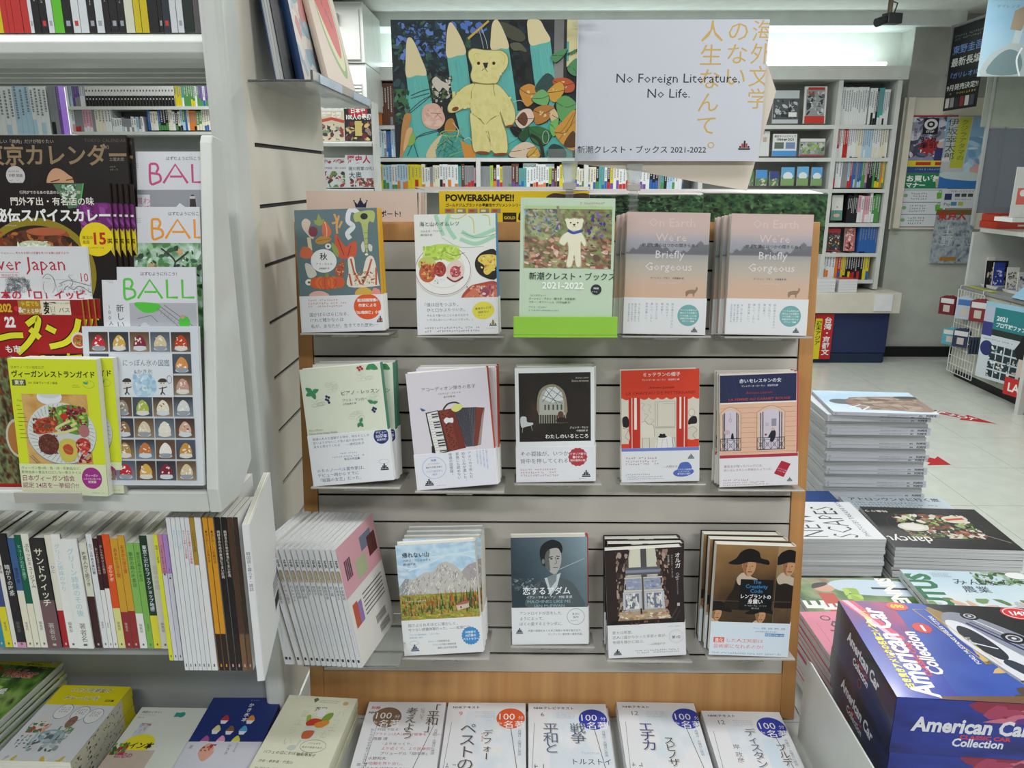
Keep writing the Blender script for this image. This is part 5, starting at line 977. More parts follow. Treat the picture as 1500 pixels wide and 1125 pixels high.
SM = [(938, 962, '#d3d530', None, '昭和レトロ喫茶', '#444', 'lime yellow thin magazine spine', .205, '#55504a'), (962, 988, '#c27f9c', '#cfd0dc', 'パンケーキとケーキの本', '#223', 'pink topped thin pancake magazine spine', .205, '#556'), (988, 1014, '#b08cd0', '#cfd0dc', 'プリン本', '#223', 'lilac topped thin pudding magazine spine', .205, '#556'),
      (1016, 1040, '#d3d5d8', None, '', '#77a', 'first white magazine spine after the lilac one', .243, '#556'), (1040, 1064, '#d6d8da', None, '東京カフェ散歩', '#8fc4dc', 'white magazine spine with sky blue title', .243, '#556'), (1064, 1090, '#d3d6da', None, '東京カフェ図鑑', '#9ccbe0', 'white magazine spine with paler blue title', .243, '#556'),
      (1090, 1112, '#d6d8dc', '#d9dadd', 'おひとり京都ソロ活大図鑑', '#c03040', 'white spine with red title, nearer the blue titles', .243, '#556'), (1112, 1138, '#d2d5da', None, 'おひとり東京ソロ活大図鑑', '#c03040', 'white spine with red title, nearer the gold spines', .243, '#556'), (1138, 1163, '#a4842c', '#d6d8da', 'これからの食の話', '#333', 'gold topped white magazine spine', .243, '#556'), (1163, 1198, '#dadbdc', None, '', '#333', 'broad plain white magazine spine', .243, '#556'),
      (1205, 1232, '#cf8f1e', '#2a1c18', '本当においしい焼肉の店', '#3a1c14', 'fiery gold magazine spine beside the white ones', .243, '#d92'), (1234, 1262, '#cf8f1e', '#2a1c18', '本当においしい焼肉の店', '#3a1c14', 'fiery gold magazine spine beside the black ones', .243, '#d92'),
      (1268, 1298, '#1b1614', '#241a18', '肉好きのための本当にうまい焼肉', '#ddd4c8', 'black magazine spine with white title, next to gold', .243, '#caa'), (1303, 1332, '#1b1614', '#241a18', '肉好きのための本当にうまい焼肉', '#ddd4c8', 'black magazine spine with white title, next to brown', .243, '#caa'),
      (1334, 1362, '#4a3426', '#77583c', '', '#caa', 'brown magazine spine with gold reflections', .243, '#caa'), (1366, 1390, '#3c2a22', '#6f5038', '', '#caa', 'darker brown magazine spine beside the last white one', .243, '#caa')]
for a, b_, t, bo, ti, tc, lab, hh, t2 in SM:
    bk = upright(a/S_, b_/S_, 976, .962 if a > 1015 else .985, hh, .07 if a > 1260 else .16, t, bo, .3 if bo and sum(lin(bo)) > 1.5 else .75, ti, tc, lab, tc2=t2, name='magazine')
c = Canvas(.009, .243, None, '#d9dadc', seed=5); c.text('韓国語と暮らす・雑誌', 4.5, 40, 6, '#555', vert=True); bk = make_book('magazine', .19, .243, .010, None, 'R', '#d9dadc', '#d9dadc', c, hard=False, back='#dcdcda')
bc_ = MB(); bc_.box(-.08, -.035, .0101, .0104, .03, .055, '#c9c9c8')
for i in range(18): bc_.box(-.078+i*.0024, -.078+i*.0024+.001*(1+i % 2), .0105, .0107, .034, .052, '#2a2a2a')
for i in range(5): bc_.box(-.08, -.03, .0104, .0106, .06+i*.005, .0615+i*.005, '#77787c')
bc_.build('barcode_print', PRINT, bk); sx_ = at(380, 978, Y=.957).x; bk.rotation_euler = (0, 0, -math.pi/2+.17); bk.location = (sx_-.075*math.sin(.17), .957+.075*math.cos(.17), zl+.001); tag(bk, 'white magazine with a barcode on its back, last beside the post', 'magazine', 'spines on the lower shelf of the left bookcase')
# upper shelf spines
UP = [(-40, 0, 'yellow'), (0, 30, 'yellow'), (30, 68, 'red'), (68, 103, 'red'), (103, 163, 'red'), (165, 210, 'red'), (210, 235, 'white'), (236, 283, 'black'), (285, 330, 'black'), (332, 370, 'white'), (371, 436, 'lime'), (438, 494, 'black'), (496, 545, 'white'), (546, 600, 'white'), (602, 650, 'black'), (652, 703, 'white'), (705, 745, 'black'), (747, 798, 'black'), (800, 845, 'black'), (847, 905, 'cream'), (907, 950, 'yellow'), (952, 1000, 'yellow'), (1002, 1066, 'black'), (1067, 1095, 'black'), (1097, 1143, 'dark'), (1146, 1188, 'white'), (1190, 1232, 'white'), (1234, 1300, 'forest'), (1302, 1350, 'greyd'), (1352, 1395, 'greyd')]
UC = dict(yellow='#cdb81c', red='#b8302c', white='#cfd4d8', black='#1a171a', lime='#5fb82c', cream='#d3d4c0', dark='#26303a', forest='#1c2a24', greyd='#5a5558')
UT = {10: '全国', 12: '東京23区', 13: '日本の村', 20: 'パリガイド', 21: '山のガイド', 22: 'ロードバイク', 4: '', 24: '京都'}
for i, (a, b_, k) in enumerate(UP):
    pa, pb = at(a/4.545, 46, Y=YU+.015), at(b_/4.545, 46, Y=YU+.015); t = pb.x-pa.x-.0005; hh = .21; c = Canvas(t, hh, (0, 0, 100, 100*hh/t), UC[k], seed=i); HH = 100*hh/t
    if k in ('black', 'dark', 'white', 'cream'): (c.rect(25, HH*.92, 75, HH*.955, '#c23a3a' if i % 4 == 0 else '#9aa0a8') if i % 3 != 1 else None); c.micro(25, HH*.35, 75, HH*.85, 1, '#b9b9b9' if k in ('black', 'dark') else '#55607a', vert=True)
    if i in UT and UT[i]: c.text(UT[i], 50, HH*.5, min(62, HH*.4/len(UT[i])), '#111' if k in ('yellow', 'lime', 'white') else '#eee', vert=True, bold=.02)
    bk = make_book('book', .17, hh, t, None, 'R', UC[k], UC[k], c, hard=False); bk.rotation_euler = (0, 0, -math.pi/2); bk.location = (pa.x, YU+.015+.085, zu+.0006)
    cn = {'lime': 'lime green', 'dark': 'slate', 'forest': 'forest green', 'greyd': 'grey'}.get(k, k)
    tag(bk, f'{cn} spined book, {ordinal(len(UP)-1-i)} from the post on the upper shelf', 'book', 'books on the upper shelf of the left bookcase')
# picture books on the acrylic tray
zt2 = at(385, 113, X=-.41).z
tr = empty('acrylic_tray', (0, 0, 0)); tag(tr, 'clear acrylic tray fixed to the cream end panel', 'shelf')
MB().box(-.438, -.335, 1.30, 1.80, zt2-.006, zt2-.002).build('plate', ACRYL, tr, .001); MB().box(-.337, -.333, 1.30, 1.80, zt2-.006, zt2+.012).build('lip', ACRYL, tr)
for y in (1.34, 1.60): MB().box(-.3325, -.3315, y, y+.16, zt2-.004, zt2+.010).build('label_strip', mat('pale_blue_label', '#b9c6d8', .3), tr)
s = (0, 0, 100, 140); c1 = Canvas(.2, .28, s, '#1c1c20', seed=1); c1.rect(10, 80, 90, 120, '#33353a')
b1 = make_book('picture_book', .2, .28, .016, c1, 'R', '#1c1c20', '#1c1c20', hard=True, pages=PAGESW, back='#2c4a74')
c2 = Canvas(.2, .28, s, '#cfc0b8', seed=2); c2.dabs(0, 60, 100, 140, 40, ['#c98a84', '#a9c0c6', '#d8cfc6', '#8fa8b4'], 6, 18)
b2 = make_book('picture_book', .2, .28, .014, c2, 'L', '#cfc0b8', '#22406c', hard=True, back='#22406c')
c3 = Canvas(.24, .30, (0, 0, 100, 125), '#dcc9b9', seed=3); c3.blob([(22, 20), (42, -4), (70, 10), (86, 60), (88, 92), (74, 108), (40, 92), (22, 62)], '#86a85a'); c3.blob([(25, 20), (44, -2), (68, 12), (83, 58), (85, 88), (72, 102), (42, 86), (24, 58)], '#dcd6a8'); c3.blob([(22, 16), (44, -4), (66, 12), (80, 56), (80, 82), (68, 92), (44, 76), (20, 50)], '#d2423c')
for x, y in ((36, 24), (40, 44), (48, 52), (56, 58), (62, 62), (46, 40), (66, 66), (32, 34)): c3.ell(x, y, 1.3, 3.2, '#2a1c1c', -15)
c3.text('すいかです', 80, 5, 6, '#8c8078', vert=True)
b3 = make_book('picture_book', .24, .30, .010, c3, 'L', '#dcc9b9', hard=True)
for b_, le, x, y, lab in ((b1, 7, -.390, 1.44, 'thick black picture book showing its white page edges'), (b2, 9, -.372, 1.50, 'picture book with navy spine and pastel cover'), (b3, 12, -.352, 1.62, 'picture book with a red watermelon slice on its cover')):
    M = Matrix.Rotation(math.pi/2, 3, 'Z') @ Matrix.Rotation(-math.radians(le), 3, 'X'); b_.rotation_euler = M.to_euler(); b_.location = (x, y, zt2+.0015); tag(b_, lab, 'book', 'picture books on the acrylic tray')

# ---------------------------------------------------------------- magazines leaning on the display's left edge
TT = ['老子×孫子', 'ナショナリズム', '三国志', '三国志', 'ハムレット', '源氏物語', '般若心経', '歎異抄', '枕草子', '徒然草', '論語物語', '夜と霧', '苦海浄土', '平家物語']
XB = [402+18.5*0, 425, 437, 448, 457, 465, 473, 480.5, 488, 495.5, 503, 511, 518.5, 526]; XB[0] = 418
zb0 = at(528, 978, Y=1.09).z
sw = empty('shelf_tray', (0, 0, 0)); tag(sw, 'clear acrylic tray under the slanting white magazines', 'shelf')
MB().box(-.36, -.20, 1.10, 1.258, zb0-.006, zb0-.003).build('plate', ACRYL, sw)
DIRY = Vector((.2, .98, 0)).normalized(); prev = None
for i, t in enumerate(TT):
    c = Canvas(.0074 if i else .0095, .21, (0, 0, 74, 2100), '#d3d4d8', seed=i); c.text('別冊' if i < 4 else '', 37, 70, 46, '#b5485a', vert=True)
    c.text('NHK', 22, 190, 62, '#26262a', 'l', .03, rot=90); c.ell(37, 400, 30, 30, '#9a8c6c'); c.rect(7, 400, 67, 560, '#9a8c6c'); c.ell(37, 560, 30, 30, '#9a8c6c'); c.text('100分de名著', 37, 385, 34, '#e2dcc8', vert=True, gap=.72)
    if i in (2, 3): c.text('全一冊', 37, 640, 40, '#b03030', vert=True)
    c.text(t, 37, 640 if i not in (2, 3) else 800, 60, '#3f4a5c' if i % 3 else '#2c2c30', vert=True); c.micro(22, 1300, 52, 1800, 1, '#7fa8c4', vert=True); c.rect(18, 1960, 56, 2010, '#33343a')
    last = i == len(TT)-1
    b = make_book('magazine', .148, .21, .0078, None, 'R', '#d3d4d8', '#d6d7da', c, hard=False, pages=PAGESW, back='#dcd9d4')
    if last:
        m = MB(); Q = lambda x0, x1, z0, z1, k, l=0: m.box(.148/2-x1*.148, .148/2-x0*.148, .0079, .0081+l*.0001, .21*(1-z1), .21*(1-z0), k)
        Q(.0, 1, 0, .42, '#cf9ba4'); Q(0, 1, .42, 1, '#d9d6d0'); Q(.55, .85, .08, .2, '#6a7486', 1); Q(.72, .95, .13, .3, '#5a2c28', 2); Q(.35, .62, .22, .38, '#a8b08c', 1)
        for k in range(4): Q(.1+.04*k, .13+.04*k, .14, .3, '#5a3c44', 1)
        Q(.08, .2, .5, .7, '#b5563c', 1); Q(.2, .3, .52, .7, '#8c74a8', 1)
        for k in range(6): Q(.35, .9, .5+.035*k, .512+.035*k, '#66666a', 1)
        for k in range(14): Q(.55+.02*k, .56+.02*k, .78, .85, '#26262a', 1); Q(.6+.02*k, .61+.02*k, .88, .95, '#26262a', 1)
        m.build('back_print', PRINT, b)
    tiltx = -.165-.004*(len(TT)-i) if i else -.13
    zax = Vector((tiltx, .06, 1)).normalized(); xax = -DIRY; yax = zax.cross(xax).normalized(); xax = yax.cross(zax)
    org = at(XB[i], 972 if i else 963, Z=zb0)
    p = Vector((org.x, 1.098-.0006*i+(.0 if i else .0), zb0)); p.x = at(XB[i], 974, Y=1.098).x
    basis(b, p-xax*.074, xax, yax, zax)
    tag(b, ('white magazine with a pink advertisement on its back, nearest the mountain novel' if last else f'white magazine with gilt spine mark, {ordinal(i)} from the post in the slanting row'), 'magazine', 'slanting white magazines at the display edge')
# ================================================================ the low stage with flat piles
ZS = .552
st = empty('display_stage', (0, 0, 0)); tag(st, 'low off-white stage that carries the flat piles and the display', 'display stand')
MB().box(-1.5, .535, .35, 1.236, ZS-.03, ZS).build('top_board', STEEL, st, .002); MB().box(.537, 1.42, .35, 1.95, ZS-.03, ZS).build('top_board', STEEL, st, .002); MB().box(.537, 1.22, 1.951, 2.38, ZS-.03, ZS).build('top_board', STEEL, st, .002)
MB().box(-.438, .535, 1.237, 1.55, ZS-.03, ZS).build('top_board', STEEL, st)
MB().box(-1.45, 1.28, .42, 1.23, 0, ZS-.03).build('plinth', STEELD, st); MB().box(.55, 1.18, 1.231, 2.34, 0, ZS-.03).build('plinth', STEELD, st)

def flat(b, px, py, z, w, h, corner='l', yaw=0):
    return place(b, px, py, Z=z, anchor=((-w/2 if corner == 'l' else w/2), 0, h), lean=90, yaw=yaw)
def pile(b, n, t, lab, cat, grp, jit=.0015, seed=1):
    R = random.Random(seed)
    z0 = b.rotation_euler.copy()
    for i in range(1, n):
        c = copy_tree(b); c.location = b.location+Vector((R.uniform(-jit, jit), R.uniform(-jit, jit), -t*i-.0002*i)); c.rotation_euler = (z0[0], z0[1], z0[2]+math.radians(R.uniform(-.6, .6)))
        tag(c, lab.format(['just under the top copy', 'third from the top', 'fourth from the top', 'fifth from the top', 'sixth from the top', 'seventh from the top', 'eighth from the top'][i-1] if i < 8 else ordinal(i)+' from the top'), cat, grp)
def c_nhk(kind):
    s = (0, 0, 240, 228); c = Canvas(.146, .207, s, '#d6d6d8', seed=30+kind, base=1e-4); c.ay = .67
    disc = ['#7c6350', '#d4582f', '#2c3c9c', '#2c3c9c', '#2c3c9c'][kind]; dx = [68, 195, 195, 205, 196][kind]; dy = 47
    if kind == 0:
        c.line([(44, 60), (-10+44, 225)], 1.2, '#555'); c.line([(213, 70), (160, 225)], 1.6, '#33333a')
    else:
        c.grid(60, 25, 238, 222, 20, 24, lambda U, V: ramp(np.clip(vnoise(U, V, 4, kind)*1.2-.1, 0, 1), ['#d4d5d8', '#c8d1d8', '#d8d9db', '#d8d1cd'])); c.line([(18, 60), (8, 225)], 1.2, '#555'); c.line([(195, 70), (222, 225)], 1.8, '#33333a')
    c.text('NHKテキスト' if kind != 2 else 'NHKテレビテキスト', 16, 18, 13, '#26262a', 'l', .02, 1.05) if kind else (c.text('別冊', 12, 22, 14, '#b03a30', bold=.02), c.text('NHK', 8, 36, 13, '#26262a', 'l', .03, 1.1))
    if kind: c.text(['', '9', '6', '12', '12'][kind], 36, 40, 26, ['', '#c85a4a', '#555a6a', '#555a6a', '#555a6a'][kind]); c.micro(85, 26, 150, 46, 4, '#8a9ab0', ragged=.1)
    c.ell(dx, dy, 43, 30, disc, n=40); c.text('100', dx-42, dy+4, 39, '#e6e4e2', 'l', 0, .95); c.text('分', dx+22, dy+2, 17, '#e6e4e2'); c.text('de', dx-42, dy+18, 17, '#d9d2c8'); c.text('名著', dx-22, dy+26, 33, '#e6e4e2', 'l', .008)
    k = '#4a4c58'; T = lambda t, x, y, z_, col='#46424a', **q: (c.text(t, x+2.5, y+2.5, z_, '#b9b0a4', vert=True, **q), c.text(t, x, y, z_, col, vert=True, **q))
    if kind == 0:
        T('「平和」', 206, 6, 40, '#2c2c32', gap=.72); T('について', 172, 18, 13); T('考えよう', 140, 16, 38, gap=.9)
        for i, t in enumerate(('“対話で在る”', 'プラトンは人はなぜ戦争をするのか', '斎藤 環', '“よりゆっくり、', 'より近くで、より民衆的”', 'ブリューゲル『田中彦』', '水野和夫', '“信頼を作り出し、', 'それを持続すること”', '井原西鶴『日本永代蔵』', '田中優子')): c.text(t, 42+(i//3 % 2)*30, 86+i*13, 13, ['#5a4c50', '#b5485a', '#444'][i % 3])
        c.text('私たちはなぜ平和でいられないのか', 34, 80, 11, '#6a6a74', vert=True)
    elif kind == 1:
        T('ペストの記憶', 70, 60, 52, '#4a4e58', gap=.92); T('デフォー', 128, 80, 31, '#2c2c30'); c.text('武田将明', 120, 206, 26, k); c.text('Defoe', 110, 90, 14, '#b9603c', rot=90, shear=.2)
    elif kind == 2:
        T('平和と', 66, 58, 48, '#3f5a78', gap=.85); T('戦争', 146, 58, 48, '#3f5a78', gap=.85); c.text('トルストイ', 118, 170, 26, '#2c2c30', 'l', 0, .9); c.text('Толстой', 150, 144, 13, '#8fb0c8')
    elif kind == 3:
        T('エチカ', 76, 58, 48, '#2c3c78', gap=.8); T('スピノザ', 136, 100, 34, '#2c2c30', gap=.85); c.text('國分功一郎', 60, 186, 15, '#5a5a60', vert=True)
    else:
        T('ディスタンクシオン', 126, 50, 36, '#3f5a78', gap=.88); T('ブルデュー', 200, 92, 32, '#2c2c30', gap=.9); c.text('岸 政彦', 70, 96, 21, '#5a5a60', vert=True); c.rect(150, 80, 185, 200, '#c4d2dc')
    c.text('月曜日・火曜日に放送', 222, 80, 10.5, '#6a6a74', vert=True); c.micro(12, 170, 50, 222, 2, '#6a6a74', vert=True)
    return c
NH = [(0, 541, 1028, 0, 'white paperback with a brown disc in its corner, beside the parfait book'), (1, 657, 1029, 0, 'white paperback with an orange disc, below the mountain novel'), (2, 774, 1030, -.5, 'white paperback with a blue disc, second to the right of the orange disc one'), (3, 903, 1028, -1, 'white paperback with a blue disc and 12, third blue-green title from the right'), (4, 1027, 1041, -1, 'white paperback with a blue disc, lowest pile beside the divider')]
LB = ['white paperback with brown disc, beside the parfait book', 'white paperback with orange disc, below the mountain novel', 'white paperback with blue disc, below the man in a jacket', 'white paperback with blue disc, below the curtained window novel', 'white paperback with blue disc, nearest the white divider']
NNAME = ['brown disc pile', 'orange disc pile', 'blue disc pile below the man', 'blue disc pile below the curtained window', 'blue disc pile nearest the divider']
for kd, px, py, yw, _ in NH:
    zt_k = ZS+(.034 if kd < 4 else .0245); b = make_book('paperback', .146, .207, .0095, c_nhk(kd), 'R', '#d6d6d8', '#d6d6d8', hard=False, pages=PAGESW)
    flat(b, px, py, zt_k, .146, .207, yaw=yw); tag(b, LB[kd]+', topmost', 'book', 'white paperbacks along the display foot')
    pile(b, 3 if kd < 4 else 2, .0098, 'white paperback in the '+NNAME[kd]+', {}', 'book', 'white paperbacks along the display foot', .003, kd)
# parfait book
s = (1120, 805, 1560, 1200); c = Canvas(.130, .188, s, '#d8d8c0', seed=41, base=1e-4); c.ay = .72
c.text('芥屋', 1362, 888, 38, '#4f5640', 'c', .012); c.micro(1330, 822, 1480, 842, 2, '#7c7c60'); c.poly([(1290, 822), (1310, 812), (1325, 825), (1305, 842)], '#5a6a50'); c.ell(1500, 838, 17, 11, '#c9a468')
for t, x, y in (('パ', 1490, 870), ('フ', 1485, 920), ('ェ', 1478, 950), ('が', 1450, 985), ('一', 1290, 840), ('番', 1275, 880), ('エ', 1262, 930), ('ラ', 1245, 975), ('い', 1250, 1030), ('。', 1245, 1075)): c.text(t, x-20, y+40, 58, '#9aa092'); c.text(t, x-18, y+39, 56, '#d2d3bd')
c.blob([(1318, 965), (1395, 960), (1400, 990), (1380, 1040), (1330, 1050), (1312, 1010)], '#cfd3c8'); c.blob([(1325, 1000), (1385, 995), (1378, 1032), (1330, 1036)], '#c2643c'); c.line([(1332, 1045), (1320, 1080)], 12, '#c3c9bf'); c.ell(1300, 1085, 26, 14, '#bcc3b8')
c.blob([(1300, 935), (1330, 900), (1380, 895), (1440, 890), (1458, 915), (1440, 950), (1390, 972), (1330, 975)], '#cfd2b8'); c.blob([(1395, 940), (1410, 905), (1448, 893), (1455, 915), (1430, 950)], '#7c9a3c'); c.blob([(1300, 920), (1320, 912), (1335, 945), (1315, 955)], '#8fae3f'); c.blob([(1312, 952), (1345, 930), (1400, 935), (1395, 960), (1330, 970)], '#c23c2c'); c.blob([(1370, 955), (1430, 935), (1452, 950), (1420, 975), (1380, 975)], '#d28a34'); c.blob([(1350, 885), (1390, 870), (1405, 910), (1365, 920)], '#d6d8d4')
c.ring(1420, 1072, 75, 32, 2, '#7c8070'); c.text('パフェから', 1420, 1062, 15, '#55584a', 'c'); c.text('始まる自由である。', 1420, 1082, 15, '#55584a', 'c'); c.text('パフェの沼におぼれる幸せ。', 1150, 1118, 24, '#4f5248'); c.text('鶴町みね子', 1350, 1122, 22, '#33352c')
c.text('渋谷・表参道・代官山', 1150, 1160, 20, '#55584a'); c.micro(1150, 1180, 1500, 1230, 3, '#6a6c5c')
b = make_book('book', .130, .188, .016, c, 'R', '#d8d8c0', '#cfcfb4', hard=False); flat(b, 424, 1018, ZS+.06, .130, .188, yaw=-4); tag(b, 'cream parfait book with a fruit sundae on its cover, topmost', 'book', 'books laid flat at the stage front'); pile(b, 3, .0165, 'cream parfait book in the sundae pile, {}', 'book', 'books laid flat at the stage front')
# navy shaved-ice book
s = (795, 818, 1240, 1215); c = Canvas(.130, .190, s, '#1f2f6c', seed=42, base=1e-4); c.ay = .72; c.text('かき氷本', 1065, 850, 34, '#dfe2ea', vert=True, bold=.012, gap=1.12, sx=1); c.micro(1042, 830, 1125, 838, 1, '#9fb0d0')
def ice(x, y, k, r=24): c.blob([(x-r, y+6), (x-r*.7, y-14), (x-4, y-26), (x+r*.6, y-16), (x+r, y+6)], k); c.poly([(x-r, y+4), (x+r, y+4), (x+r*.55, y+22), (x-r*.6, y+22)], '#dcdfe6')
for x, y, k in ((945, 945, '#b0303c'), (1105, 945, '#d2843c'), (925, 1000, '#d6cf8c'), (1010, 1003, '#7c5c40'), (1090, 1003, '#4fa0d0'), (890, 1056, '#a0528c'), (985, 1056, '#d69ab0'), (1075, 1056, '#cfd04a')): ice(x, y, k)
c.rect(795, 1062, 1240, 1470, '#c3c4cc'); c.blob([(890, 1120), (900, 1085), (930, 1070), (960, 1085), (980, 1120), (940, 1160)], '#c99a84'); c.dabs(895, 1075, 975, 1110, 20, ['#a8303c', '#d8b0a0', '#7a3a2c'], 7, 14); c.text('かき氷', 1055, 1075, 24, '#5a5c6a', vert=True); c.text('あの店の味', 1095, 1068, 13, '#5a5c6a', vert=True); c.text('夏', 830, 1080, 26, '#6a6c7a', vert=True)
b = make_book('book', .130, .190, .014, c, 'R', '#1f2f6c', '#1a2858', hard=False); flat(b, 313, 1022, ZS+.045, .130, .190, yaw=.5); tag(b, 'navy shaved ice book with eight small coloured ices, topmost', 'book', 'books laid flat at the stage front'); pile(b, 3, .0145, 'navy shaved ice book, {}', 'book', 'books laid flat at the stage front')
# signed white book
s = (600, 858, 1030, 1245); c = Canvas(.128, .188, s, '#ccd0c6', seed=43, base=1e-4); c.ay = .72; c.text('晩酌わくわく！', 625, 890, 19, '#3f4a4a', bold=.01); c.text('アイデアレシピ', 622, 905, 14, '#5a6464'); c.text('藤井 恵', 620, 918, 12, '#5a6464'); c.rect(838, 885, 862, 910, '#2f8f7c'); c.ell(880, 897, 22, 15, '#2f8f7c')
c.poly([(670, 945), (735, 948), (722, 1015), (660, 1015)], '#b9c4cc'); c.poly([(672, 945), (735, 948), (733, 960), (670, 958)], '#b07a6c'); c.dabs(665, 950, 720, 1010, 16, ['#9fb4d0', '#c99a8c', '#c9d4dc', '#8fa4c4'], 6, 14)
c.ell(735, 1052, 90, 48, '#dcd02c', n=36); c.text('サイン本', 735, 1075, 50, '#1c1a16', 'c', .03, .92, shear=.15)
c.rect(600, 1085, 860, 1500, '#b9aa9c'); c.dabs(600, 1050, 690, 1110, 40, ['#4f7a34', '#2f5a2a', '#a82c2c', '#6f9a44'], 8, 20); c.text('世紀の', 640, 1120, 36, '#a03a6a', 'l', .03)
b = make_book('book', .128, .188, .013, c, 'R', '#ccd0c6', '#c4c8be', hard=False); flat(b, 208, 1036, ZS+.04, .128, .188, yaw=-.5); tag(b, 'white recipe book with a yellow oval sticker, topmost', 'book', 'books laid flat at the stage front'); pile(b, 3, .0132, 'white recipe book under the sticker copy, {}', 'book', 'books laid flat at the stage front')
# yellow topped comic
s = (150, 745, 580, 1145); c = Canvas(.13, .19, s, '#cdd0d2', seed=44, base=1e-4); c.ay = .72; c.rect(150, 745, 580, 858, '#d6c818'); c.text('いつか中華屋で', 230, 782, 36, '#e6e4dc', 'l', .05, shear=.2); c.text('いつか中華屋で', 230, 782, 36, '#2a2a24', 'l', .0, shear=.2); c.text('チャーハンを', 230, 828, 36, '#e6e4dc', 'l', .05, shear=.2); c.text('チャーハンを', 230, 828, 36, '#2a2a24', 'l', .0, shear=.2); c.text('増田薫', 490, 835, 19, '#33332c', 'l', .02)
for x, y in ((300, 895), (410, 905), (500, 915)): c.ell(x, y, 48, 40, '#dddedd'); c.ring(x, y, 48, 40, 2, '#3a3a3a'); c.micro(x-30, y-26, x+28, y+26, 4, '#333', vert=True)
c.blob([(200, 960), (215, 925), (255, 925), (265, 960), (250, 985), (215, 985)], '#d8d0c8'); c.line([(222, 950), (232, 953)], 3, '#222'); c.line([(243, 953), (252, 950)], 3, '#222'); c.line([(228, 970), (246, 970)], 3, '#a03030'); c.dabs(180, 960, 300, 1010, 26, ['#c9a23c', '#a8483c', '#4f7a4c', '#d9a08c'], 9, 20)
c.ell(400, 950, 27, 32, '#8a6a58'); c.line([(385, 945), (395, 945)], 3, '#222'); c.line([(405, 945), (415, 945)], 3, '#222'); c.dabs(360, 975, 450, 1010, 22, ['#5a9a6c', '#c9c2a4', '#8c4a3c'], 9, 18); c.blob([(280, 1010), (350, 990), (420, 1010), (430, 1050), (330, 1060)], '#8fa8b0'); c.dabs(260, 1000, 450, 1100, 50, ['#a9b8bc', '#5f6a6c', '#c9cccb', '#8c9a94'], 10, 26); c.micro(180, 1020, 300, 1110, 5, '#2a2a2a', vert=True); c.dabs(150, 1110, 560, 1370, 60, ['#c9b04a', '#a8b4b8', '#5a5a5a', '#d4d4d0'], 14, 34)
sc = Canvas(.019, .19, (0, 0, 60, 600), '#cfcdbc', seed=3); sc.rect(0, 0, 60, 110, '#d6c818'); sc.dabs(4, 130, 56, 590, 34, ['#3a3a34', '#8c8a7c', '#a8a03c', '#6a5a4c'], 6, 12)
b = make_book('comic_book', .13, .19, .0195, c, 'R', '#d6c818', '#cfcdbc', sc, hard=False); flat(b, 192, 1006, ZS+.082, .13, .19, 'r', yaw=-1.5); tag(b, 'yellow topped comic with speech bubbles, topmost', 'book', 'books laid flat at the stage front'); pile(b, 4, .0198, 'yellow topped comic, {}', 'book', 'books laid flat at the stage front', .002)
# travel magazine pile
s = (-350, 645, 285, 1200); c = Canvas(.21, .29, s, '#28331f', seed=45, base=1e-4); c.ay = .72; c.noise(-350, 690, 285, 1560, ['#141c10', '#2f4a22', '#5f8a34', '#8faa5c', '#22301c'], 8, 3, 50, 60); c.poly([(40, 660), (285, 650), (285, 690), (-350, 690), (-350, 645)], '#d2c62a'); c.text('コミックエッセイ', 110, 668, 17, '#33301c', bold=.03); c.text('&雑学コラム', 95, 684, 17, '#33301c', bold=.03); c.ell(245, 668, 17, 12, '#c9c4a4')
c.text('東京ウォーキング'[:0]+'キ', -60, 740, 62, '#cf3a2c', 'l', .05); c.text('Walker', 20, 752, 82, '#e2ddd8', 'l', .045, .78, shear=.15); c.text('Walker', 20, 752, 82, '#cf3a2c', 'l', .02, .78, shear=.15); c.micro(20, 762, 120, 772, 1, '#ddd'); c.micro(180, 690, 262, 702, 1, '#ddd'); c.dabs(-60, 800, 110, 880, 60, ['#7fa34a', '#4f7a2c', '#b0c46c', '#2a4420'], 8, 22); c.text('絶景', 70, 850, 44, '#e6e4dc', 'l', .05, rot=-10); c.micro(20, 860, 110, 890, 2, '#e6e4dc'); c.rect(-40, 860, 20, 890, '#d2c62a'); c.text('ハイキング', -200, 960, 60, '#e6e4dc', 'l', .04); 
b = mag(c, .21, .29, .0075, cover='#28331f', spine='R', spine_c='#c9ccc8'); flat(b, 95, 967, ZS+.118, .21, .29, 'r', yaw=-5); tag(b, 'green walking magazine with red title lettering, topmost', 'magazine', 'walking magazines piled at the stage corner'); pile(b, 14, .0078, 'walking magazine in the corner pile, {}', 'magazine', 'walking magazines piled at the stage corner', .0025)
c = Canvas(.128, .188, (0, 0, 340, 500), '#cfcfd4', seed=46, base=1e-4); c.text('時な家', 125, 62, 62, '#2a2c34', 'l', .01); c.text('阿川佐子', 100, 18, 15, '#44464e', bold=.01); c.text('夜', 305, 20, 22, '#c96a8c', vert=True); c.micro(180, 12, 230, 20, 1, '#666')
b = make_book('book', .128, .188, .018, c, 'R', '#cfcfd4', '#c9c9ce', hard=True); flat(b, 116, 1103, ZS+.056, .128, .188, 'r', yaw=-1); tag(b, 'white novel in the front corner, overlapping the yellow comics', 'book', 'books laid flat at the stage front'); pile(b, 3, .0182, 'white corner novel, {}', 'book', 'books laid flat at the stage front')

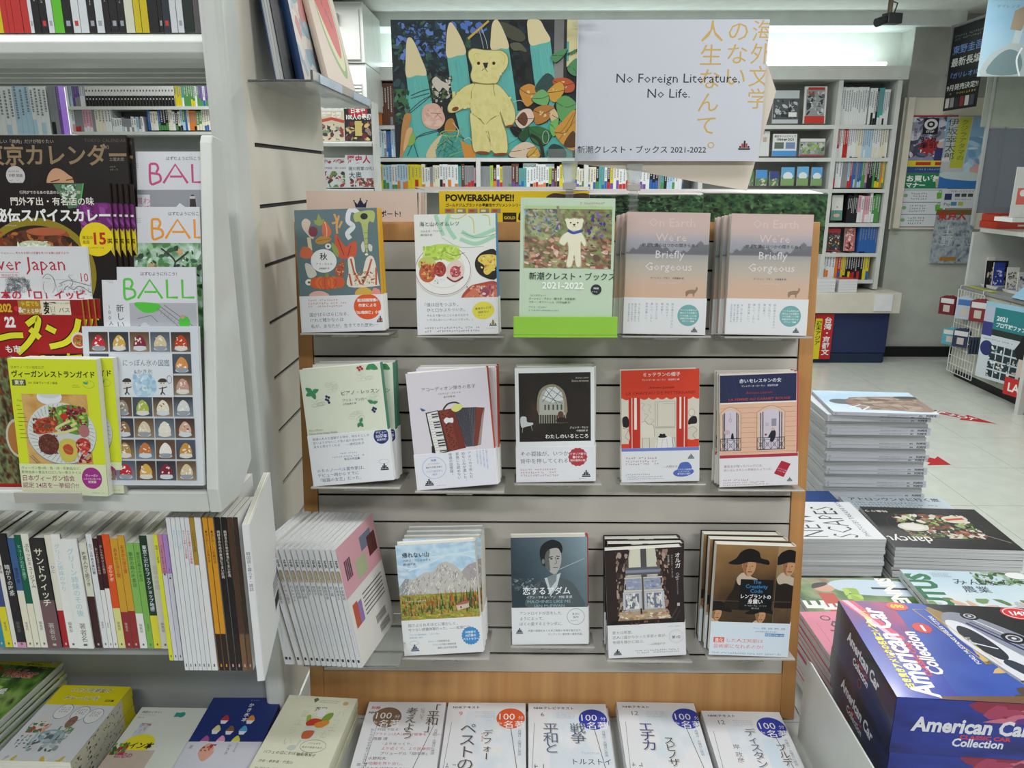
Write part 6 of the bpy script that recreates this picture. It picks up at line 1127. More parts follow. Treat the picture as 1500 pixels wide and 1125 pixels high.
# ---------------------------------------------------------------- right hand stage
def face(cv, m, org, ux, uz, n):
    """lay a print on a plane: canvas x along ux, up along uz, outwards n"""
    ux, uz, n, o = Vector(ux), Vector(uz), Vector(n), Vector(org)
    k = len(cv.mb.v); m.add([tuple(o+ux*(x+cv.w/2)+uz*z+n*(-y)) for x, y, z in cv.mb.v], cv.mb.f, '#000'); q = sum(len(f) for f in cv.mb.f); m.c[-q:] = cv.mb.c
BW, BD, BH = .345, .262, .094
def boxart():
    s = (0, 0, 345, 262); t = Canvas(BW, BD, s, '#2a3a86', seed=50, base=4e-4)
    t.grid(0, 0, 150, 262, 20, 30, lambda U, V: ramp(np.clip(.15+.5*vnoise(U, V, 4, 3)+.3*V-.15*U, 0, 1), ['#c04a78', '#a8345c', '#5a2c7c', '#2c3c9c', '#2c4aa8', '#3c5cb8']))
    t.grid(88, 0, 345, 262, 26, 26, lambda U, V: ramp(np.clip(.2+.4*vnoise(U, V, 3, 5)+.3*U*V, 0, 1), ['#24347c', '#2a4296', '#3c5cae', '#24347c']))
    t.poly([(0, 0), (26, 0), (70, 110), (60, 130)], '#c23a5c'); t.poly([(6, 0), (16, 0), (60, 115), (52, 118)], '#d8a8bc')
    # car picture
    t.blob([(155, -10), (345, -10), (345, 262), (300, 262), (210, 200), (165, 120)], '#8c7448'); t.dabs(165, 0, 345, 250, 60, ['#a88c54', '#6f5834', '#4a3c28', '#c2a468'], 10, 26)
    t.blob([(150, -8), (290, -8), (345, 50), (345, 170), (300, 150), (248, 78), (200, 30), (165, 24)], '#15161b')
    t.blob([(168, 26), (152, 58), (156, 104), (172, 150), (196, 214), (232, 262), (345, 262), (345, 196), (300, 128), (246, 66), (204, 30)], '#7f838f')
    t.blob([(160, 50), (154, 80), (160, 112), (186, 176), (212, 228), (250, 262), (300, 262), (262, 190), (214, 110), (186, 60)], '#c9cbd2')
    t.blob([(172, 66), (164, 92), (178, 134), (198, 158), (212, 146), (206, 112), (190, 78)], '#20242f'); t.line([(168, 112), (206, 128)], 3, '#c9cbd2'); t.blob([(196, 168), (212, 158), (244, 200), (228, 212)], '#2a3042')
    t.curve([(190, 56), (232, 110), (290, 190), (330, 262)], 4.5, '#20285c'); t.curve([(197, 52), (240, 106), (300, 186), (340, 250)], 2.5, '#20285c'); t.curve([(206, 46), (250, 98), (330, 200)], 2, '#d8dade')
    for x, y, r in ((206, 34, 15), (246, 96, 19), (318, 176, 20)): t.ell(x, y, r, r*.8, '#0e0e12'); t.ell(x, y, r*.66, r*.52, '#aeb0b8'); t.ell(x, y, r*.5, r*.38, '#3a3c44'); t.ell(x, y, r*.2, r*.16, '#c9c9cf')
    t.ell(214, 226, 7, 6, '#e2e4e6'); t.ell(238, 250, 7, 6, '#e2e4e6'); t.curve([(206, 240), (240, 262)], 5, '#2a2c34')
    t.poly([(60, 262), (345, 262), (345, 248), (300, 235), (60, 256)], '#6a4c34')
    # lettering runs from the front edge to the back
    t.text('American Car', 62, 258, 50, '#e6e4e8', 'l', .03, .82, rot=-90, shear=.1); t.text('Collection', 92, 205, 32, '#e6e4e8', 'l', .03, .85, rot=-90, shear=.1)
    t.text('CLASSIC CAR', 72, 210, 12, '#c8323c', 'l', .04, 1.2, rot=-90); t.text('古き良きアメリカの名車コレクション！', 34, 240, 13.5, '#d8cc2c', 'l', .05, .88, rot=-90)
    t.ell(95, 13, 18, 13, '#d8402c'); t.text('690', 95, 18, 15, '#e0cc2c', 'c', .04, rot=0); t.burst(110, 78, 16, '#c23a30', 12); t.text('1', 110, 86, 22, '#e6e6e6', 'c', .05)
    t.line([(118, 20), (140, 20), (190, 170), (168, 170), (118, 20)], 1.5, '#c2a84a'); t.text('FORD MUSTANG SHELBY GT500', 160, 172, 9.5, '#d8d8e0', 'l', .02, .98, rot=-98); t.text('[1967]', 176, 120, 8, '#d8d8e0', 'l', .01, rot=-98)
    t.ell(292, 18, 27, 20, '#c22c34'); t.ring(292, 18, 23, 16, 1.6, '#dcd0d0'); t.text('1/43', 292, 24, 17, '#e8e4e4', 'c', .04)
    t.text('スケールモデル', 300, 52, 9, '#e8e4e4', 'l', .02); t.poly([(196, 210), (216, 203), (226, 216), (206, 224)], '#1c1c20'); t.text('第51号', 211, 217, 8, '#c9a23c', 'c', .02)
    f = Canvas(BW, BH, (0, 0, 345, 94), '#1d2c80', seed=51, base=4e-4); f.grid(0, 0, 345, 94, 40, 20, lambda U, V: ramp(np.clip(vnoise(U, V, 5, 8)*1.1-.1, 0, 1), ['#10164a', '#1c2a84', '#1f379c', '#141c5c'])); f.blob([(110, 0), (345, 0), (345, 35), (230, 25), (150, 30)], '#8c2440'); f.dabs(120, 0, 345, 34, 26, ['#a83a5c', '#5c2a7c', '#c86a84', '#7c2444'], 8, 26, 170)
    f.text('American Car', 27, 54, 33, '#dfe0e8', 'l', .035, .86, shear=.12); f.text('CLASSIC CAR', 95, 64, 9, '#c8323c', 'l', .04, 1.3); f.text('Collection', 85, 77, 19, '#dfe0e8', 'l', .03, .9, shear=.12); f.ell(262, 45, 24, 24, '#9aa0b8'); f.ell(262, 45, 17, 17, '#22306c')
    l = Canvas(BD, BH, (0, 0, 262, 94), '#181c3c', seed=52, base=4e-4); l.grid(0, 0, 262, 94, 30, 16, lambda U, V: ramp(np.clip(vnoise(U, V, 4, 9)*1.2-.2, 0, 1), ['#0b0c1a', '#131838', '#1e2a60', '#0f1228'])); l.text('American Car', 62, 38, 27, '#dfe0e8', 'l', .035, .9, shear=.12); l.text('CLASSIC CAR', 110, 47, 7, '#c8323c', 'l', .04, 1.2); l.text('Collection', 95, 60, 18, '#dfe0e8', 'l', .03, .9, shear=.12); l.ring(132, 74, 7, 7, 1.5, '#a8402c', 14)
    return t, f, l
def carbox():
    r = empty('magazine_box'); t, f, l = boxart(); m = MB(); m.box(0, BW, 0, BD, 0, BH, '#16204c'); m.build('carton', BOARD, r, .0015)
    for cv, nm, o, ux, uz, n in ((t, 'lid_print', (0, 0, BH), (1, 0, 0), (0, 1, 0), (0, 0, 1)), (f, 'front_print', (0, 0, 0), (1, 0, 0), (0, 0, 1), (0, -1, 0)), (l, 'side_print', (0, BD, 0), (0, -1, 0), (0, 0, 1), (-1, 0, 0))):
        m = MB(); face(cv, m, o, ux, uz, n); m.build(nm, BOARD, r)
    return r
zb1 = at(1314, 1022, Y=.952).z
bx = carbox(); A = at(1314, 1021, Y=.952); B = at(1234, 889, Z=A.z); d = B-A; yw = math.atan2(-d.x, d.y)
bx.rotation_euler = (0, 0, yw); bx.location = A-Vector((0, 0, BH)); tag(bx, 'shrink wrapped car model magazine box, upper one of two', 'box', 'car model magazine boxes')
b2_ = copy_tree(bx); b2_.location = bx.location-Vector((-.004, -.004, BH+.0012)); b2_.rotation_euler = (0, 0, yw+.012); tag(b2_, 'dark blue car model magazine box, lower one of two', 'box', 'car model magazine boxes')
zbot = b2_.location.z
def hmag(w, h, t, cv, corner, px, py, z, lab, n=1, yaw=0, plab=None, grp=None, spine='R', spine_cv=None, jit=.002, bg='#d8d8d8', spc=None, tight=1.03):
    b = mag(cv, w, h, t, cover=bg, spine=spine, spine_cv=spine_cv, spine_c=spc or bg); place(b, px, py, Z=z, anchor=((-w/2 if corner[1] == 'l' else w/2), 0, h if corner[0] == 't' else 0), lean=90, yaw=yaw)
    tag(b, lab, 'magazine', grp); pile(b, n, t*tight, plab or '', 'magazine', grp, jit, int(px)); return b
# pink magazine pile beside the divider
s = (-200, 0, 420, 860); c = Canvas(.21, .29, s, '#d3748c', seed=60, base=1e-4); c.ring(-75, 70, 26, 22, 9, '#3a2c34', 14); c.text('eyes', -85, 105, 170, '#3a2c34', 'l', .0, .9, rot=72); c.micro(-150, 120, -138, 420, 1, '#7a3a4c', vert=True); c.text('すてきに', 100, 500, 80, '#a83c5c', 'l', .02)
Z5 = ZS+.155
pk = hmag(.21, .29, .0088, c, 'tl', 1171, 896, Z5, 'pink magazine with dark handwritten title under the car boxes, topmost', 16, 1.5, 'magazine in the pink pile under the car boxes, {}', 'magazines under the car boxes', spc='#cfcfcf', bg='#d3748c')
# under the boxes: filler pile carrying them
s = (0, 0, 210, 290); c = Canvas(.30, .22, s, '#b02c34', seed=61, base=1e-4); c.dabs(60, 10, 200, 280, 60, ['#c9b09a', '#a82c34', '#5f7a4c', '#d0c0b0'], 10, 30)
red = Canvas(.3, .22, (0, 0, 300, 220), '#b5242c', seed=62, base=1e-4); red.ell(26, 22, 12, 8, '#d8d0cc'); red.text('1', 26, 27, 14, '#b5242c', 'c', .04); red.blob([(90, 60), (80, 10), (110, -6), (170, 0), (180, 60)], '#d0a888'); red.dabs(86, 0, 140, 40, 30, ['#c9a04a', '#b08a3c', '#dcc07c'], 6, 16); red.curve([(66, 14), (72, 22), (64, 30)], 5, '#e6dcd8'); red.blob([(180, 0), (300, 0), (300, 60), (190, 60)], '#cfc8c4'); red.text('おうち', 200, 90, 50, '#e6dcd8', 'l', .03)
# divider board
dv = empty('divider_board', (0, 0, 0)); tag(dv, 'white upright divider board with a rounded corner between the piles', 'divider')
xd = at(1178, 1096, Z=ZS).x; yd = at(1178, 1096, Z=ZS).y; ztop = at(1183, 962, X=xd).z
yb_ = at(1183, 962, X=xd).y
ang = math.radians(-2.0)
dl = yb_-.40; zt_d = ztop-ZS
prof = [(0, 0), (0, zt_d-.02)]+[(.02-.02*math.cos(t), zt_d-.02+.02*math.sin(t)) for t in np.linspace(.3, math.pi/2, 5)]+[(dl, zt_d+.0), (dl, 0)]
MB().prism([(-a, z) for a, z in prof], -.0015, .0015, 'x').build('board', STEEL, dv, .0006); MB().box(0, .03, -dl, 0, 0, .0015).build('foot', STEEL, dv)
dv.location = (xd, yb_+.0, ZS); dv.rotation_euler = (0, 0, 0)
# landscape magazines behind the boxes
s = (0, 0, 300, 220); c = Canvas(.30, .22, s, '#d5d6d8', seed=63, base=1e-4)
for t, x, y, z_, w_ in (('NEW', 165, 214, 90, .66), ('SCAPES', 240, 214, 90, .62), ('TOKYO', 92, 214, 90, .62)): c.text(t, x, y, z_, '#2a2c30', 'l', -.012, w_, rot=-90)
c.text('PHOTOS BY TAKASHI HOMMA', 270, 205, 19, '#3a3c42', 'l', 0, .9, rot=-90)
hmag(.30, .22, .0095, c, 'br', 1299, 790, ZS+.148, 'white magazine with large thin black capitals, topmost', 10, 0, 'magazine in the thin black capitals pile, {}', 'magazines with thin black capitals', bg='#cfd0d2', spc='#6a6a6e')
MB_ = None
for i in range(5):
    pl_ = Canvas(.30, .22, s, '#cfd0d2', seed=64)
    b = mag(pl_, .30, .22, .0095, cover='#d0d1d3', name='magazine'); place(b, 1299+i, 790, Z=ZS+.148-.0098*(10+i), anchor=(.15, 0, 0), lean=90, yaw=.4); tag(b, 'plain magazine at the base of the black capitals pile, '+ordinal(i)+' from its top', 'magazine', 'magazines with thin black capitals')
# food magazine, lying upside down to us
s = (0, 0, 210, 290); c = Canvas(.21*1.0, .27, (0, 0, 420, 540), '#141414', seed=65, base=1e-4)
fd = Canvas(.300, .235, (0, 0, 300, 235), '#151514', seed=65, base=1e-4); fd.noise(0, 0, 300, 235, ['#0d0d0d', '#1c1a18', '#2a2622'], 5, 3, 20, 20); fd.ell(150, 105, 118, 88, '#1b1b1c', n=40); fd.ring(150, 105, 116, 86, 2, '#3a3a3c', 40)
fd.dabs(60, 40, 250, 180, 260, ['#5f7a3c', '#c9c2b0', '#8c4a34', '#8fa85c', '#3a4a24', '#a87a5c', '#d6d0c4', '#6a3c2c'], 5, 15); fd.ell(90, 120, 38, 24, '#cfcac0'); fd.ell(90, 118, 28, 17, '#dcd8d0'); fd.ell(215, 70, 32, 22, '#d0c4b4'); fd.poly([(190, 66), (240, 58), (242, 68), (192, 78)], '#b9482c'); fd.curve([(200, 110), (240, 150), (290, 196)], 3, '#8c8a86')
fd.text('dancyu', 15, 212, 52, '#dcdad4', 'l', .0, .8, rot=0) if 0 else fd.text('dancyu', 108, 176, 50, '#dcdad4', 'l', .01, .82, rot=180); fd.text('特集サラダ', 62, 22, 15, '#c9c6bc', 'l', .01, rot=180); fd.micro(120, 150, 200, 185, 6, '#9a968c', vert=True)
fs = Canvas(.0085, .235, None, '#d2d3d4'); 
b = hmag(.300, .235, .0085, fd, 'tl', 1259, 742, ZS+.135, 'black food magazine with salad photograph, topmost and shiny', 11, -3.0, 'magazine in the black salad pile, {}', 'black food magazines', bg='#c9cacc')
# bright town magazine and neighbours
br = Canvas(.297, .232, (0, 0, 297, 232), '#b9cbd4', seed=66, base=1e-4); br.grid(0, 0, 297, 232, 24, 20, lambda U, V: ramp(np.clip(V*.7+.3*vnoise(U, V, 3, 4), 0, 1), ['#a3bccb', '#b9cdd6', '#cdd6d8', '#c9cfcc']))
br.text('BRUTUS', 50, 228, 72, '#1f6a44', 'l', .05, .8, rot=-90); br.dabs(150, 0, 297, 60, 130, ['#3f5f3c', '#6f8f5c', '#2c4630', '#8fa88c', '#b5bfb4'], 4, 13); br.text('みんなの', 92, 60, 30, '#2c343c', 'l', 0, 1.1); br.text('農業', 100, 92, 30, '#2c343c'); br.micro(60, 10, 110, 30, 3, '#5a6a74'); br.ell(250, 14, 24, 16, '#dcdedc'); br.ring(250, 14, 24, 16, 1.5, '#6a6c6c'); br.dabs(0, 120, 297, 232, 80, ['#6f8c5c', '#c9a48c', '#a8b4b8', '#5c7a4c'], 8, 22)
hmag(.297, .232, .007, br, 'tl', 1318, 834, ZS+.125, 'pale blue magazine with thick green sideways title', 14, -3, 'magazine in the green title pile, {}', 'green titled magazines', bg='#c9cdce')
tn = Canvas(.338, .228, (0, 0, 290, 210), '#5f7a4c', seed=67, base=1e-4); tn.noise(0, 0, 290, 210, ['#26401f', '#3f5f30', '#66854a', '#8a9470', '#8c3f30'], 5, 8, 40, 30); tn.blob([(70, 30), (110, 5), (230, 15), (270, 40), (240, 70), (120, 66)], '#b9c8d4'); tn.ell(58, 40, 20, 15, '#c99a7c'); tn.blob([(36, 42), (44, 22), (70, 18), (64, 30)], '#2a1c18'); tn.line([(150, 40), (235, 44)], 8, '#2c2c30'); tn.text('E', 40, 120, 60, '#e2e0dc', 'l', .05, rot=-90); tn.text('1', 160, 120, 50, '#e2e0dc', 'l', .05, rot=-90); tn.rect(40, 60, 70, 130, '#b5402c'); tn.text('E', 64, 124, 46, '#e2e0dc', 'l', .05, rot=-90); tn.dabs(90, 40, 120, 90, 14, ['#a8c44a', '#8cae34'], 8, 18); tn.text('TENNIS', 200, 130, 40, '#e2e0dc', 'l', .05, rot=-90)
hmag(.34, .23, .008, tn, 'tl', 1152, 846, ZS+.10, 'sports magazine with a player in pale clothes on grass', 5, 0, 'magazine under the sports player cover, {}', 'sports magazines', bg='#7c8c6c')
# near red magazines below the boxes
zr = zbot-.0018
rb = mag(red, .36, .26, .009, cover='#b5242c'); rb.rotation_euler = (-math.pi/2, 0, yw-.02); p_ = at(1322, 1106, Z=zr); rb.location = p_+Vector((.185, -.125, 0)); tag(rb, 'red magazine with a fair haired figure under the car boxes', 'magazine', 'magazines carrying the car boxes')
nr = int((zr-ZS)/.0092)
for i in range(1, nr):
    q = copy_tree(rb); q.location = rb.location-Vector((0, 0, .0092*i)); tag(q, 'magazine beneath the red one carrying the car boxes, '+ordinal(i)+' from the top', 'magazine', 'magazines carrying the car boxes')
fl = mag(Canvas(.3, .2, (0, 0, 10, 10), '#8c8c90'), .25, .21, zr-ZS-.001, name='magazine_bundle', cover='#8c8c90'); fl.rotation_euler = (-math.pi/2, 0, yw); fl.location = Vector((A.x+.16, A.y+.045, zr)); tag(fl, 'thick grey bundle of magazines hidden under the car boxes', 'magazine')
# tall pile with a coat on the top cover
Wp, Hp = .295, .23; zt3 = at(1300, 606, Y=2.14).z
pc = Canvas(Wp, Hp, (0, 0, 295, 230), '#c3d6e4', seed=68, base=1e-4); pc.grid(0, 0, 295, 230, 20, 16, lambda U, V: ramp(np.clip(V*.6+.4*vnoise(U, V, 3, 2), 0, 1), ['#d0dde6', '#a9c8de', '#c9dae6', '#d6dde2']))
pc.blob([(60, 120), (90, 80), (140, 62), (240, 52), (295, 60), (295, 200), (200, 205), (110, 190), (70, 160)], '#8c7668'); pc.dabs(90, 70, 290, 200, 46, ['#9a8474', '#7a6558', '#6a574c', '#a8937f'], 12, 40, 5); pc.blob([(20, 120), (40, 95), (80, 95), (96, 120), (80, 145), (40, 145)], '#4f5a60'); pc.blob([(70, 110), (98, 105), (100, 135), (76, 138)], '#8c6450')
for p in ([(100, 95), (200, 90), (290, 100)], [(120, 140), (210, 130), (280, 150)], [(150, 60), (160, 110)], [(180, 150), (200, 190)], [(220, 148), (225, 190)]): pc.curve(p, 3, '#3a322e')
pc.line([(60, 185), (100, 150), (120, 170), (90, 205)], 5, '#dfe6ea'); pc.blob([(230, 52), (295, 48), (295, 75), (245, 78)], '#3a3230')
def pspine(top=False):
    q = Canvas(.0092, Wp, None, '#cbccd2'); q = Canvas(Wp, .0092, (0, 0, 295, 9.2), '#cbccd4', seed=3)
    q.text('POPEYE', 258, 7.6, 8.2, '#26262a', 'l', .04, .95); q.text('894', 238, 7.2, 6, '#3a3a40', 'l', .03); q.text('GENTLEMAN’S WARDROBE', 150, 6.8, 5, '#66666e'); q.rect(200, 3, 232, 5.5, '#b9bac2'); q.ring(8, 5, 2.4, 2.4, .8, '#55555c', 8); return q
def pmag(cv=None):
    """lying magazine: local x along the spine, spine at y=0 facing the viewer"""
    r = empty('magazine'); t = .0098
    MB().box(.001, Wp-.001, .002, Hp-.001, .0004, t-.0004, '#d8d8d6').build('page_block', PAGESH, r)
    m = MB(); m.box(0, Wp, 0, Hp, 0, .0004, '#cdd0d6'); m.box(0, Wp, 0, Hp, t-.0004, t, '#cdd0d6'); m.box(0, Wp, 0, .001, 0, t, '#cbccd4'); face(pspine(), m, (0, 0, 0), (1, 0, 0), (0, 0, 1), (0, -1, 0))
    if cv: face(cv, m, (0, 0, t), (1, 0, 0), (0, 1, 0), (0, 0, 1))
    m.build('cover', GLOSS, r); return r
PAGESH = streaks('page_edges_lying', '#a4a6a6', '#d9dbda', (3, 3, 1500), .7)
pm = pmag(); pa = at(1213, 608, Y=2.13); n = 31; R = random.Random(4); zz = zt3-.0108
for i in range(n):
    q = pm if i == 0 else copy_tree(pm); sp_in = (i % 4) in (0, 1); zz = zt3-.0102*(i+1)
    if zz < ZS: break
    x = pa.x+.0018*i*.4+R.uniform(-.002, .002); ya = math.radians(-1+R.uniform(-.5, .5))
    if sp_in: q.rotation_euler = (0, 0, ya); q.location = (x, 2.13, zz)
    else: q.rotation_euler = (0, 0, ya+math.pi); q.location = (x+Wp, 2.13+Hp+.004, zz)
    tag(q, f'white fashion magazine, {ordinal(i+1)} from the top of the tall pile', 'magazine', 'tall pile of white fashion magazines')
tp = pmag(pc); tp.location = (pa.x+.012, 2.125, zt3+.0005); tp.rotation_euler = (math.radians(.0), 0, math.radians(-5)); tag(tp, 'fashion magazine with a brown coat on sky blue, top of the tall pile', 'magazine', 'tall pile of white fashion magazines')
# newspaper lying behind the food magazines
nw = Canvas(.30, .20, (0, 0, 300, 200), '#c3ced6', seed=70, base=1e-4); nw.text('アトロンウンドに行く旅', 20, 30, 24, '#2a3440', 'l', .02); nw.micro(20, 40, 280, 180, 10, '#44505c')
hmag(.30, .20, .006, nw, 'tl', 1228, 726, ZS+.075, 'pale paper with a line of black headline, behind the salad magazine', 8, -2, 'paper under the black headline sheet, {}', 'headline papers', bg='#bcc8d0')
dvk = Canvas(.2, .13, None, '#2a4a86'); bb = mag(dvk, .2, .13, .02, name='book', cover='#c9c8bc'); place(bb, 1195, 700, Z=ZS+.10, anchor=(.1, 0, 0), lean=90); bb.location.y = 1.98; tag(bb, 'cream paged book lying behind the display edge', 'book'); pile(bb, 5, .0202, 'cream paged book behind the display edge, {}', 'book', 'books behind the display edge')
# ================================================================ cards and posters on top of the display
def board_at(name, cv, tl, br_px, Y, lab, cat, t=.003, m=PRINT, grp=None, yaw=0):
    """flat printed card hanging or standing at depth Y; tl,br in the picture give its place and size"""
    a, b = at(*tl, Y=Y), at(*br_px, Y=Y); w_, h_ = b.x-a.x, a.z-b.z
    c = cv(w_, h_); r = empty(name, ((a.x+b.x)/2, Y, b.z)); MB().box(-w_/2, w_/2, 0, t, 0, h_, '#c9c9c6').build('card', m, r); c.build('print', r, m)
    r.rotation_euler = (0, 0, math.radians(yaw)); return tag(r, lab, cat, grp)
def p_bear(w_, h_):
    s = (60, 43, 1425, 1055); c = Canvas(w_, h_, s, '#23282c', seed=80, step=6e-6)
    c.noise(60, 43, 1425, 560, ['#1c2a2c', '#22323a', '#1a1c1e', '#26302c'], 4, 3, 40, 30)
    c.dabs(65, 50, 640, 560, 120, ['#2c4a52', '#35583f', '#1f3238', '#3f5f58'], 14, 44)
    c.dabs(95, 60, 460, 330, 60, ['#4f6fb8', '#5f80c4', '#4462a8'], 14, 40); c.dabs(480, 50, 760, 140, 22, ['#5070b8', '#6482c0'], 16, 40); c.dabs(80, 50, 460, 330, 90, ['#22363c', '#2a4a4a', '#1c2c34'], 7, 24)
    for p in ([(150, 45), (280, 140), (420, 330)], [(200, 190), (330, 175), (460, 200)], [(270, 110), (320, 60)], [(280, 140), (360, 250), (470, 400)], [(90, 100), (200, 120)], [(230, 60), (290, 250)], [(330, 330), (460, 420)]): c.curve(p, 6, '#1c2830')
    c.dabs(790, 45, 1060, 480, 60, ['#1c1a1c', '#2a2628', '#141416'], 20, 60); c.blob([(860, 60), (990, 110), (1040, 170), (1000, 200), (900, 160)], '#4a4a3c'); c.blob([(930, 215), (1000, 210), (1050, 270), (1000, 262), (950, 260)], '#5a5c48')
    c.rect(1250, 45, 1320, 470, '#6a6a68', '#8a8a86'); c.rect(1320, 45, 1345, 470, '#2a2c2e')
    def picket(pts_top, pts_low):
        c.blob([(a-5 if i < len(pts_low)/2 else a+5, b) for i, (a, b) in enumerate(pts_low)], '#1a2428', 1) ; c.poly(pts_low, '#5fb0a8'); c.blob(pts_top, '#d8cba0', 5)
    pk = [([(190, 168), (222, 190), (270, 300), (312, 432), (240, 440), (162, 448), (163, 300), (172, 200)], [(162, 446), (312, 430), (345, 620), (390, 900), (420, 1055), (240, 1055), (205, 850), (175, 600)]),
          ([(498, 62), (530, 100), (575, 180), (605, 280), (540, 300), (466, 310), (462, 200), (475, 100)], [(466, 310), (605, 280), (640, 560), (622, 900), (640, 960), (565, 920), (520, 720), (490, 520)]),
          ([(835, 45), (880, 120), (920, 240), (860, 250), (790, 255), (788, 160), (800, 70)], [(790, 258), (920, 248), (960, 520), (980, 680), (1000, 900), (900, 960), (800, 700)]),
          ([(1060, 45), (1140, 48), (1180, 110), (1222, 190), (1150, 215), (1075, 222), (1055, 120)], [(1072, 226), (1222, 194), (1255, 440), (1262, 640), (1200, 800), (1120, 560), (1095, 400)])]
    c.poly([(160, 560), (420, 900), (700, 760), (1000, 700), (1400, 800), (1400, 1055), (90, 1055)], '#4fa89e')
    for a, b in pk: picket(a, b)
    R = c.rs
    for a, b in pk:
        for i in range(9): x0_ = R.uniform(b[0][0]+10, b[1][0]-12); c.line([(x0_, b[0][1]+20), (x0_+R.uniform(20, 36), b[0][1]+R.uniform(120, 330))], R.uniform(2, 5), R.choice(['#56a89c', '#74bcb4', '#62a8b4']))
    c.rect(1342, 45, 1425, 380, '#d2c998'); c.rect(1342, 200, 1358, 340, '#4fa8a0')
    c.dabs(65, 540, 180, 800, 40, ['#3f6a44', '#2a4a34', '#4f7a5c', '#28403a'], 16, 44); c.dabs(330, 440, 500, 640, 70, ['#b5b0a4', '#3a4a34', '#2a3428', '#5a6a44', '#c9c0b8'], 7, 24)
    c.blob([(350, 490), (380, 450), (420, 480), (470, 510), (470, 560), (430, 530), (400, 560)], '#c6bdb2')
    for p in ([(190, 590), (260, 560), (330, 540)], [(190, 610), (330, 570)], [(180, 720), (330, 600)], [(100, 780), (250, 640), (340, 590)], [(150, 1040), (240, 890), (420, 840)], [(220, 900), (400, 850)], [(230, 1050), (200, 940)]): c.curve(p, 5, '#26404a')
    c.blob([(268, 730), (290, 665), (350, 645), (400, 665), (442, 760), (400, 830), (330, 835), (280, 800)], '#d2a898'); c.dabs(285, 670, 425, 815, 26, ['#d8b4a4', '#c99a8c', '#dcbcac'], 14, 36); c.line([(335, 718), (410, 722)], 4, '#6a4a44'); c.line([(380, 722), (420, 765)], 4, '#8c6a60')
    c.blob([(95, 1050), (110, 860), (140, 730), (190, 735), (165, 850), (180, 900), (110, 1050)], '#b5824c'); c.blob([(120, 1010), (150, 850), (195, 830), (180, 900)], '#d0a878'); c.blob([(155, 960), (190, 860), (215, 900), (200, 950)], '#86a84f')
    c.blob([(290, 1050), (330, 960), (410, 880), (445, 890), (400, 980), (370, 1050)], '#cbbd94'); c.blob([(370, 1050), (420, 880), (490, 860), (560, 950), (570, 1050)], '#46948a'); c.blob([(440, 860), (450, 780), (500, 760), (520, 850)], '#b07a3c')
    for i in range(26):
        x, y = R.uniform(400, 560), R.uniform(850, 1040); c.curve([(x, y), (x+R.uniform(-60, 60), y+R.uniform(-30, 50)), (x+R.uniform(-90, 90), y+R.uniform(0, 100))], 3.5, R.choice(['#23524c', '#8fae5c', '#2c6a64', '#1f3f3c']))
    c.ring(480, 870, 75, 22, 6, '#8fae5c'); c.poly([(555, 920), (620, 960), (668, 935), (668, 1055), (580, 1055)], '#c98a3c')
    # leaves on the right
    for pts, k in (([(1000, 540), (1060, 505), (1110, 520), (1140, 570), (1100, 640), (1050, 670), (1010, 600)], '#c58a3c'), ([(1110, 540), (1190, 430), (1250, 460), (1260, 540), (1180, 600)], '#2f4a48'), ([(1240, 480), (1330, 460), (1400, 500), (1390, 560), (1300, 560)], '#b5552f'), ([(1200, 570), (1290, 490), (1330, 550), (1260, 640)], '#c9983c'), ([(1270, 640), (1340, 590), (1420, 650), (1390, 720), (1310, 780)], '#5f9a5c'), ([(1090, 610), (1160, 545), (1215, 590), (1200, 660), (1130, 650)], '#6fa868'),
                  ([(1100, 700), (1180, 660), (1260, 680), (1210, 770), (1120, 800)], '#b0763c'), ([(965, 770), (1010, 700), (1080, 690), (1105, 760), (1050, 820), (1000, 830)], '#d8c0ac'), ([(985, 760), (1030, 710), (1060, 760), (1040, 810)], '#6a3f2c'), ([(930, 820), (1000, 830), (1020, 870), (970, 890)], '#14181a'), ([(990, 890), (1060, 820), (1090, 850), (1040, 930)], '#24502f'), ([(1070, 830), (1150, 820), (1240, 870), (1180, 960), (1100, 930)], '#2f6a3a'), ([(1220, 720), (1260, 690), (1290, 760), (1250, 800)], '#d0b48c'), ([(1225, 800), (1290, 760), (1270, 880), (1240, 880)], '#6fb05c'),
                  ([(1260, 860), (1320, 780), (1420, 700), (1425, 980), (1340, 970)], '#c48f3c'), ([(1330, 960), (1400, 850), (1425, 960)], '#5a3a22'), ([(930, 1010), (980, 960), (1050, 935), (1120, 970), (1150, 1050), (940, 1050)], '#d4bda6'), ([(1060, 1050), (1080, 990), (1130, 980), (1150, 1050)], '#c99a44'), ([(1210, 1000), (1250, 950), (1330, 980), (1340, 1050), (1220, 1050)], '#22403c'), ([(1230, 300), (1340, 250), (1320, 300), (1260, 350)], '#4f8a5c'), ([(1350, 380), (1420, 320), (1425, 440), (1370, 430)], '#4f8a5c'), ([(1340, 290), (1425, 250), (1400, 275)], '#3f7a4c')):
        c.blob([(x+(5 if x > 1100 else -5), y+6) for x, y in pts], '#1c2420'); c.blob(pts, k); cx = sum(p[0] for p in pts)/len(pts); cy = sum(p[1] for p in pts)/len(pts); c.curve([pts[0], (cx, cy), pts[len(pts)//2]], 4, '#3a3426'); c.dabs(cx-26, cy-26, cx+26, cy+26, 5, [k, '#d9c08c' if k[1] > '9' else k], 8, 18)
    for p in ([(1260, 870), (1320, 850), (1400, 720)], [(1290, 930), (1340, 860), (1410, 780)]): c.curve(p, 3, '#7a5426')
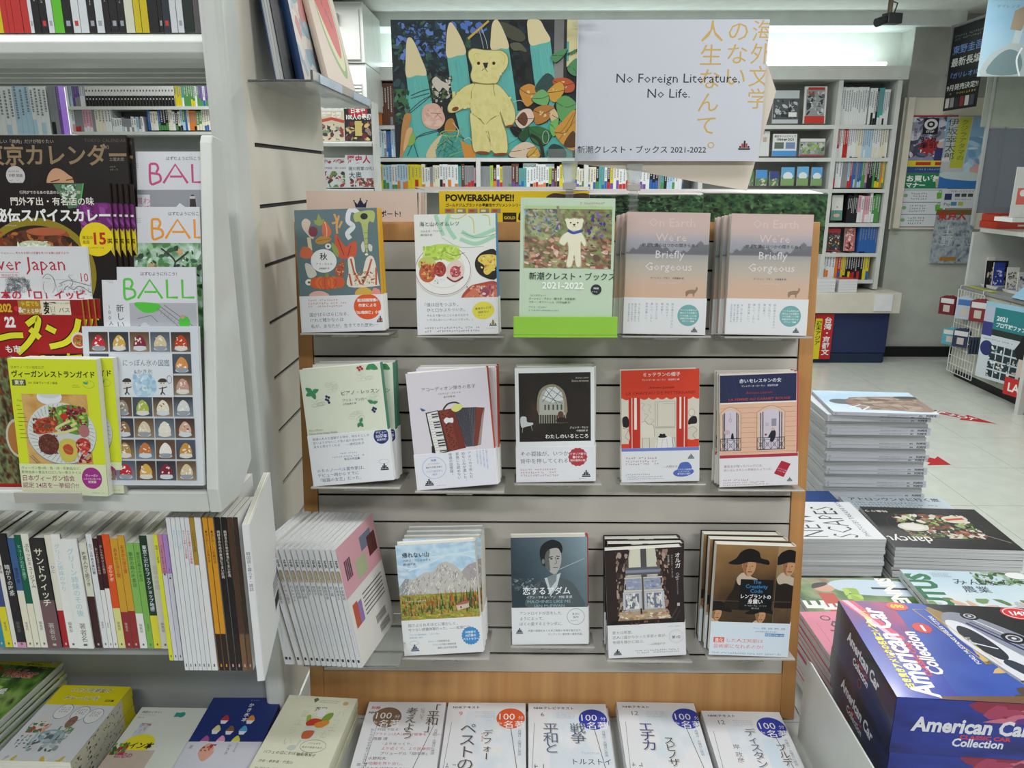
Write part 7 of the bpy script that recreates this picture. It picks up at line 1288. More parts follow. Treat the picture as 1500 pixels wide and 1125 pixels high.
    c.curve([(1080, 880), (1150, 930), (1180, 1055)], 26, '#2a2a26'); c.ring(1195, 900, 24, 48, 4, '#b9b8a8'); c.curve([(945, 640), (1000, 625), (1030, 640)], 4, '#c9c8bc'); c.curve([(500, 790), (540, 850), (530, 900)], 5, '#c9c8bc'); c.curve([(580, 920), (620, 905), (650, 940)], 5, '#c9c8bc')
    c.poly([(620, 170), (770, 48), (778, 60), (625, 188)], '#c2a04a'); 
    for a in (735, 765): c.line([(700 if a == 735 else 722, 110), (a-12, 190), (a, 250)], 3, '#cfd0c8')
    # the teddy bear
    O = '#8a8450'; Y1, Y2 = '#d8cf8c', '#c6ba6c'
    def two(pts, g=5): cx = sum(p[0] for p in pts)/len(pts); cy = sum(p[1] for p in pts)/len(pts); c.blob([(x+(g if x > cx else -g), y+(g if y > cy else -g)) for x, y in pts], O); c.blob(pts, Y1)
    two([(640, 520), (690, 500), (800, 500), (850, 560), (845, 640), (850, 720), (760, 760), (660, 740), (635, 650)])
    two([(665, 505), (640, 560), (632, 640), (580, 680), (520, 710), (480, 712), (466, 690), (475, 650), (540, 570), (600, 520)]); two([(810, 510), (860, 530), (930, 620), (962, 700), (962, 770), (930, 815), (895, 815), (875, 760), (845, 680), (820, 600)])
    two([(632, 720), (640, 860), (655, 1000), (720, 1015), (778, 1000), (765, 880), (735, 810), (690, 760)]); two([(850, 720), (830, 740), (760, 790), (745, 840), (790, 960), (800, 1010), (850, 1025), (905, 1010), (900, 880), (870, 790)])
    c.blob([(640, 715), (700, 755), (745, 805), (800, 750), (850, 715), (840, 600), (650, 600)], Y1); c.curve([(645, 722), (700, 765), (742, 808)], 4, O); c.curve([(842, 735), (790, 760), (745, 808)], 4, O); c.curve([(742, 808), (770, 880), (780, 950)], 5, O); c.curve([(660, 655), (740, 662), (800, 650)], 3, Y2); c.dabs(650, 560, 840, 740, 30, ['#dbd292', '#d4ca85'], 14, 40, 80); c.dabs(650, 800, 760, 1000, 24, ['#dbd292', '#d4ca85'], 14, 40, 80); c.dabs(780, 800, 890, 1000, 24, ['#dbd292', '#d4ca85'], 14, 40, 80); c.dabs(500, 560, 640, 690, 18, ['#dbd292', '#d4ca85'], 12, 30, 130); c.dabs(870, 600, 950, 790, 18, ['#dbd292', '#d4ca85'], 12, 30, 70)
    two([(640, 262), (670, 252), (740, 262), (820, 265), (870, 270), (905, 300), (912, 350), (895, 395), (860, 430), (840, 480), (810, 502), (720, 500), (660, 490), (640, 440), (652, 380), (628, 320), (626, 280)])
    c.dabs(660, 280, 880, 480, 36, ['#dbd292', '#d4ca85'], 14, 40); c.curve([(660, 300), (680, 285), (710, 290)], 4, Y2); c.curve([(850, 275), (890, 310), (880, 370)], 4, Y2); c.curve([(660, 490), (740, 505), (810, 502)], 6, '#8c7a3c')
    for x in (697, 809): c.ell(x, 355, 12, c='#5a3420'); c.ell(x, 356, 6, c='#1a1210')
    c.poly([(728, 352), (768, 350), (758, 388), (742, 390)], '#22262c'); c.line([(720, 410), (744, 388), (762, 418)], 4, '#3a3a34'); c.line([(746, 388), (746, 400)], 4, '#3a3a34'); c.ell(520, 688, 26, 15, '#7c4426', -20); c.ell(925, 815, 36, 8, '#7c4426', -10); c.ell(722, 1018, 52, 13, '#7c4426', 4); c.ell(855, 1030, 58, 12, '#7c4426', -3)
    c.rect(1418, 43, 1425, 1055, '#d3d5da'); return c
board_at('picture_card', p_bear, (572, 29), (843.5, 231), 1.375, 'landscape card with a yellow teddy bear before turquoise fence pickets', 'poster')
def p_white(w_, h_):
    s = (846, 29, 1111, 236); c = Canvas(w_, h_, s, '#c9ccd6', seed=81, step=1.2e-5); g = '#c9a862'
    for t, x in (('海外文学', 1100), ('のない', 1066), ('人生なんて。', 1029)): c.text(t, x+3 if x > 1050 else x+4, 29.5, 32.5 if x != 1029 else 32.8, g, vert=True, gap=1.0 if x != 1029 else 1.04)
    c.text('No Foreign Literature,', 901, 119, 19.3, '#33353d', 'l', 0, .99); c.text('No Life.', 1007, 141, 19.3, '#33353d', 'r', 0, .99); c.text('新潮クレスト・ブックス 2021-2022', 849, 223, 12.1, '#2a2c34', 'l', .008, .985)
    c.logo(1089, 216, 8.5, '#1c1c20', '#b5402c'); c.rs.seed(2)
    for i, x in enumerate((1082, 1086, 1090, 1094)): c.rect(x, 219.5, x+1.6, 221.5, '#cfd0d6')
    return c
board_at('title_card', p_white, (846, 29), (1111, 236), 1.377, 'white card with gold vertical lettering and a line of English', 'poster')
def ppoly(pts, Y): return [(at(x, y, Y=Y).x, at(x, y, Y=Y).z) for x, y in pts]
def sheet(name, pts, Y, c, lab, cat='sheet', t=.002, m=PRINT, grp=None):
    return tag(MB().prism(ppoly(pts, Y), Y, Y+t, 'y', c).build(name, m), lab, cat, grp)
sheet('backing_sheet', [(860, 60), (1112, 60), (1137, 133), (1094, 279), (1040, 270), (930, 250), (845, 240)], 1.39, '#d6ccbe', 'blank beige backing sheet curling out behind the white card')
# clips with flexible necks
def clip(px, y0, y1, lab):
    a, b = at(px, y0, Y=1.372), at(px, y1, Y=1.372); o = empty('sign_clip', (a.x, 1.372, b.z)); h_ = a.z-b.z; tag(o, lab, 'clip')
    MB().prism([(-.014, h_), (.014, h_), (.009, h_*.62), (-.009, h_*.62)], -.004, -.001, 'y').build('jaw', ACRYL, o, .0006); MB().prism([(-.014, h_), (.014, h_), (.009, h_*.62), (-.009, h_*.62)], .013, .016, 'y').build('jaw', ACRYL, o, .0006)
    MB().box(-.011, .011, -.004, .014, h_*.5, h_*.62).build('hinge_block', ACRYLG, o, .001); MB().box(-.007, .007, -.002, .006, 0, h_*.5).build('neck', ACRYL, o, .001)
    m = MB()
    for k in range(4): m.box(-.009, .009, -.003, .007, h_*.08+k*h_*.11, h_*.08+k*h_*.11+.004)
    m.build('ridge', ACRYL, o)
clip(835, 236, 318, 'clear sign clip below the joint of the two cards'); clip(930, 240, 318, 'clear sign clip below the white card')
MB_t = tag(MB().prism(ppoly([(802, 218), (872, 218), (872, 236), (802, 236)], 1.365), 1.365, 1.367, 'y').build('card_joiner', ACRYL), 'clear strip joining the two cards at their lower edge', 'clip')
tag(MB().prism(ppoly([(838, 29), (872, 29), (872, 39), (838, 39)], 1.365), 1.365, 1.367, 'y').build('card_joiner', ACRYL), 'clear strip joining the two cards at their upper edge', 'clip')
# cards standing on the header
def p_pink(w_, h_):
    c = Canvas(w_, h_, (448, 280, 618, 326), '#d8c2b4', seed=82, step=1.2e-5); c.poly([(523, 304), (521, 294), (526, 299), (531, 291), (536, 299), (541, 294), (539, 304)], '#1f2444')
    for x, y in ((521, 294), (531, 291), (541, 294)): c.ell(x, y, 1.2, c='#1f2444')
    c.text('オドブンカで 薬活サポート!', 471, 317, 10.2, '#1f2444', 'l', .02, .95); return c
board_at('shelf_card', p_pink, (448, 280), (612, 326), 1.383, 'pale pink card with a small dark crown, on the display top', 'card')
for i in range(3): sheet('card_edge', [(613+i*4, 281+i), (617+i*4, 281+i), (617+i*4, 326), (613+i*4, 326)], 1.386+i*.004, ['#d8c2b4', '#cdb8a8', '#d6ccc0'][i], 'edge of a pale card peeping out beside the pink one, '+['nearest it', 'middle', 'farthest'][i], 'card')
def p_yel(w_, h_):
    c = Canvas(w_, h_, (643, 279, 862, 326), '#d9ba1c', seed=83, step=1.2e-5); c.text('POWER&SHAPE!!', 652, 293.5, 13.6, '#1f1a12', 'l', .045, .99); c.text('ゴールドジムブランドの最高級サプリメントシリーズ', 652, 302, 5.6, '#1f1a12', 'l', .03, .87)
    c.blob([(765, 326), (768, 300), (785, 292), (800, 298), (830, 285), (862, 290), (862, 326)], '#1c1816'); c.blob([(800, 290), (810, 282), (830, 284), (850, 282), (862, 284), (862, 296), (830, 296)], '#4a3434')
    c.k += 1
    for i in range(5): c.rect(651+i*17, 305, 665+i*17, 312, '#8c8468', up=False); c.rect(653+i*17, 306.5, 660+i*17, 310, ['#b5482c', '#d8cfa8'][i % 2])
    c.rect(736, 311, 756, 326, '#2a2418'); c.text('GOLD', 746, 321, 6, '#d9ba1c', 'c', .03); return c
board_at('shelf_card', p_yel, (643, 280), (862, 326), 1.384, 'yellow card with heavy black capitals and black artwork', 'card')
def p_tree(sd, s, split=None):
    def f(w_, h_):
        c = Canvas(w_, h_, s, '#22301f', seed=sd, step=1.2e-5); c.noise(*s, ['#0f1a12', '#1f3422', '#2f5230', '#4a6f44', '#16241a'], 16, sd, 90, 40, con=2.2)
        c.dabs(s[0], s[1], s[2], s[3], 170, ['#35583a', '#1a2c1e', '#527a50', '#284630', '#0f1812'], 1.5, 5); return c
    return f
board_at('photo_card', p_tree(84, (864, 286, 1028, 326)), (864, 286), (1028, 326), 1.386, 'photo card of dark tree foliage behind the clips', 'card'); board_at('photo_card', p_tree(85, (1031, 284, 1206, 372)), (1031, 284), (1204, 372), 1.40, 'photo card of green tree foliage above the maple side board', 'card')
def flap(xa, xb, y0, Y0, d, rise, c, lab, tilt=0):
    a, b = at(xa, y0, Y=Y0), at(xb, y0+tilt, Y=Y0); m = MB(); vs = [(a.x, Y0, a.z), (b.x, Y0, b.z), (b.x+.01, Y0+d, b.z+rise), (a.x-.03, Y0+d, a.z+rise)]
    vs += [(x, y, z+.0012) for x, y, z in vs]; m.add(vs, [(0, 3, 2, 1), (4, 5, 6, 7), (0, 1, 5, 4), (1, 2, 6, 5), (2, 3, 7, 6), (3, 0, 4, 7)], c); return tag(m.build('folded_sheet', PRINT), lab, 'sheet')
flap(862, 1030, 285, 1.388, .10, .006, '#d6cccc', 'pale sheet folded back over the darker tree card'); flap(1032, 1206, 283, 1.404, .10, .004, '#d3cccc', 'pale sheet folded back over the brighter tree card', 1)
flap(622, 862, 279, 1.388, .09, .004, '#d6c6c0', 'pale sheet folded back over the yellow card')
sheet('card_edge', [(1208, 285), (1212, 285), (1204, 372), (1201, 372)], 1.402, '#d4d4d2', 'white edge strip of the brighter tree card', 'card')

# ================================================================ shop background
BGC = ['white', 'white', 'pale blue', 'yellow', 'red', 'black', 'green', 'blue', 'pink', 'orange', 'grey', 'lime green', 'brown', 'teal', 'purple', 'cream']
G3 = 'books on the third shelf of the wall bookcase'
far_row(553, 848, 277, YB+.02, (.165, .205), ['white', 'white', 'pink', 'yellow', 'brown', 'grey', 'pale blue', 'lime green', 'cream', 'white', 'teal'], 'the third shelf', G3, 3, (.018, .03), second=['red', 'green', 'purple', 'blue', 'orange', 'black'])
far_row(848, 1000, 277, YB+.02, (.16, .20), ['white', 'white', 'teal', 'cream', 'grey', 'black', 'yellow', 'pale blue'], 'the third shelf past the clips', G3, 4, (.02, .03), second=['red', 'green', 'purple', 'blue'])
far_row(553, 592, 230, YB+.02, (.20, .225), ['blue', 'pale blue', 'white', 'grey'], 'the second shelf beside the bear card', 'books on the second shelf of the wall bookcase', 5, (.012, .02)); far_row(552, 592, 183, YB+.02, (.31, .335), ['brown', 'orange', 'yellow', 'black', 'grey', 'red'], 'the top shelf beside the bear card', 'books on the top shelf of the wall bookcase', 6, (.014, .024))
def rshelf(py, segs, nm, sd):
    for i, (a, b, h0, h1, cs, wd) in enumerate(segs): far_row(a, b, py, YB+.02, (h0, h1), cs, nm+['', ', darker run', ', last run'][i], 'books on the right end of the wall bookcase', sd+i, wd)
rshelf(183, [(1228, 1268, .285, .29, ['white'], (.016, .02)), (1270, 1300, .27, .285, ['black', 'white', 'teal', 'black'], (.014, .022))], 'the top end-bay shelf', 20)
rshelf(231, [(1221, 1240, .235, .25, ['white', 'grey', 'red'], (.014, .02)), (1240, 1298, .245, .26, ['white', 'white', 'pale blue', 'cream'], (.014, .02))], 'the second end-bay shelf', 30)
rshelf(275, [(1218, 1260, .225, .25, ['red', 'white', 'blue', 'grey', 'pale blue', 'red'], (.014, .026)), (1260, 1293, .22, .25, ['black', 'orange', 'yellow', 'green', 'purple', 'pink'], (.014, .022))], 'the third end-bay shelf', 40)
rshelf(326, [(1239, 1254, .21, .24, ['black'], (.012, .016)), (1254, 1286, .215, .24, ['white', 'pink', 'white', 'green'], (.016, .028))], 'the fourth end-bay shelf', 50)
rshelf(370, [(1256, 1282, .215, .24, ['blue'], (.02, .026))], 'the fifth end-bay shelf', 60)
zlow = at(1240, 410, Y=YB).z
far_row(1204, 1272, 410, YB+.02, (.21, .24), ['yellow', 'white', 'white', 'yellow', 'blue', 'orange', 'red', 'black'], 'the lowest end-bay shelf', 'books on the right end of the wall bookcase', 70, (.018, .028), zoff=.0)
MB().box(xm+.02, xR-.02, YB, 6.86, zlow-.03, zlow-.001).build('shelf', STEEL, bc)
def simple(bg, fn):
    def f(w_, h_): c = Canvas(w_, h_, (0, 0, 100, 140 if h_ > w_ else 75), bg, seed=9, step=2e-5); fn(c); return c
    return f
def fo(fn, bg, x0, y0, x1, y1, lab, Y=YB+.03, name='book', cat='book', grp='books shown face out on the wall bookcase'):
    a, b = at(x0, y1, Y=Y), at(x1, y0, Y=Y); w_, h_ = b.x-a.x, b.z-a.z; c = Canvas(w_, h_, (0, 0, 100, 100*h_/w_), bg, seed=int(x0), step=2e-5); c.H = 100*h_/w_; fn(c)
    k = make_book(name, w_, h_, .014, c, 'R', bg, bg, hard=False); k.location = ((a.x+b.x)/2, Y, a.z+.001); k.rotation_euler = (-math.radians(5), 0, 0); return tag(k, lab, cat, grp)
fo(lambda c: (c.rect(0, 30, 100, c.H*.88, '#4a4e52'), c.dabs(5, 35, 95, c.H*.85, 40, ['#8c9094', '#2a2c2e', '#b5b8ba'], 5, 14), c.rect(62, c.H*.66, 92, c.H*.8, '#dcdcdc')), '#b9c0c2', 1131, 132, 1173, 181, 'grey photo book of a dim street on the top shelf')
fo(lambda c: (c.rect(8, 12, 92, c.H*.8, '#8c9090'), c.dabs(12, 22, 90, c.H*.78, 46, ['#c3c6c8', '#5a5c60', '#2f3236', '#a8acae'], 5, 16), c.rect(15, 4, 90, 15, '#a82c24'), c.rect(5, c.H*.8, 95, c.H, '#b8352a'), c.text('昭和', 16, 34, 16, '#a82c24', bold=.03)), '#d0d0cc', 1176, 126, 1214, 181, 'red and grey photo book of an old street on the top shelf')
fo(lambda c: (c.text('東京タイムスリップ', 50, 14, 10, '#222', 'c', .02), c.text('1984⇔2021', 50, 28, 15, '#222', 'c', .02, .95), c.rect(7, 34, 46, 60, '#5a6a60'), c.rect(54, 34, 93, 60, '#6f86a8'), c.rect(0, 68, 100, c.H, '#4a90cc')), '#d2d6d6', 1131, 196, 1169, 229, 'white photo book comparing years in two pictures')
fo(lambda c: (c.dabs(2, 14, 98, c.H-8, 60, ['#6f8c6a', '#b9bcb4', '#4a5a4c', '#8fae5c', '#a8aab0'], 5, 14), c.rect(0, 0, 100, 12, '#d6d4d2'), c.rect(0, c.H-6, 100, c.H, '#a04a50')), '#8c9088', 1171, 203, 1210, 229, 'landscape photo book of a green rail yard')
fo(lambda c: (c.text('0', 30, 30, 36, '#333'), c.rect(30, 60, 70, 110, '#b5a498')), '#cfd2d0', 1112, 192, 1129, 229, 'narrow white book behind the edge of the beige sheet')
for i, (x0, x1, y0, k, lab) in enumerate(((1098, 1105, 250, '#4f7a44', 'dark green'), (1107, 1125, 249, '#4a8cc8', 'bright blue'), (1127, 1142, 251, '#3a4a7c', 'navy'), (1144, 1165, 245, '#5fa4d0', 'sky blue dome fronted'), (1167, 1186, 244, '#6aaad4', 'sky blue field fronted'), (1188, 1206, 245, '#5aa0d0', 'sky blue railway fronted'))):
    fo(lambda c, i=i, k=k: (c.rect(0, c.H*.55, 100, c.H, '#5a7a54' if i != 5 else '#5a6a80'), (c.ell(50, c.H*.5, 38, 34, '#d8dee2'), c.rect(0, c.H*.62, 100, c.H, '#7a9a64')) if i > 2 else c.dabs(0, c.H*.5, 100, c.H, 20, ['#5f8a4c', '#c9c0a4', '#7a8fa8'], 8, 20)), k, x0, y0, x1, 272, lab+' guide on the third shelf of the face-out bay')
fo(lambda c: (c.rect(0, c.H*.6, 100, c.H, '#5f9080'), c.ell(50, c.H*.8, 30, 16, '#c9a898'), c.text('森', 50, c.H*.5, 20, '#222', 'c')), '#d3d4d0', 1217, 286, 1237, 323, 'white and green book face out on the fourth shelf')
fo(lambda c: (c.rect(0, 30, 100, c.H-6, '#3a3a40'), c.dabs(6, 34, 94, c.H-10, 40, ['#d8d8d8', '#a82c34', '#d8b44a', '#6a6c74'], 6, 12)), '#b53a40', 1211, 335, 1233, 368, 'red catalogue with small squares on the fifth shelf')
fo(lambda c: (c.dabs(4, 6, 96, c.H-6, 50, ['#c9a09a', '#8c2c34', '#d8c8c0', '#3a2424'], 6, 20)), '#b56a6a', 1236, 334, 1255, 368, 'pink figure book on the fifth shelf')
fo(lambda c: (c.text('◯◯◯', 50, 40, 22, '#2c4a9c', 'c', .03), c.rect(12, c.H*.62, 88, c.H*.95, '#5a7a9c'), c.ell(50, c.H*.95, 40, 12, '#c9d2da')), '#c4d4cc', 766, 239, 788, 275, 'pale green booklet with three blue rings on the third shelf')
fo(lambda c: (c.rect(0, c.H*.62, 100, c.H*.97, '#2f74c4'), c.text('人', 55, c.H*.5, 20, '#3a74c0', 'c')), '#c3d0da', 789, 240, 812, 275, 'white booklet with a broad blue band on the third shelf')
# books lying on the ledge
def lying(x0, x1, yt, yb, Y, n, k, lab, grp):
    a, b = at(x0, yb, Y=Y), at(x1, yt, Y=Y); h_ = (b.z-a.z)/n
    for i in range(n):
        r = make_book('book', b.x-a.x, .20, h_*.97, None, 'R', k, '#d4d4d2', hard=False, pages=PAGESW); r.rotation_euler = (-math.pi/2, 0, 0); r.location = ((a.x+b.x)/2, Y, .6105+h_*(i+1)); tag(r, lab+', '+ordinal(n-1-i)+' from the top', 'book', grp)
lying(1180, 1222, 432, 451, 6.42, 4, '#cfd0cc', 'white book piled on the ledge beside the maple board', 'books lying on the ledge'); lying(1225, 1254, 432, 451, 6.42, 5, '#b5403c', 'red covered white book piled on the ledge', 'books lying on the ledge')
tag(MB().box(0, at(1308, 440, Y=6.37).x-at(1282, 440, Y=6.37).x, 0, .006, 0, .14).build('label_plate', WHITEM), 'translucent white label plate on the ledge front', 'sign').location = (at(1282, 440, Y=6.37).x, 6.372, .46)
# banner on the blue doors
def p_ban(w_, h_):
    c = Canvas(w_, h_, (0, 0, 40, 120), '#b8262c', step=3e-5); c.rect(0, 12, 15, 120, '#d6c82a'); c.text('台湾・京都文具展'[:6], 28, 8, 17, '#e8e6e2', vert=True, bold=.03); c.text('週末アジア', 8, 18, 13, '#2a2a1c', vert=True, bold=.02); return c
board_at('banner', p_ban, (1196, 460), (1215, 526), 6.41, 'red and yellow vertical banner on the navy cabinet door', 'sign')

# far bookcase on the left, seen through the magazine bookcase
YF = 5.75; fb = empty('paperback_bookcase', (0, 0, 0)); tag(fb, 'grey bookcase of small paperbacks seen above the magazine rack', 'bookcase')
fx0, fx1 = at(-40, 160, Y=YF).x, at(326, 160, Y=YF).x; z1, z2 = at(200, 156, Y=YF).z, at(200, 193, Y=YF).z
MB().box(fx0, fx1, YF+.2, YF+.22, .2, 2.3).build('back_panel', STEELD, fb)
for z in (z1, z2, z2-.36, z1+.28): MB().box(fx0, fx1, YF-.02, YF+.2, z-.022, z).build('shelf', STEEL, fb)
for x in (fx0, at(100, 160, Y=YF).x, fx1): MB().box(x-.012, x+.012, YF-.021, YF+.2, 0, 2.3).build('upright', STEEL, fb)
GP = 'paperbacks in the bookcase above the rack'
far_row(80, 126, 156, YF, (.17, .19), ['purple', 'pale blue', 'white', 'grey'], 'the near upper paperback shelf', GP, 81, (.014, .02), kind='paperback')
x = at(127, 156, Y=YF).x; xe_ = at(257, 156, Y=YF).x; i = 0; tpb = (xe_-x)/28
for i in range(28):
    m = MB(); m.box(0, tpb-.001, 0, .105, 0, .148, '#cfd0cc'); m.box(.0004, tpb-.0014, -.0008, 0, .001, .072, '#1c1a1c'); m.box(tpb*.35, tpb*.65, -.0012, 0, .1, .112, '#44464a'); m.box(tpb*.3, tpb*.6, -.0014, 0, .045, .055, '#cfd0cc')
    o = m.build('paperback', PRINT); o.location = (x+tpb*i, YF, z1); tag(o, f'white paperback with black lower spine, {ordinal(i)} of the long matching row', 'book', 'matching white and black paperbacks')
far_row(258, 320, 156, YF, (.15, .165), ['blue', 'green', 'yellow', 'red', 'white', 'teal', 'white', 'purple'], 'the upper paperback shelf', GP, 82, (.014, .018), kind='paperback')
far_row(100, 166, 193, YF, (.15, .175), ['pink', 'white', 'cream', 'white', 'red', 'black', 'grey'], 'the lower paperback shelf, near run', GP, 83, (.016, .024), kind='paperback'); far_row(166, 212, 193, YF, (.085, .105), ['white', 'pale blue', 'white', 'grey'], 'the lower paperback shelf, short run', GP, 84, (.013, .018), kind='paperback'); far_row(218, 320, 191, YF, (.125, .16), ['orange', 'white', 'green', 'blue', 'white', 'black', 'white', 'cream', 'pale blue'], 'the lower paperback shelf, far run', GP, 85, (.014, .02), kind='paperback')
nb = empty('middle_bookcase', (0, 0, 0)); YN = 3.6; zn = at(40, 197, Y=YN).z; tag(nb, 'end of a grey bookcase holding tall white spines above the rack', 'bookcase')
MB().box(-3.0, at(84, 160, Y=YN).x+.05, YN, YN+.25, zn-.025, zn).build('shelf', STEEL, nb); MB().box(at(84, 160, Y=YN).x+.03, at(84, 160, Y=YN).x+.05, YN+.02, YN+.25, 0, zn-.025).build('upright', STEEL, nb); MB().box(-3.0, at(84, 160, Y=YN).x+.03, YN+.23, YN+.25, 0, zn-.025).build('back_panel', STEELD, nb)
far_row(-12, 78, 197, YN, (.215, .222), ['white', 'white', 'white', 'white', 'white', 'pale blue'], 'the tall run above the rack', 'tall white spines above the rack', 86, (.018, .028), second=['purple', 'red', 'pale blue', 'cream'], kind='magazine'); far_row(78, 95, 197, YN, (.215, .222), ['black', 'grey', 'purple', 'brown'], 'the dark run above the rack', 'tall white spines above the rack', 87, (.014, .02), depth=.05, kind='magazine')
# white cabinet and history magazine rack beyond the tray
YW = 5.9; cb = empty('wall_cabinet', (0, 0, 0)); tag(cb, 'white wall cabinet with a louvred vent behind the watermelon book', 'cabinet'); P_ = lambda x, y: at(x, y, Y=YW)
MB().box(P_(440, 60).x, P_(533, 60).x, YW, 6.6, P_(500, 92).z, 2.74).build('carcass', STEEL, cb, .003); MB().box(P_(440, 60).x, P_(528, 60).x, YW-.02, YW, P_(500, 88).z, P_(500, 14).z).build('door', mat('grey_cabinet_door', '#b3b5ae', .5), cb, .003)
MB().box(P_(440, 60).x, P_(533, 60).x, YW+.02, 6.6, P_(500, 155).z, P_(500, 92).z-.004).build('vent_box', STEEL, cb)
for i in range(7): MB().box(P_(503, 120).x, P_(529, 120).x, YW+.005, YW+.02, P_(500, 121+i*5).z-.012, P_(500, 121+i*5).z).build('slat', STEEL, cb)
MB().tube([(P_(492, 30).x, YW-.05, P_(492, 22).z), (P_(492, 30).x, YW-.05, P_(492, 36).z)], .03, 10).build('lock', STEELD, cb)
hr = empty('history_rack', (0, 0, 0)); YH = 5.4; tag(hr, 'white display rack of history magazines behind the side panel', 'magazine rack'); Q = lambda x, y: at(x, y, Y=YH)
MB().box(Q(440, 200).x, Q(547, 200).x, YH+.12, YH+.15, 0, Q(500, 150).z).build('back_panel', STEEL, hr); MB().box(Q(546, 200).x, Q(550, 200).x, YH-.02, YH+.15, 0, Q(500, 150).z).build('side_panel', STEEL, hr)
for y in (209, 277, 340): MB().box(Q(440, 200).x, Q(545, 200).x, YH-.06, YH+.12, Q(500, y).z-.025, Q(500, y).z).build('shelf', STEEL, hr, .004)
gh = 'history magazines face out'
def hm(bg, fn, x0, y0, x1, y1, lab): fo(fn, bg, x0, y0, x1, y1, lab, YH+.0, 'magazine', 'magazine', gh)
hm('#1a1618', lambda c: (c.ell(50, 18, 34, 20, '#a82430'), c.text('日本史', 50, 22, 18, '#e8e2dc', 'c', .03), c.text('100人の最期', 50, 44, 21, '#e6e4e0', 'c', .03, .78), c.dabs(4, 52, 96, c.H-2, 60, ['#4a2a24', '#c9b46c', '#6a1f20', '#8c7a70', '#2a2420'], 5, 14), c.rect(38, 50, 62, 100, '#c2b066')), 505, 155, 544, 207, 'black history magazine with a red disc and white title')
hm('#c2b9a4', lambda c: (c.text('陸軍と闇', 8, 24, 22, '#e2ded4', 'l', .05, .9), c.line([(0, 40), (50, 30), (100, 42)], 12, '#b5442c'), c.dabs(4, 50, 96, c.H-2, 50, ['#7a8a6c', '#3a3634', '#c9c0a8', '#8c3a30'], 5, 14)), 469, 162, 503, 207, 'tan history magazine with soldiers beside the black one')
hm('#cfd4d8', lambda c: (c.text('歴史人', 6, 24, 27, '#b02c34', 'l', .03, .95), c.text('徳川将軍15代と', 10, 48, 13, '#2a2c34', 'l', .01), c.text('大奥', 10, 72, 22, '#2a2c34', 'l', .01), c.dabs(10, c.H-30, 92, c.H-2, 50, ['#8c5a44', '#c9b49c', '#5a4034', '#a8404a'], 4, 10)), 507, 227, 549, 275, 'white history magazine with red brush title')
hm('#ccd0d2', lambda c: (c.dabs(4, 6, 96, 24, 24, ['#a83c4c', '#c9a4a0', '#5a7a9a'], 5, 10), c.text('世界遺産・城の日本史', 4, 46, 10, '#2a2c34'), c.dabs(4, 54, 96, c.H-2, 50, ['#3a3a3c', '#a8303c', '#5a8a4c', '#c9c4bc'], 5, 14)), 473, 231, 505, 275, 'white history magazine with fans and portraits')
# security camera
cc = empty('security_camera', at(1306, 27, Y=5.6)); tag(cc, 'dark security camera on a brown ceiling pole', 'camera'); z_ = cc.location.z
MB().box(-.055, .055, -.04, .03, -.035, .03).build('body', BLACK, cc, .004); MB().tube([(-.05, 0, -.01), (-.115, 0, -.032)], .028, 14).build('lens', BLACK, cc); MB().tube([(-.02, 0, .03), (-.02, 0, 2.8-z_)], .016, 10).build('pole', mat('brown_paint', '#5a4a38', .5), cc); MB().tube([(.03, .02, .03), (.05, .02, .10), (.0, .02, .11), (-.02, .02, .16), (-.05, .01, 2.795-z_)], .005, 6).build('cable', BLACK, cc)
cc.rotation_euler = (0, math.radians(-12), math.radians(15)); cc.rotation_euler = (0, 0, math.radians(15))
# notice board and posters on the pier
YP = 6.68; N_ = lambda x, y: at(x, y, Y=YP)
nbd = empty('notice_board', (0, 0, 0)); tag(nbd, 'cream notice board with a raised post on the grey wall', 'notice board'); MB().box(N_(1325, 150).x, 3.98, 6.680, 6.684, N_(1320, 336).z, N_(1325, 143).z).build('panel', CREAM, nbd); MB().box(N_(1327, 150).x, N_(1337, 150).x, YP-.05, YP, N_(1320, 334).z, N_(1325, 143).z).build('post', CREAM, nbd, .004)
def p_crime(w_, h_):
    c = Canvas(w_, h_, (0, 0, 54, 84), '#8f92a6', step=3e-5, seed=90); c.dabs(0, 2, 54, 66, 90, ['#b9bccb', '#5f6078', '#d0d2dc', '#44465c', '#8486a0'], 3, 9); c.rect(0, 0, 54, 2.4, '#a82834'); c.rect(14, 4, 32, 27, '#1a1a1e'); c.ell(23, 13, 8, 8, '#cfd0d2'); c.ell(23, 13, 4.6, c='#1a1a1e'); c.ell(23, 13, 2.2, c='#cfd0d2'); c.text('STOP', 23, 25, 4, '#ddd', 'c', .03); c.burst(24, 45, 14, '#a02a30', 11, .35); c.text('犯罪', 18, 30, 9, '#2a1c24', vert=True, bold=.03); c.text('万引', 28, 30, 9, '#2a1c24', vert=True, bold=.03); c.rect(32, 46, 54, 66, '#3a3468'); c.ell(42, 42, 9, 5, '#c9a898', -20); c.text('被害者が泣いています', 6, 18, 4.4, '#6a2c54', vert=True); c.rect(0, 66, 54, 75, '#d2c434'); c.rect(11, 68, 29, 73, '#b53428'); c.rect(34, 68, 51, 73, '#b53428'); c.rect(0, 75, 54, 84, '#2c4a7c'); c.micro(10, 77, 46, 81, 1, '#a8bcd8'); return c
board_at('poster', p_crime, (1337, 169), (1392, 253), YP-.01, 'shoplifting warning poster with a red burst', 'poster')
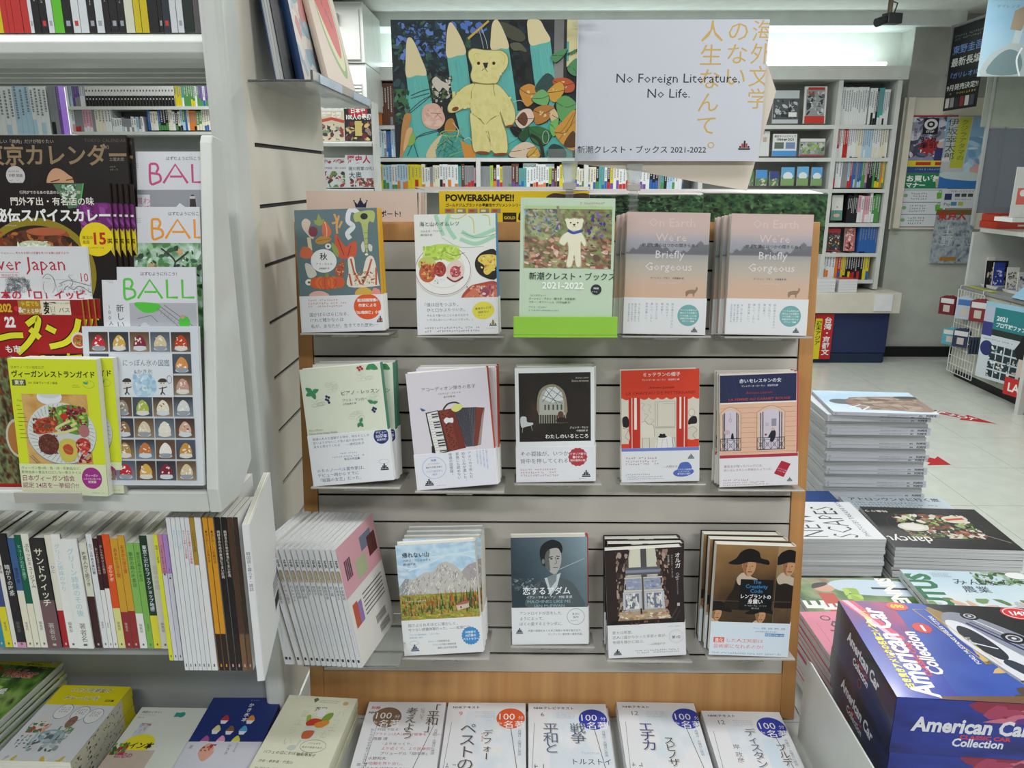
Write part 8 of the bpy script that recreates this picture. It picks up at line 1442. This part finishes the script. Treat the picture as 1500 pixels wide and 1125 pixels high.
def p_man(w_, h_):
    c = Canvas(w_, h_, (0, 0, 54, 78), '#cdd2d6', step=3e-5, seed=91); c.rect(0, 0, 54, 22, '#1f7a52'); c.text('お買い物', 2, 11, 9.5, '#e6ece8', 'l', .04); c.text('マナー', 2, 20, 8, '#e6ece8', 'l', .04); c.poly([(37, 8), (50, 5), (52, 18), (39, 21)], '#b9a888'); c.curve([(40, 8), (43, 1), (48, 6)], 1.4, '#d8d0bc')
    for i in range(3):
        y = 24+i*18; c.rect(0, y-.5, 54, y+.3, '#5a5c66'); c.ell(4, y+8, 2.6, c='#7aa87c'); c.micro(10, y+3, 34, y+15, 3, '#3a3c46', ragged=.1)
        if i < 2: c.poly([(41, y+4), (50, y+3), (51, y+12), (42, y+13)], '#5fa83c'); c.curve([(43, y+4), (45, y+1), (48, y+4)], 1, '#5fa83c')
    c.line([(0, 22), (0, 78), (54, 78), (54, 22)], 1.2, '#2a2c30'); return c
board_at('poster', p_man, (1326, 254), (1381, 332), YP-.01, 'green headed shopping manners poster', 'poster')
def p_yb(w_, h_):
    c = Canvas(w_, h_, (0, 0, 50, 110), '#7fa6c4', step=3e-5, seed=92); c.dabs(20, 30, 50, 105, 30, ['#9fc0d6', '#6a94b8', '#b5ccd8', '#c9a098'], 4, 12); c.rect(0, 92, 50, 110, '#2f6cae'); c.blob([(4, 84), (44, 86), (46, 98), (6, 94)], '#b9c8ca'); c.poly([(4, 0), (30, 0), (26, 84), (0, 84)], '#b5b9bc'); c.poly([(14, 1), (29, 1), (25, 78), (10, 78)], '#b0b43c'); c.text('伊坂幸太郎', 8, 2, 13, '#3a4434', vert=True); c.text('クジラアタマの', 21, 4, 9, '#5a6a2c', vert=True); c.rect(0, 62, 9, 68, '#d0cdd0'); return c
board_at('poster', p_yb, (1388, 171), (1436, 276), YP-.012, 'yellow and blue book poster beside the warning poster', 'poster')
def p_sm(w_, h_):
    c = Canvas(w_, h_, (0, 0, 54, 30), '#c6cbd0', step=3e-5, seed=93); c.rect(4, 7, 14, 17, '#2c3464')
    for i in range(4): c.rect(18+i*9, 7, 25+i*9, 12, '#3a4048')
    c.text('ご利用いただけます', 8, 5, 4, '#55607a'); c.text('Pay', 4, 26, 7, '#4a3c4c'); c.rect(14, 20, 22, 26, '#4a80a8'); c.rect(24, 20, 31, 26, '#a8b04a'); c.micro(18, 14, 50, 18, 1, '#66707a'); return c
board_at('poster', p_sm, (1381, 277), (1434, 305), YP-.012, 'small pale payment notice under the blue poster', 'sign')
def p_tk(w_, h_):
    c = Canvas(w_, h_, (0, 0, 54, 80), '#7a8894', step=3e-5, seed=94); c.noise(0, 0, 54, 80, ['#5a6874', '#8a98a4', '#b0b9be', '#46525e'], 14, 3, 40, 50); c.rect(0, 0, 54, 8, '#6a5c34'); c.text('東京人', 3, 14, 13, '#a83a28', 'l', .04); c.text('上野', 20, 22, 16, '#c9d0d4', vert=True); c.rect(14, 70, 36, 76, '#a8783c'); return c
board_at('poster', p_tk, (1372, 307), (1418, 386), YP-.011, 'grey city map poster with a red title', 'poster')
def p_blk(w_, h_):
    c = Canvas(w_, h_, (0, 0, 60, 128), '#14161a', step=3e-5, seed=95); c.micro(4, 12, 56, 22, 2, '#8c9098', ragged=0)
    for t, y, k, s_ in (('東野圭吾', 41, '#6f90d0', 14), ('最新長編', 60, '#dcdcd8', 14), ('『ガリレオ10』', 79, '#6f90d0', 9.6), ('9月発売決定!!', 97, '#dcdcd8', 10)): c.text(t, 30, y, s_, k, 'c', .01, .95)
    c.micro(4, 100, 56, 106, 1, '#b9a83c', ragged=0)
    for i in range(6): c.rect(3+i*9, 109, 10+i*9, 124, ['#c9c4c0', '#8c8c90', '#2a2c34', '#7a2c30', '#b9b8b0', '#44464e'][i])
    return c
A_, B_ = at(1398, 41, Y=6.6), at(1449, 24, Y=6.15); w2 = math.hypot(B_.x-A_.x, B_.y-A_.y); h2 = A_.z-at(1390, 163, Y=6.6).z
bp = empty('hanging_poster', ((A_.x+B_.x)/2, (A_.y+B_.y)/2, A_.z-h2)); MB().box(-w2/2, w2/2, 0, .004, 0, h2, '#202226').build('card', PRINT, bp); p_blk(w2, h2).build('print', bp); MB().tube([(-w2/2-.02, .0, h2*.45), (-w2/2-.02, .0, h2*1.02), (w2/2, .0, h2*1.02)], .012, 8).build('rod', STEELD, bp)
bp.rotation_euler = (0, 0, math.atan2(B_.y-A_.y, B_.x-A_.x)); tag(bp, 'black hanging poster with blue and white vertical announcement', 'poster')
def p_bot(w_, h_):
    c = Canvas(w_, h_, (0, 0, 60, 112), '#8fb4c9', step=3e-5, seed=96); c.grid(0, 0, 60, 112, 12, 20, lambda U, V: ramp(np.clip(V*.8+.2*vnoise(U, V, 3, 1), 0, 1), ['#a0c2d2', '#86adc4', '#9dbccb', '#b5cbd2'])); c.text('小説新潮', 6, 12, 6, '#5a7a8c'); c.text('サイレンス', 10, 22, 5, '#5a7a8c'); c.blob([(4, 112), (10, 84), (26, 72), (32, 66), (40, 66), (48, 78), (52, 112)], '#a8b4b4'); c.blob([(10, 108), (16, 88), (30, 76), (44, 84), (44, 108)], '#6f8488'); c.poly([(32, 68), (34, 50), (42, 50), (40, 68)], '#b5c3c4'); c.poly([(28, 50), (30, 26), (40, 20), (46, 26), (40, 52)], '#9a8c78'); c.curve([(46, 112), (40, 90), (44, 74)], 2, '#dfe6e8'); return c
board_at('hanging_poster', p_bot, (1450, -14), (1512, 112), 5.3, 'pale blue hanging poster with a glass bottle', 'poster')
GL = mat('tinted_glass', '#5a626c', .08, .6, alpha=.75); gp = empty('glass_partition', (0, 0, 0)); tag(gp, 'tinted glass partition above the counter', 'partition'); G_ = lambda x, y: at(x, y, Y=5.5)
MB().box(G_(1446, 200).x, G_(1560, 200).x, 5.5, 5.51, G_(1440, 312).z, G_(1440, 188).z).build('lower_pane', GL, gp); MB().box(G_(1450, 100).x, G_(1560, 100).x, 5.5, 5.51, G_(1440, 186).z, G_(1440, 60).z).build('upper_pane', mat('frosted_glass', '#8c9288', .3, alpha=.85), gp); MB().box(G_(1443, 200).x, G_(1446, 200).x, 5.49, 5.52, G_(1440, 330).z, 2.8).build('post', STEELD, gp)
# counter
ct = empty('sales_counter', (0, 0, 0)); tag(ct, 'long cream counter with slotted front along the right wall', 'counter'); XC = 3.45; CW = mat('counter_cream', '#b5b6a6', .45)
K = lambda x, y: at(x, y, X=XC)
MB().box(XC, 3.99, 3.2, 6.03, .07, .70).build('carcass', CW, ct, .003); MB().box(XC+.03, 3.99, 3.22, 6.0, 0, .07).build('plinth', BLACK, ct); MB().box(XC-.015, 3.99, 3.2, 6.05, .70, .725).build('worktop', STEELD, ct, .002)
for i in range(4): MB().box(XC-.006, XC, 5.98-i*.6-.59, 5.98-i*.6, .09, .69).build('front_panel', CW, ct, .002)
zsf = at(1425, 332, X=3.55).z
MB().box(3.52, 3.99, 3.4, 6.02, zsf-.03, zsf).build('upper_shelf', STEEL, ct, .002); MB().box(3.47, 3.99, 6.0, 6.03, .725, zsf-.031).build('end_panel', STEEL, ct); MB().box(3.96, 3.99, 3.4, 6.0, .725, zsf-.03).build('rear_panel', mat('counter_back', '#77776e', .6), ct)
wr = empty('wire_rack', (0, 0, 0)); tag(wr, 'white wire grid hooked on the counter front', 'rack'); WM = WHITEM; ya_, yb2, zb_2, zt_2 = 5.66, 6.0, .05, .70; xw = XC-.03
for i in range(11): z = zb_2+(zt_2-zb_2)*i/10; MB().tube([(xw, ya_, z), (xw, yb2, z)], .0025, 5).build('wire', WM, wr)
for i in range(10): y = ya_+(yb2-ya_)*i/9; MB().tube([(xw, y, zb_2), (xw, y, zt_2)], .0035 if i in (0, 9) else .002, 5).build('wire', WM, wr)
for y in (ya_+.02, yb2-.02): MB().tube([(xw, y, zt_2), (xw, y, zt_2+.031), (XC+.03, y, zt_2+.031)], .003, 5).build('hook', WM, wr)
PK = [(1384, 453, '#6a2028', 'dark red', 433, 462), (1410, 450, '#a9b4c2', 'blue topped white', 434, 469), (1430, 452, '#7a2c30', 'navy topped red', 438, 473), (1388, 500, '#4f9aa8', 'teal', 480, 506), (1404, 500, '#2c3850', 'dark navy', 481, 510)]
for i, (x, y, k, lab, y0, y1) in enumerate(PK):
    p = at(x, y0, X=XC-.09); q = at(x, y1, X=XC-.09); h_ = p.z-q.z
    for j in range(3):
        o = empty('hanging_packet', (p.x+.03+.016*j, p.y+.01*j, q.z), (0, 0, -.95)); MB().prism([(-.06, 0), (.06, 0), (.06, h_-.02), (.02, h_), (-.02, h_), (-.06, h_-.02)], -.004, .004, 'y', k).build('pouch', GLOSS, o); m = MB(); m.box(-.05, .05, -.0052, -.0042, h_*.6, h_*.85, '#3f6aa0' if j == 0 and 'blue' in lab else '#c9c9c9'); m.box(-.025, .025, -.0052, -.0042, h_*.15, h_*.5, '#b9b0a8'); m.build('label_print', PRINT, o); MB().tube([(0, .0, h_-.01), (.0, .0, h_+.008)], .002, 5).build('peg_loop', WM, o)
        tag(o, f'{lab} hanging packet, {["nearest the aisle", "middle one of three", "closest to the wire grid"][j]}', 'packet', 'hanging packets on the wire rack')
for j in range(4):
    p = at(1424+j*4.5, 492, X=XC-.07); o = empty('pen_packet', (p.x, p.y, p.z-.14)); MB().box(-.012, .012, -.003, .003, 0, .13, '#3f4a5c').build('blister', GLOSS, o, .001); MB().tube([(0, -.005, .01), (0, -.005, .11)], .004, 6, '#20242c').build('pen', GLOSS, o); tag(o, f'slim pen packet on the wire rack, {ordinal(j)} from its wall end', 'packet', 'pen packets on the wire rack')
def p_team(w_, h_):
    c = Canvas(w_, h_, (0, 0, 60, 100), '#c3ccd2', step=3e-5, seed=97); c.rect(0, 0, 60, 12, '#8fb8cc'); c.rect(10, 6, 60, 42, '#2c7a80'); c.rect(0, 6, 14, 40, '#aab4c4'); c.rect(0, 26, 14, 44, '#3a3c7c'); c.text('2021', 18, 22, 8, '#d8e4e4', 'l', .03); c.text('プロ野球ファン', 18, 30, 6.5, '#d8e4e4', 'l', .03, .9); c.rect(14, 34, 60, 42, '#2a3430'); c.ell(10, 60, 9, 10, '#2c3468'); c.micro(4, 46, 50, 49, 1, '#445'); c.k += 1
    for j in range(4):
        for i in range(4): c.rect(15+i*10.5, 54+j*11, 24+i*10.5, 63+j*11, '#26343a', up=False)
    c.dabs(15, 54, 56, 96, 50, ['#7aa0a8', '#b9a898', '#3a4a50', '#d0d8da'], 1.5, 3.5); return c
a = at(1462, 440, X=XC-.02); b_ = at(1495, 440, X=XC-.02); w3, h3 = .36, .55; tm = empty('hanging_poster', (XC-.075, 5.30, .14)); MB().box(-w3/2, w3/2, 0, .003, 0, h3, '#c3ccd2').build('card', PRINT, tm); p_team(w3, h3).build('print', tm); tm.rotation_euler = (0, 0, -math.pi/2+.25); tag(tm, 'baseball magazine poster hanging on the counter front', 'poster')
pm_ = empty('cap_figure_panel', (XC-.075, 4.98, .1)); m = MB(); m.prism([(.10*math.cos(t)*(1.0 if math.sin(t) > 0 else 1.3), .34+.13*math.sin(t)) for t in np.linspace(0, 2*math.pi, 18)[:-1]], 0, .004, 'y', '#1a1a20'); m.build('cut_out', PRINT, pm_); MB().box(-.16, .16, -.002, .006, 0, .12, '#b8302c').build('base_strip', PRINT, pm_); c = Canvas(.3, .12, (0, 0, 30, 12), '#b8302c', step=3e-5); c.text('LAWSON'[:2], 2, 9, 8, '#e8e4e0', 'l', .03); c.mb.v = [(x, y-.002, z) for x, y, z in c.mb.v]; c.build('strip_print', pm_); MB().box(-.08, .09, -.003, 0, .14, .26, '#c9b9b0').build('cut_out_print', PRINT, pm_); pm_.rotation_euler = (0, 0, -math.pi/2+.25); tag(pm_, 'black cut-out panel over a red strip at the counter front', 'sign')
# things on the counter
zc2 = .7275
def cvid(x0, y0, x1, y1, X, bg, fn, lab, cat='magazine', nm='magazine', zb=None):
    a = at((x0+x1)/2, y1, X=X); w_ = (x1-x0)/F*a.y; h_ = at(x0, y0, X=X).z-a.z; c = Canvas(w_, h_, (0, 0, 100, 100*h_/w_), bg, seed=int(x0), step=3e-5); c.H = 100*h_/w_; fn(c); k = make_book(nm, w_, h_, .012, c, 'R', bg, bg, hard=False); k.location = (a.x, min(a.y, 5.96-.08*(x0 > 1409)), zb if zb else a.z); k.rotation_euler = (-math.radians(6), 0, math.radians(-8)); return tag(k, lab, cat, 'things standing on the counter')
for i, (x0, x1, y0, bg, lab, cs) in enumerate(((1400, 1409, 369, '#c9c9c2', 'thin white edged folder at the counter end', ['#b08a3c']), (1410, 1438, 370, '#16161a', 'black boxed set with a pale label', ['#3a3a44', '#b9a898']), (1439, 1454, 370, '#1c1a1c', 'black magazine crowded with faces', ['#8c5a50', '#c9b0a0', '#2a2428']), (1455, 1470, 371, '#2a3c8c', 'blue baseball magazine with white portraits', ['#c9d0dc', '#3a4aa0']), (1476, 1492, 373, '#cfcdc4', 'pale magazine with black and white portraits', ['#2a2a2a', '#8c8c84']), (1493, 1512, 376, '#b9bab8', 'grey team magazine at the frame edge', ['#3a4a5a', '#d8d8d8']))):
    cvid(x0, y0, x1, 411, 3.62, bg, lambda c, cs=cs: c.dabs(8, c.H*.2, 92, c.H*.9, 30, cs, 8, 20), lab, zb=zc2)
for i, (X, Y, k, lab) in enumerate(((3.56, 5.86, '#8c9098', 'grey magazine lying at the counter end'), (3.56, 5.58, '#3c64a0', 'blue magazine lying on the counter'), (3.56, 5.30, '#a83a44', 'red and blue magazine lying on the counter'))):
    c = Canvas(.2, .26, (0, 0, 100, 130), k, seed=i, step=3e-5); c.dabs(0, 0, 100, 130, 40, ['#c9ccd2', k, '#7a8ca8', '#b0a89c'], 8, 22)
    for j in range(3): b = make_book('magazine', .2, .26, .007, c, 'R', k, k, hard=False); b.rotation_euler = (-math.pi/2, 0, math.radians(-92+3*j)); b.location = (X+.0, Y, zc2+.0073*(j+1)); tag(b, lab+', '+['lowest', 'middle', 'topmost'][j]+' of three', 'magazine', 'magazines lying on the counter')
tag(MB().box(XC-.01, XC+.04, 5.62, 5.95, .728, .731, '#b5b93c').build('shelf_strip', PRINT), 'lime yellow strip along the counter edge', 'label')
for j in range(3):
    o = empty('boxed_set', (0, 0, 0)); a = at(1434, 331, X=3.56); MB().box(0, .40, -.22, 0, 0, .052, '#c03a24').build('carton', BOARD, o, .003); m = MB(); m.box(.16, .22, -.2215, -.22, .018, .032, '#e0d8d4')
    for q in range(8): m.box(.235+q*.016, .245+q*.016, -.2215, -.22, .02, .03, '#e0c8c0')
    m.build('label_print', PRINT, o); o.location = (a.x+.02*(j == 0)*0+.01*j, a.y-.0, zsf+.0005+.0525*j); tag(o, 'orange red boxed set on the upper counter shelf, '+['lowest', 'middle', 'topmost'][j], 'box', 'orange red boxed sets')
pb = Canvas(.25, .3, (0, 0, 100, 120), '#c9cbc8', step=3e-5); pb.rect(10, 50, 100, 90, '#c9655a'); pb.ell(24, 62, 8, c='#e0dcd8'); pb.text('ポイント', 36, 70, 16, '#e8e0dc', 'l', .02)
o = empty('counter_sign', at(1508, 318, Y=4.9)); MB().box(-.125, .125, 0, .004, 0, .3, '#c9cbc8').build('card', PRINT, o); pb.build('print', o); MB().box(-.1, .1, -.02, .12, -.004, 0).build('foot', ACRYLG, o); tag(o, 'white card sign with a pink panel at the frame edge', 'sign')
tag(MB().box(o.location.x-.12, o.location.x+.3, 4.87, 5.06, o.location.z-.03, o.location.z-.0045).build('sign_shelf', STEEL), 'narrow steel shelf under the white card sign', 'shelf')
tag(MB().box(o.location.x+.18, o.location.x+.22, 4.95, 4.99, 0, o.location.z-.03).build('sign_post', STEEL), 'steel post holding the narrow shelf of the card sign', 'post')
# blue sheet draped over the counter corner
tag(MB().prism([(0, 0), (.22, .22), (.225, .215), (.006, -.004)], 0, .25, 'y', '#8fb8cc').build('blue_flyer', PRINT), 'pale blue flyer sloping over the counter edge', 'sheet').location = (XC-.03, 5.1, .735)
# floor arrows
def arrow(tail, tip, w_, lab, text=None):
    a, b = at(*tail, Z=.0), at(*tip, Z=.0); d = (b-a); L = d.length; m = MB(); r = empty('floor_arrow', (a.x, a.y, .0004)); r.rotation_euler = (0, 0, math.atan2(d.y, d.x)); hd = min(.28, L*.5)
    m.prism([(0, -w_*.45), (L-hd, -w_*.45), (L-hd, -w_), (L, 0), (L-hd, w_), (L-hd, w_*.45), (0, w_*.45)], 0, .0006, 'z', '#b3272c'); m.build('vinyl', PRINT, r)
    if text:
        v, f, wd = glyphs(text, .03); k = MB(); k.add([((x_-wd/2)*.08+L*.32, y_*.08-.028, .0012) for x_, y_ in v], f, '#e6dcdc'); k.build('lettering', PRINT, r)
    tag(r, lab, 'floor marking')
arrow((1366, 602), (1459, 621), .075, 'red floor arrow with white lettering, farther from us', 'STOP'[::-1] if 0 else 'HP→OT'); arrow((1340, 669), (1393, 681), .095, 'plain red floor arrow beside the tall magazine pile')
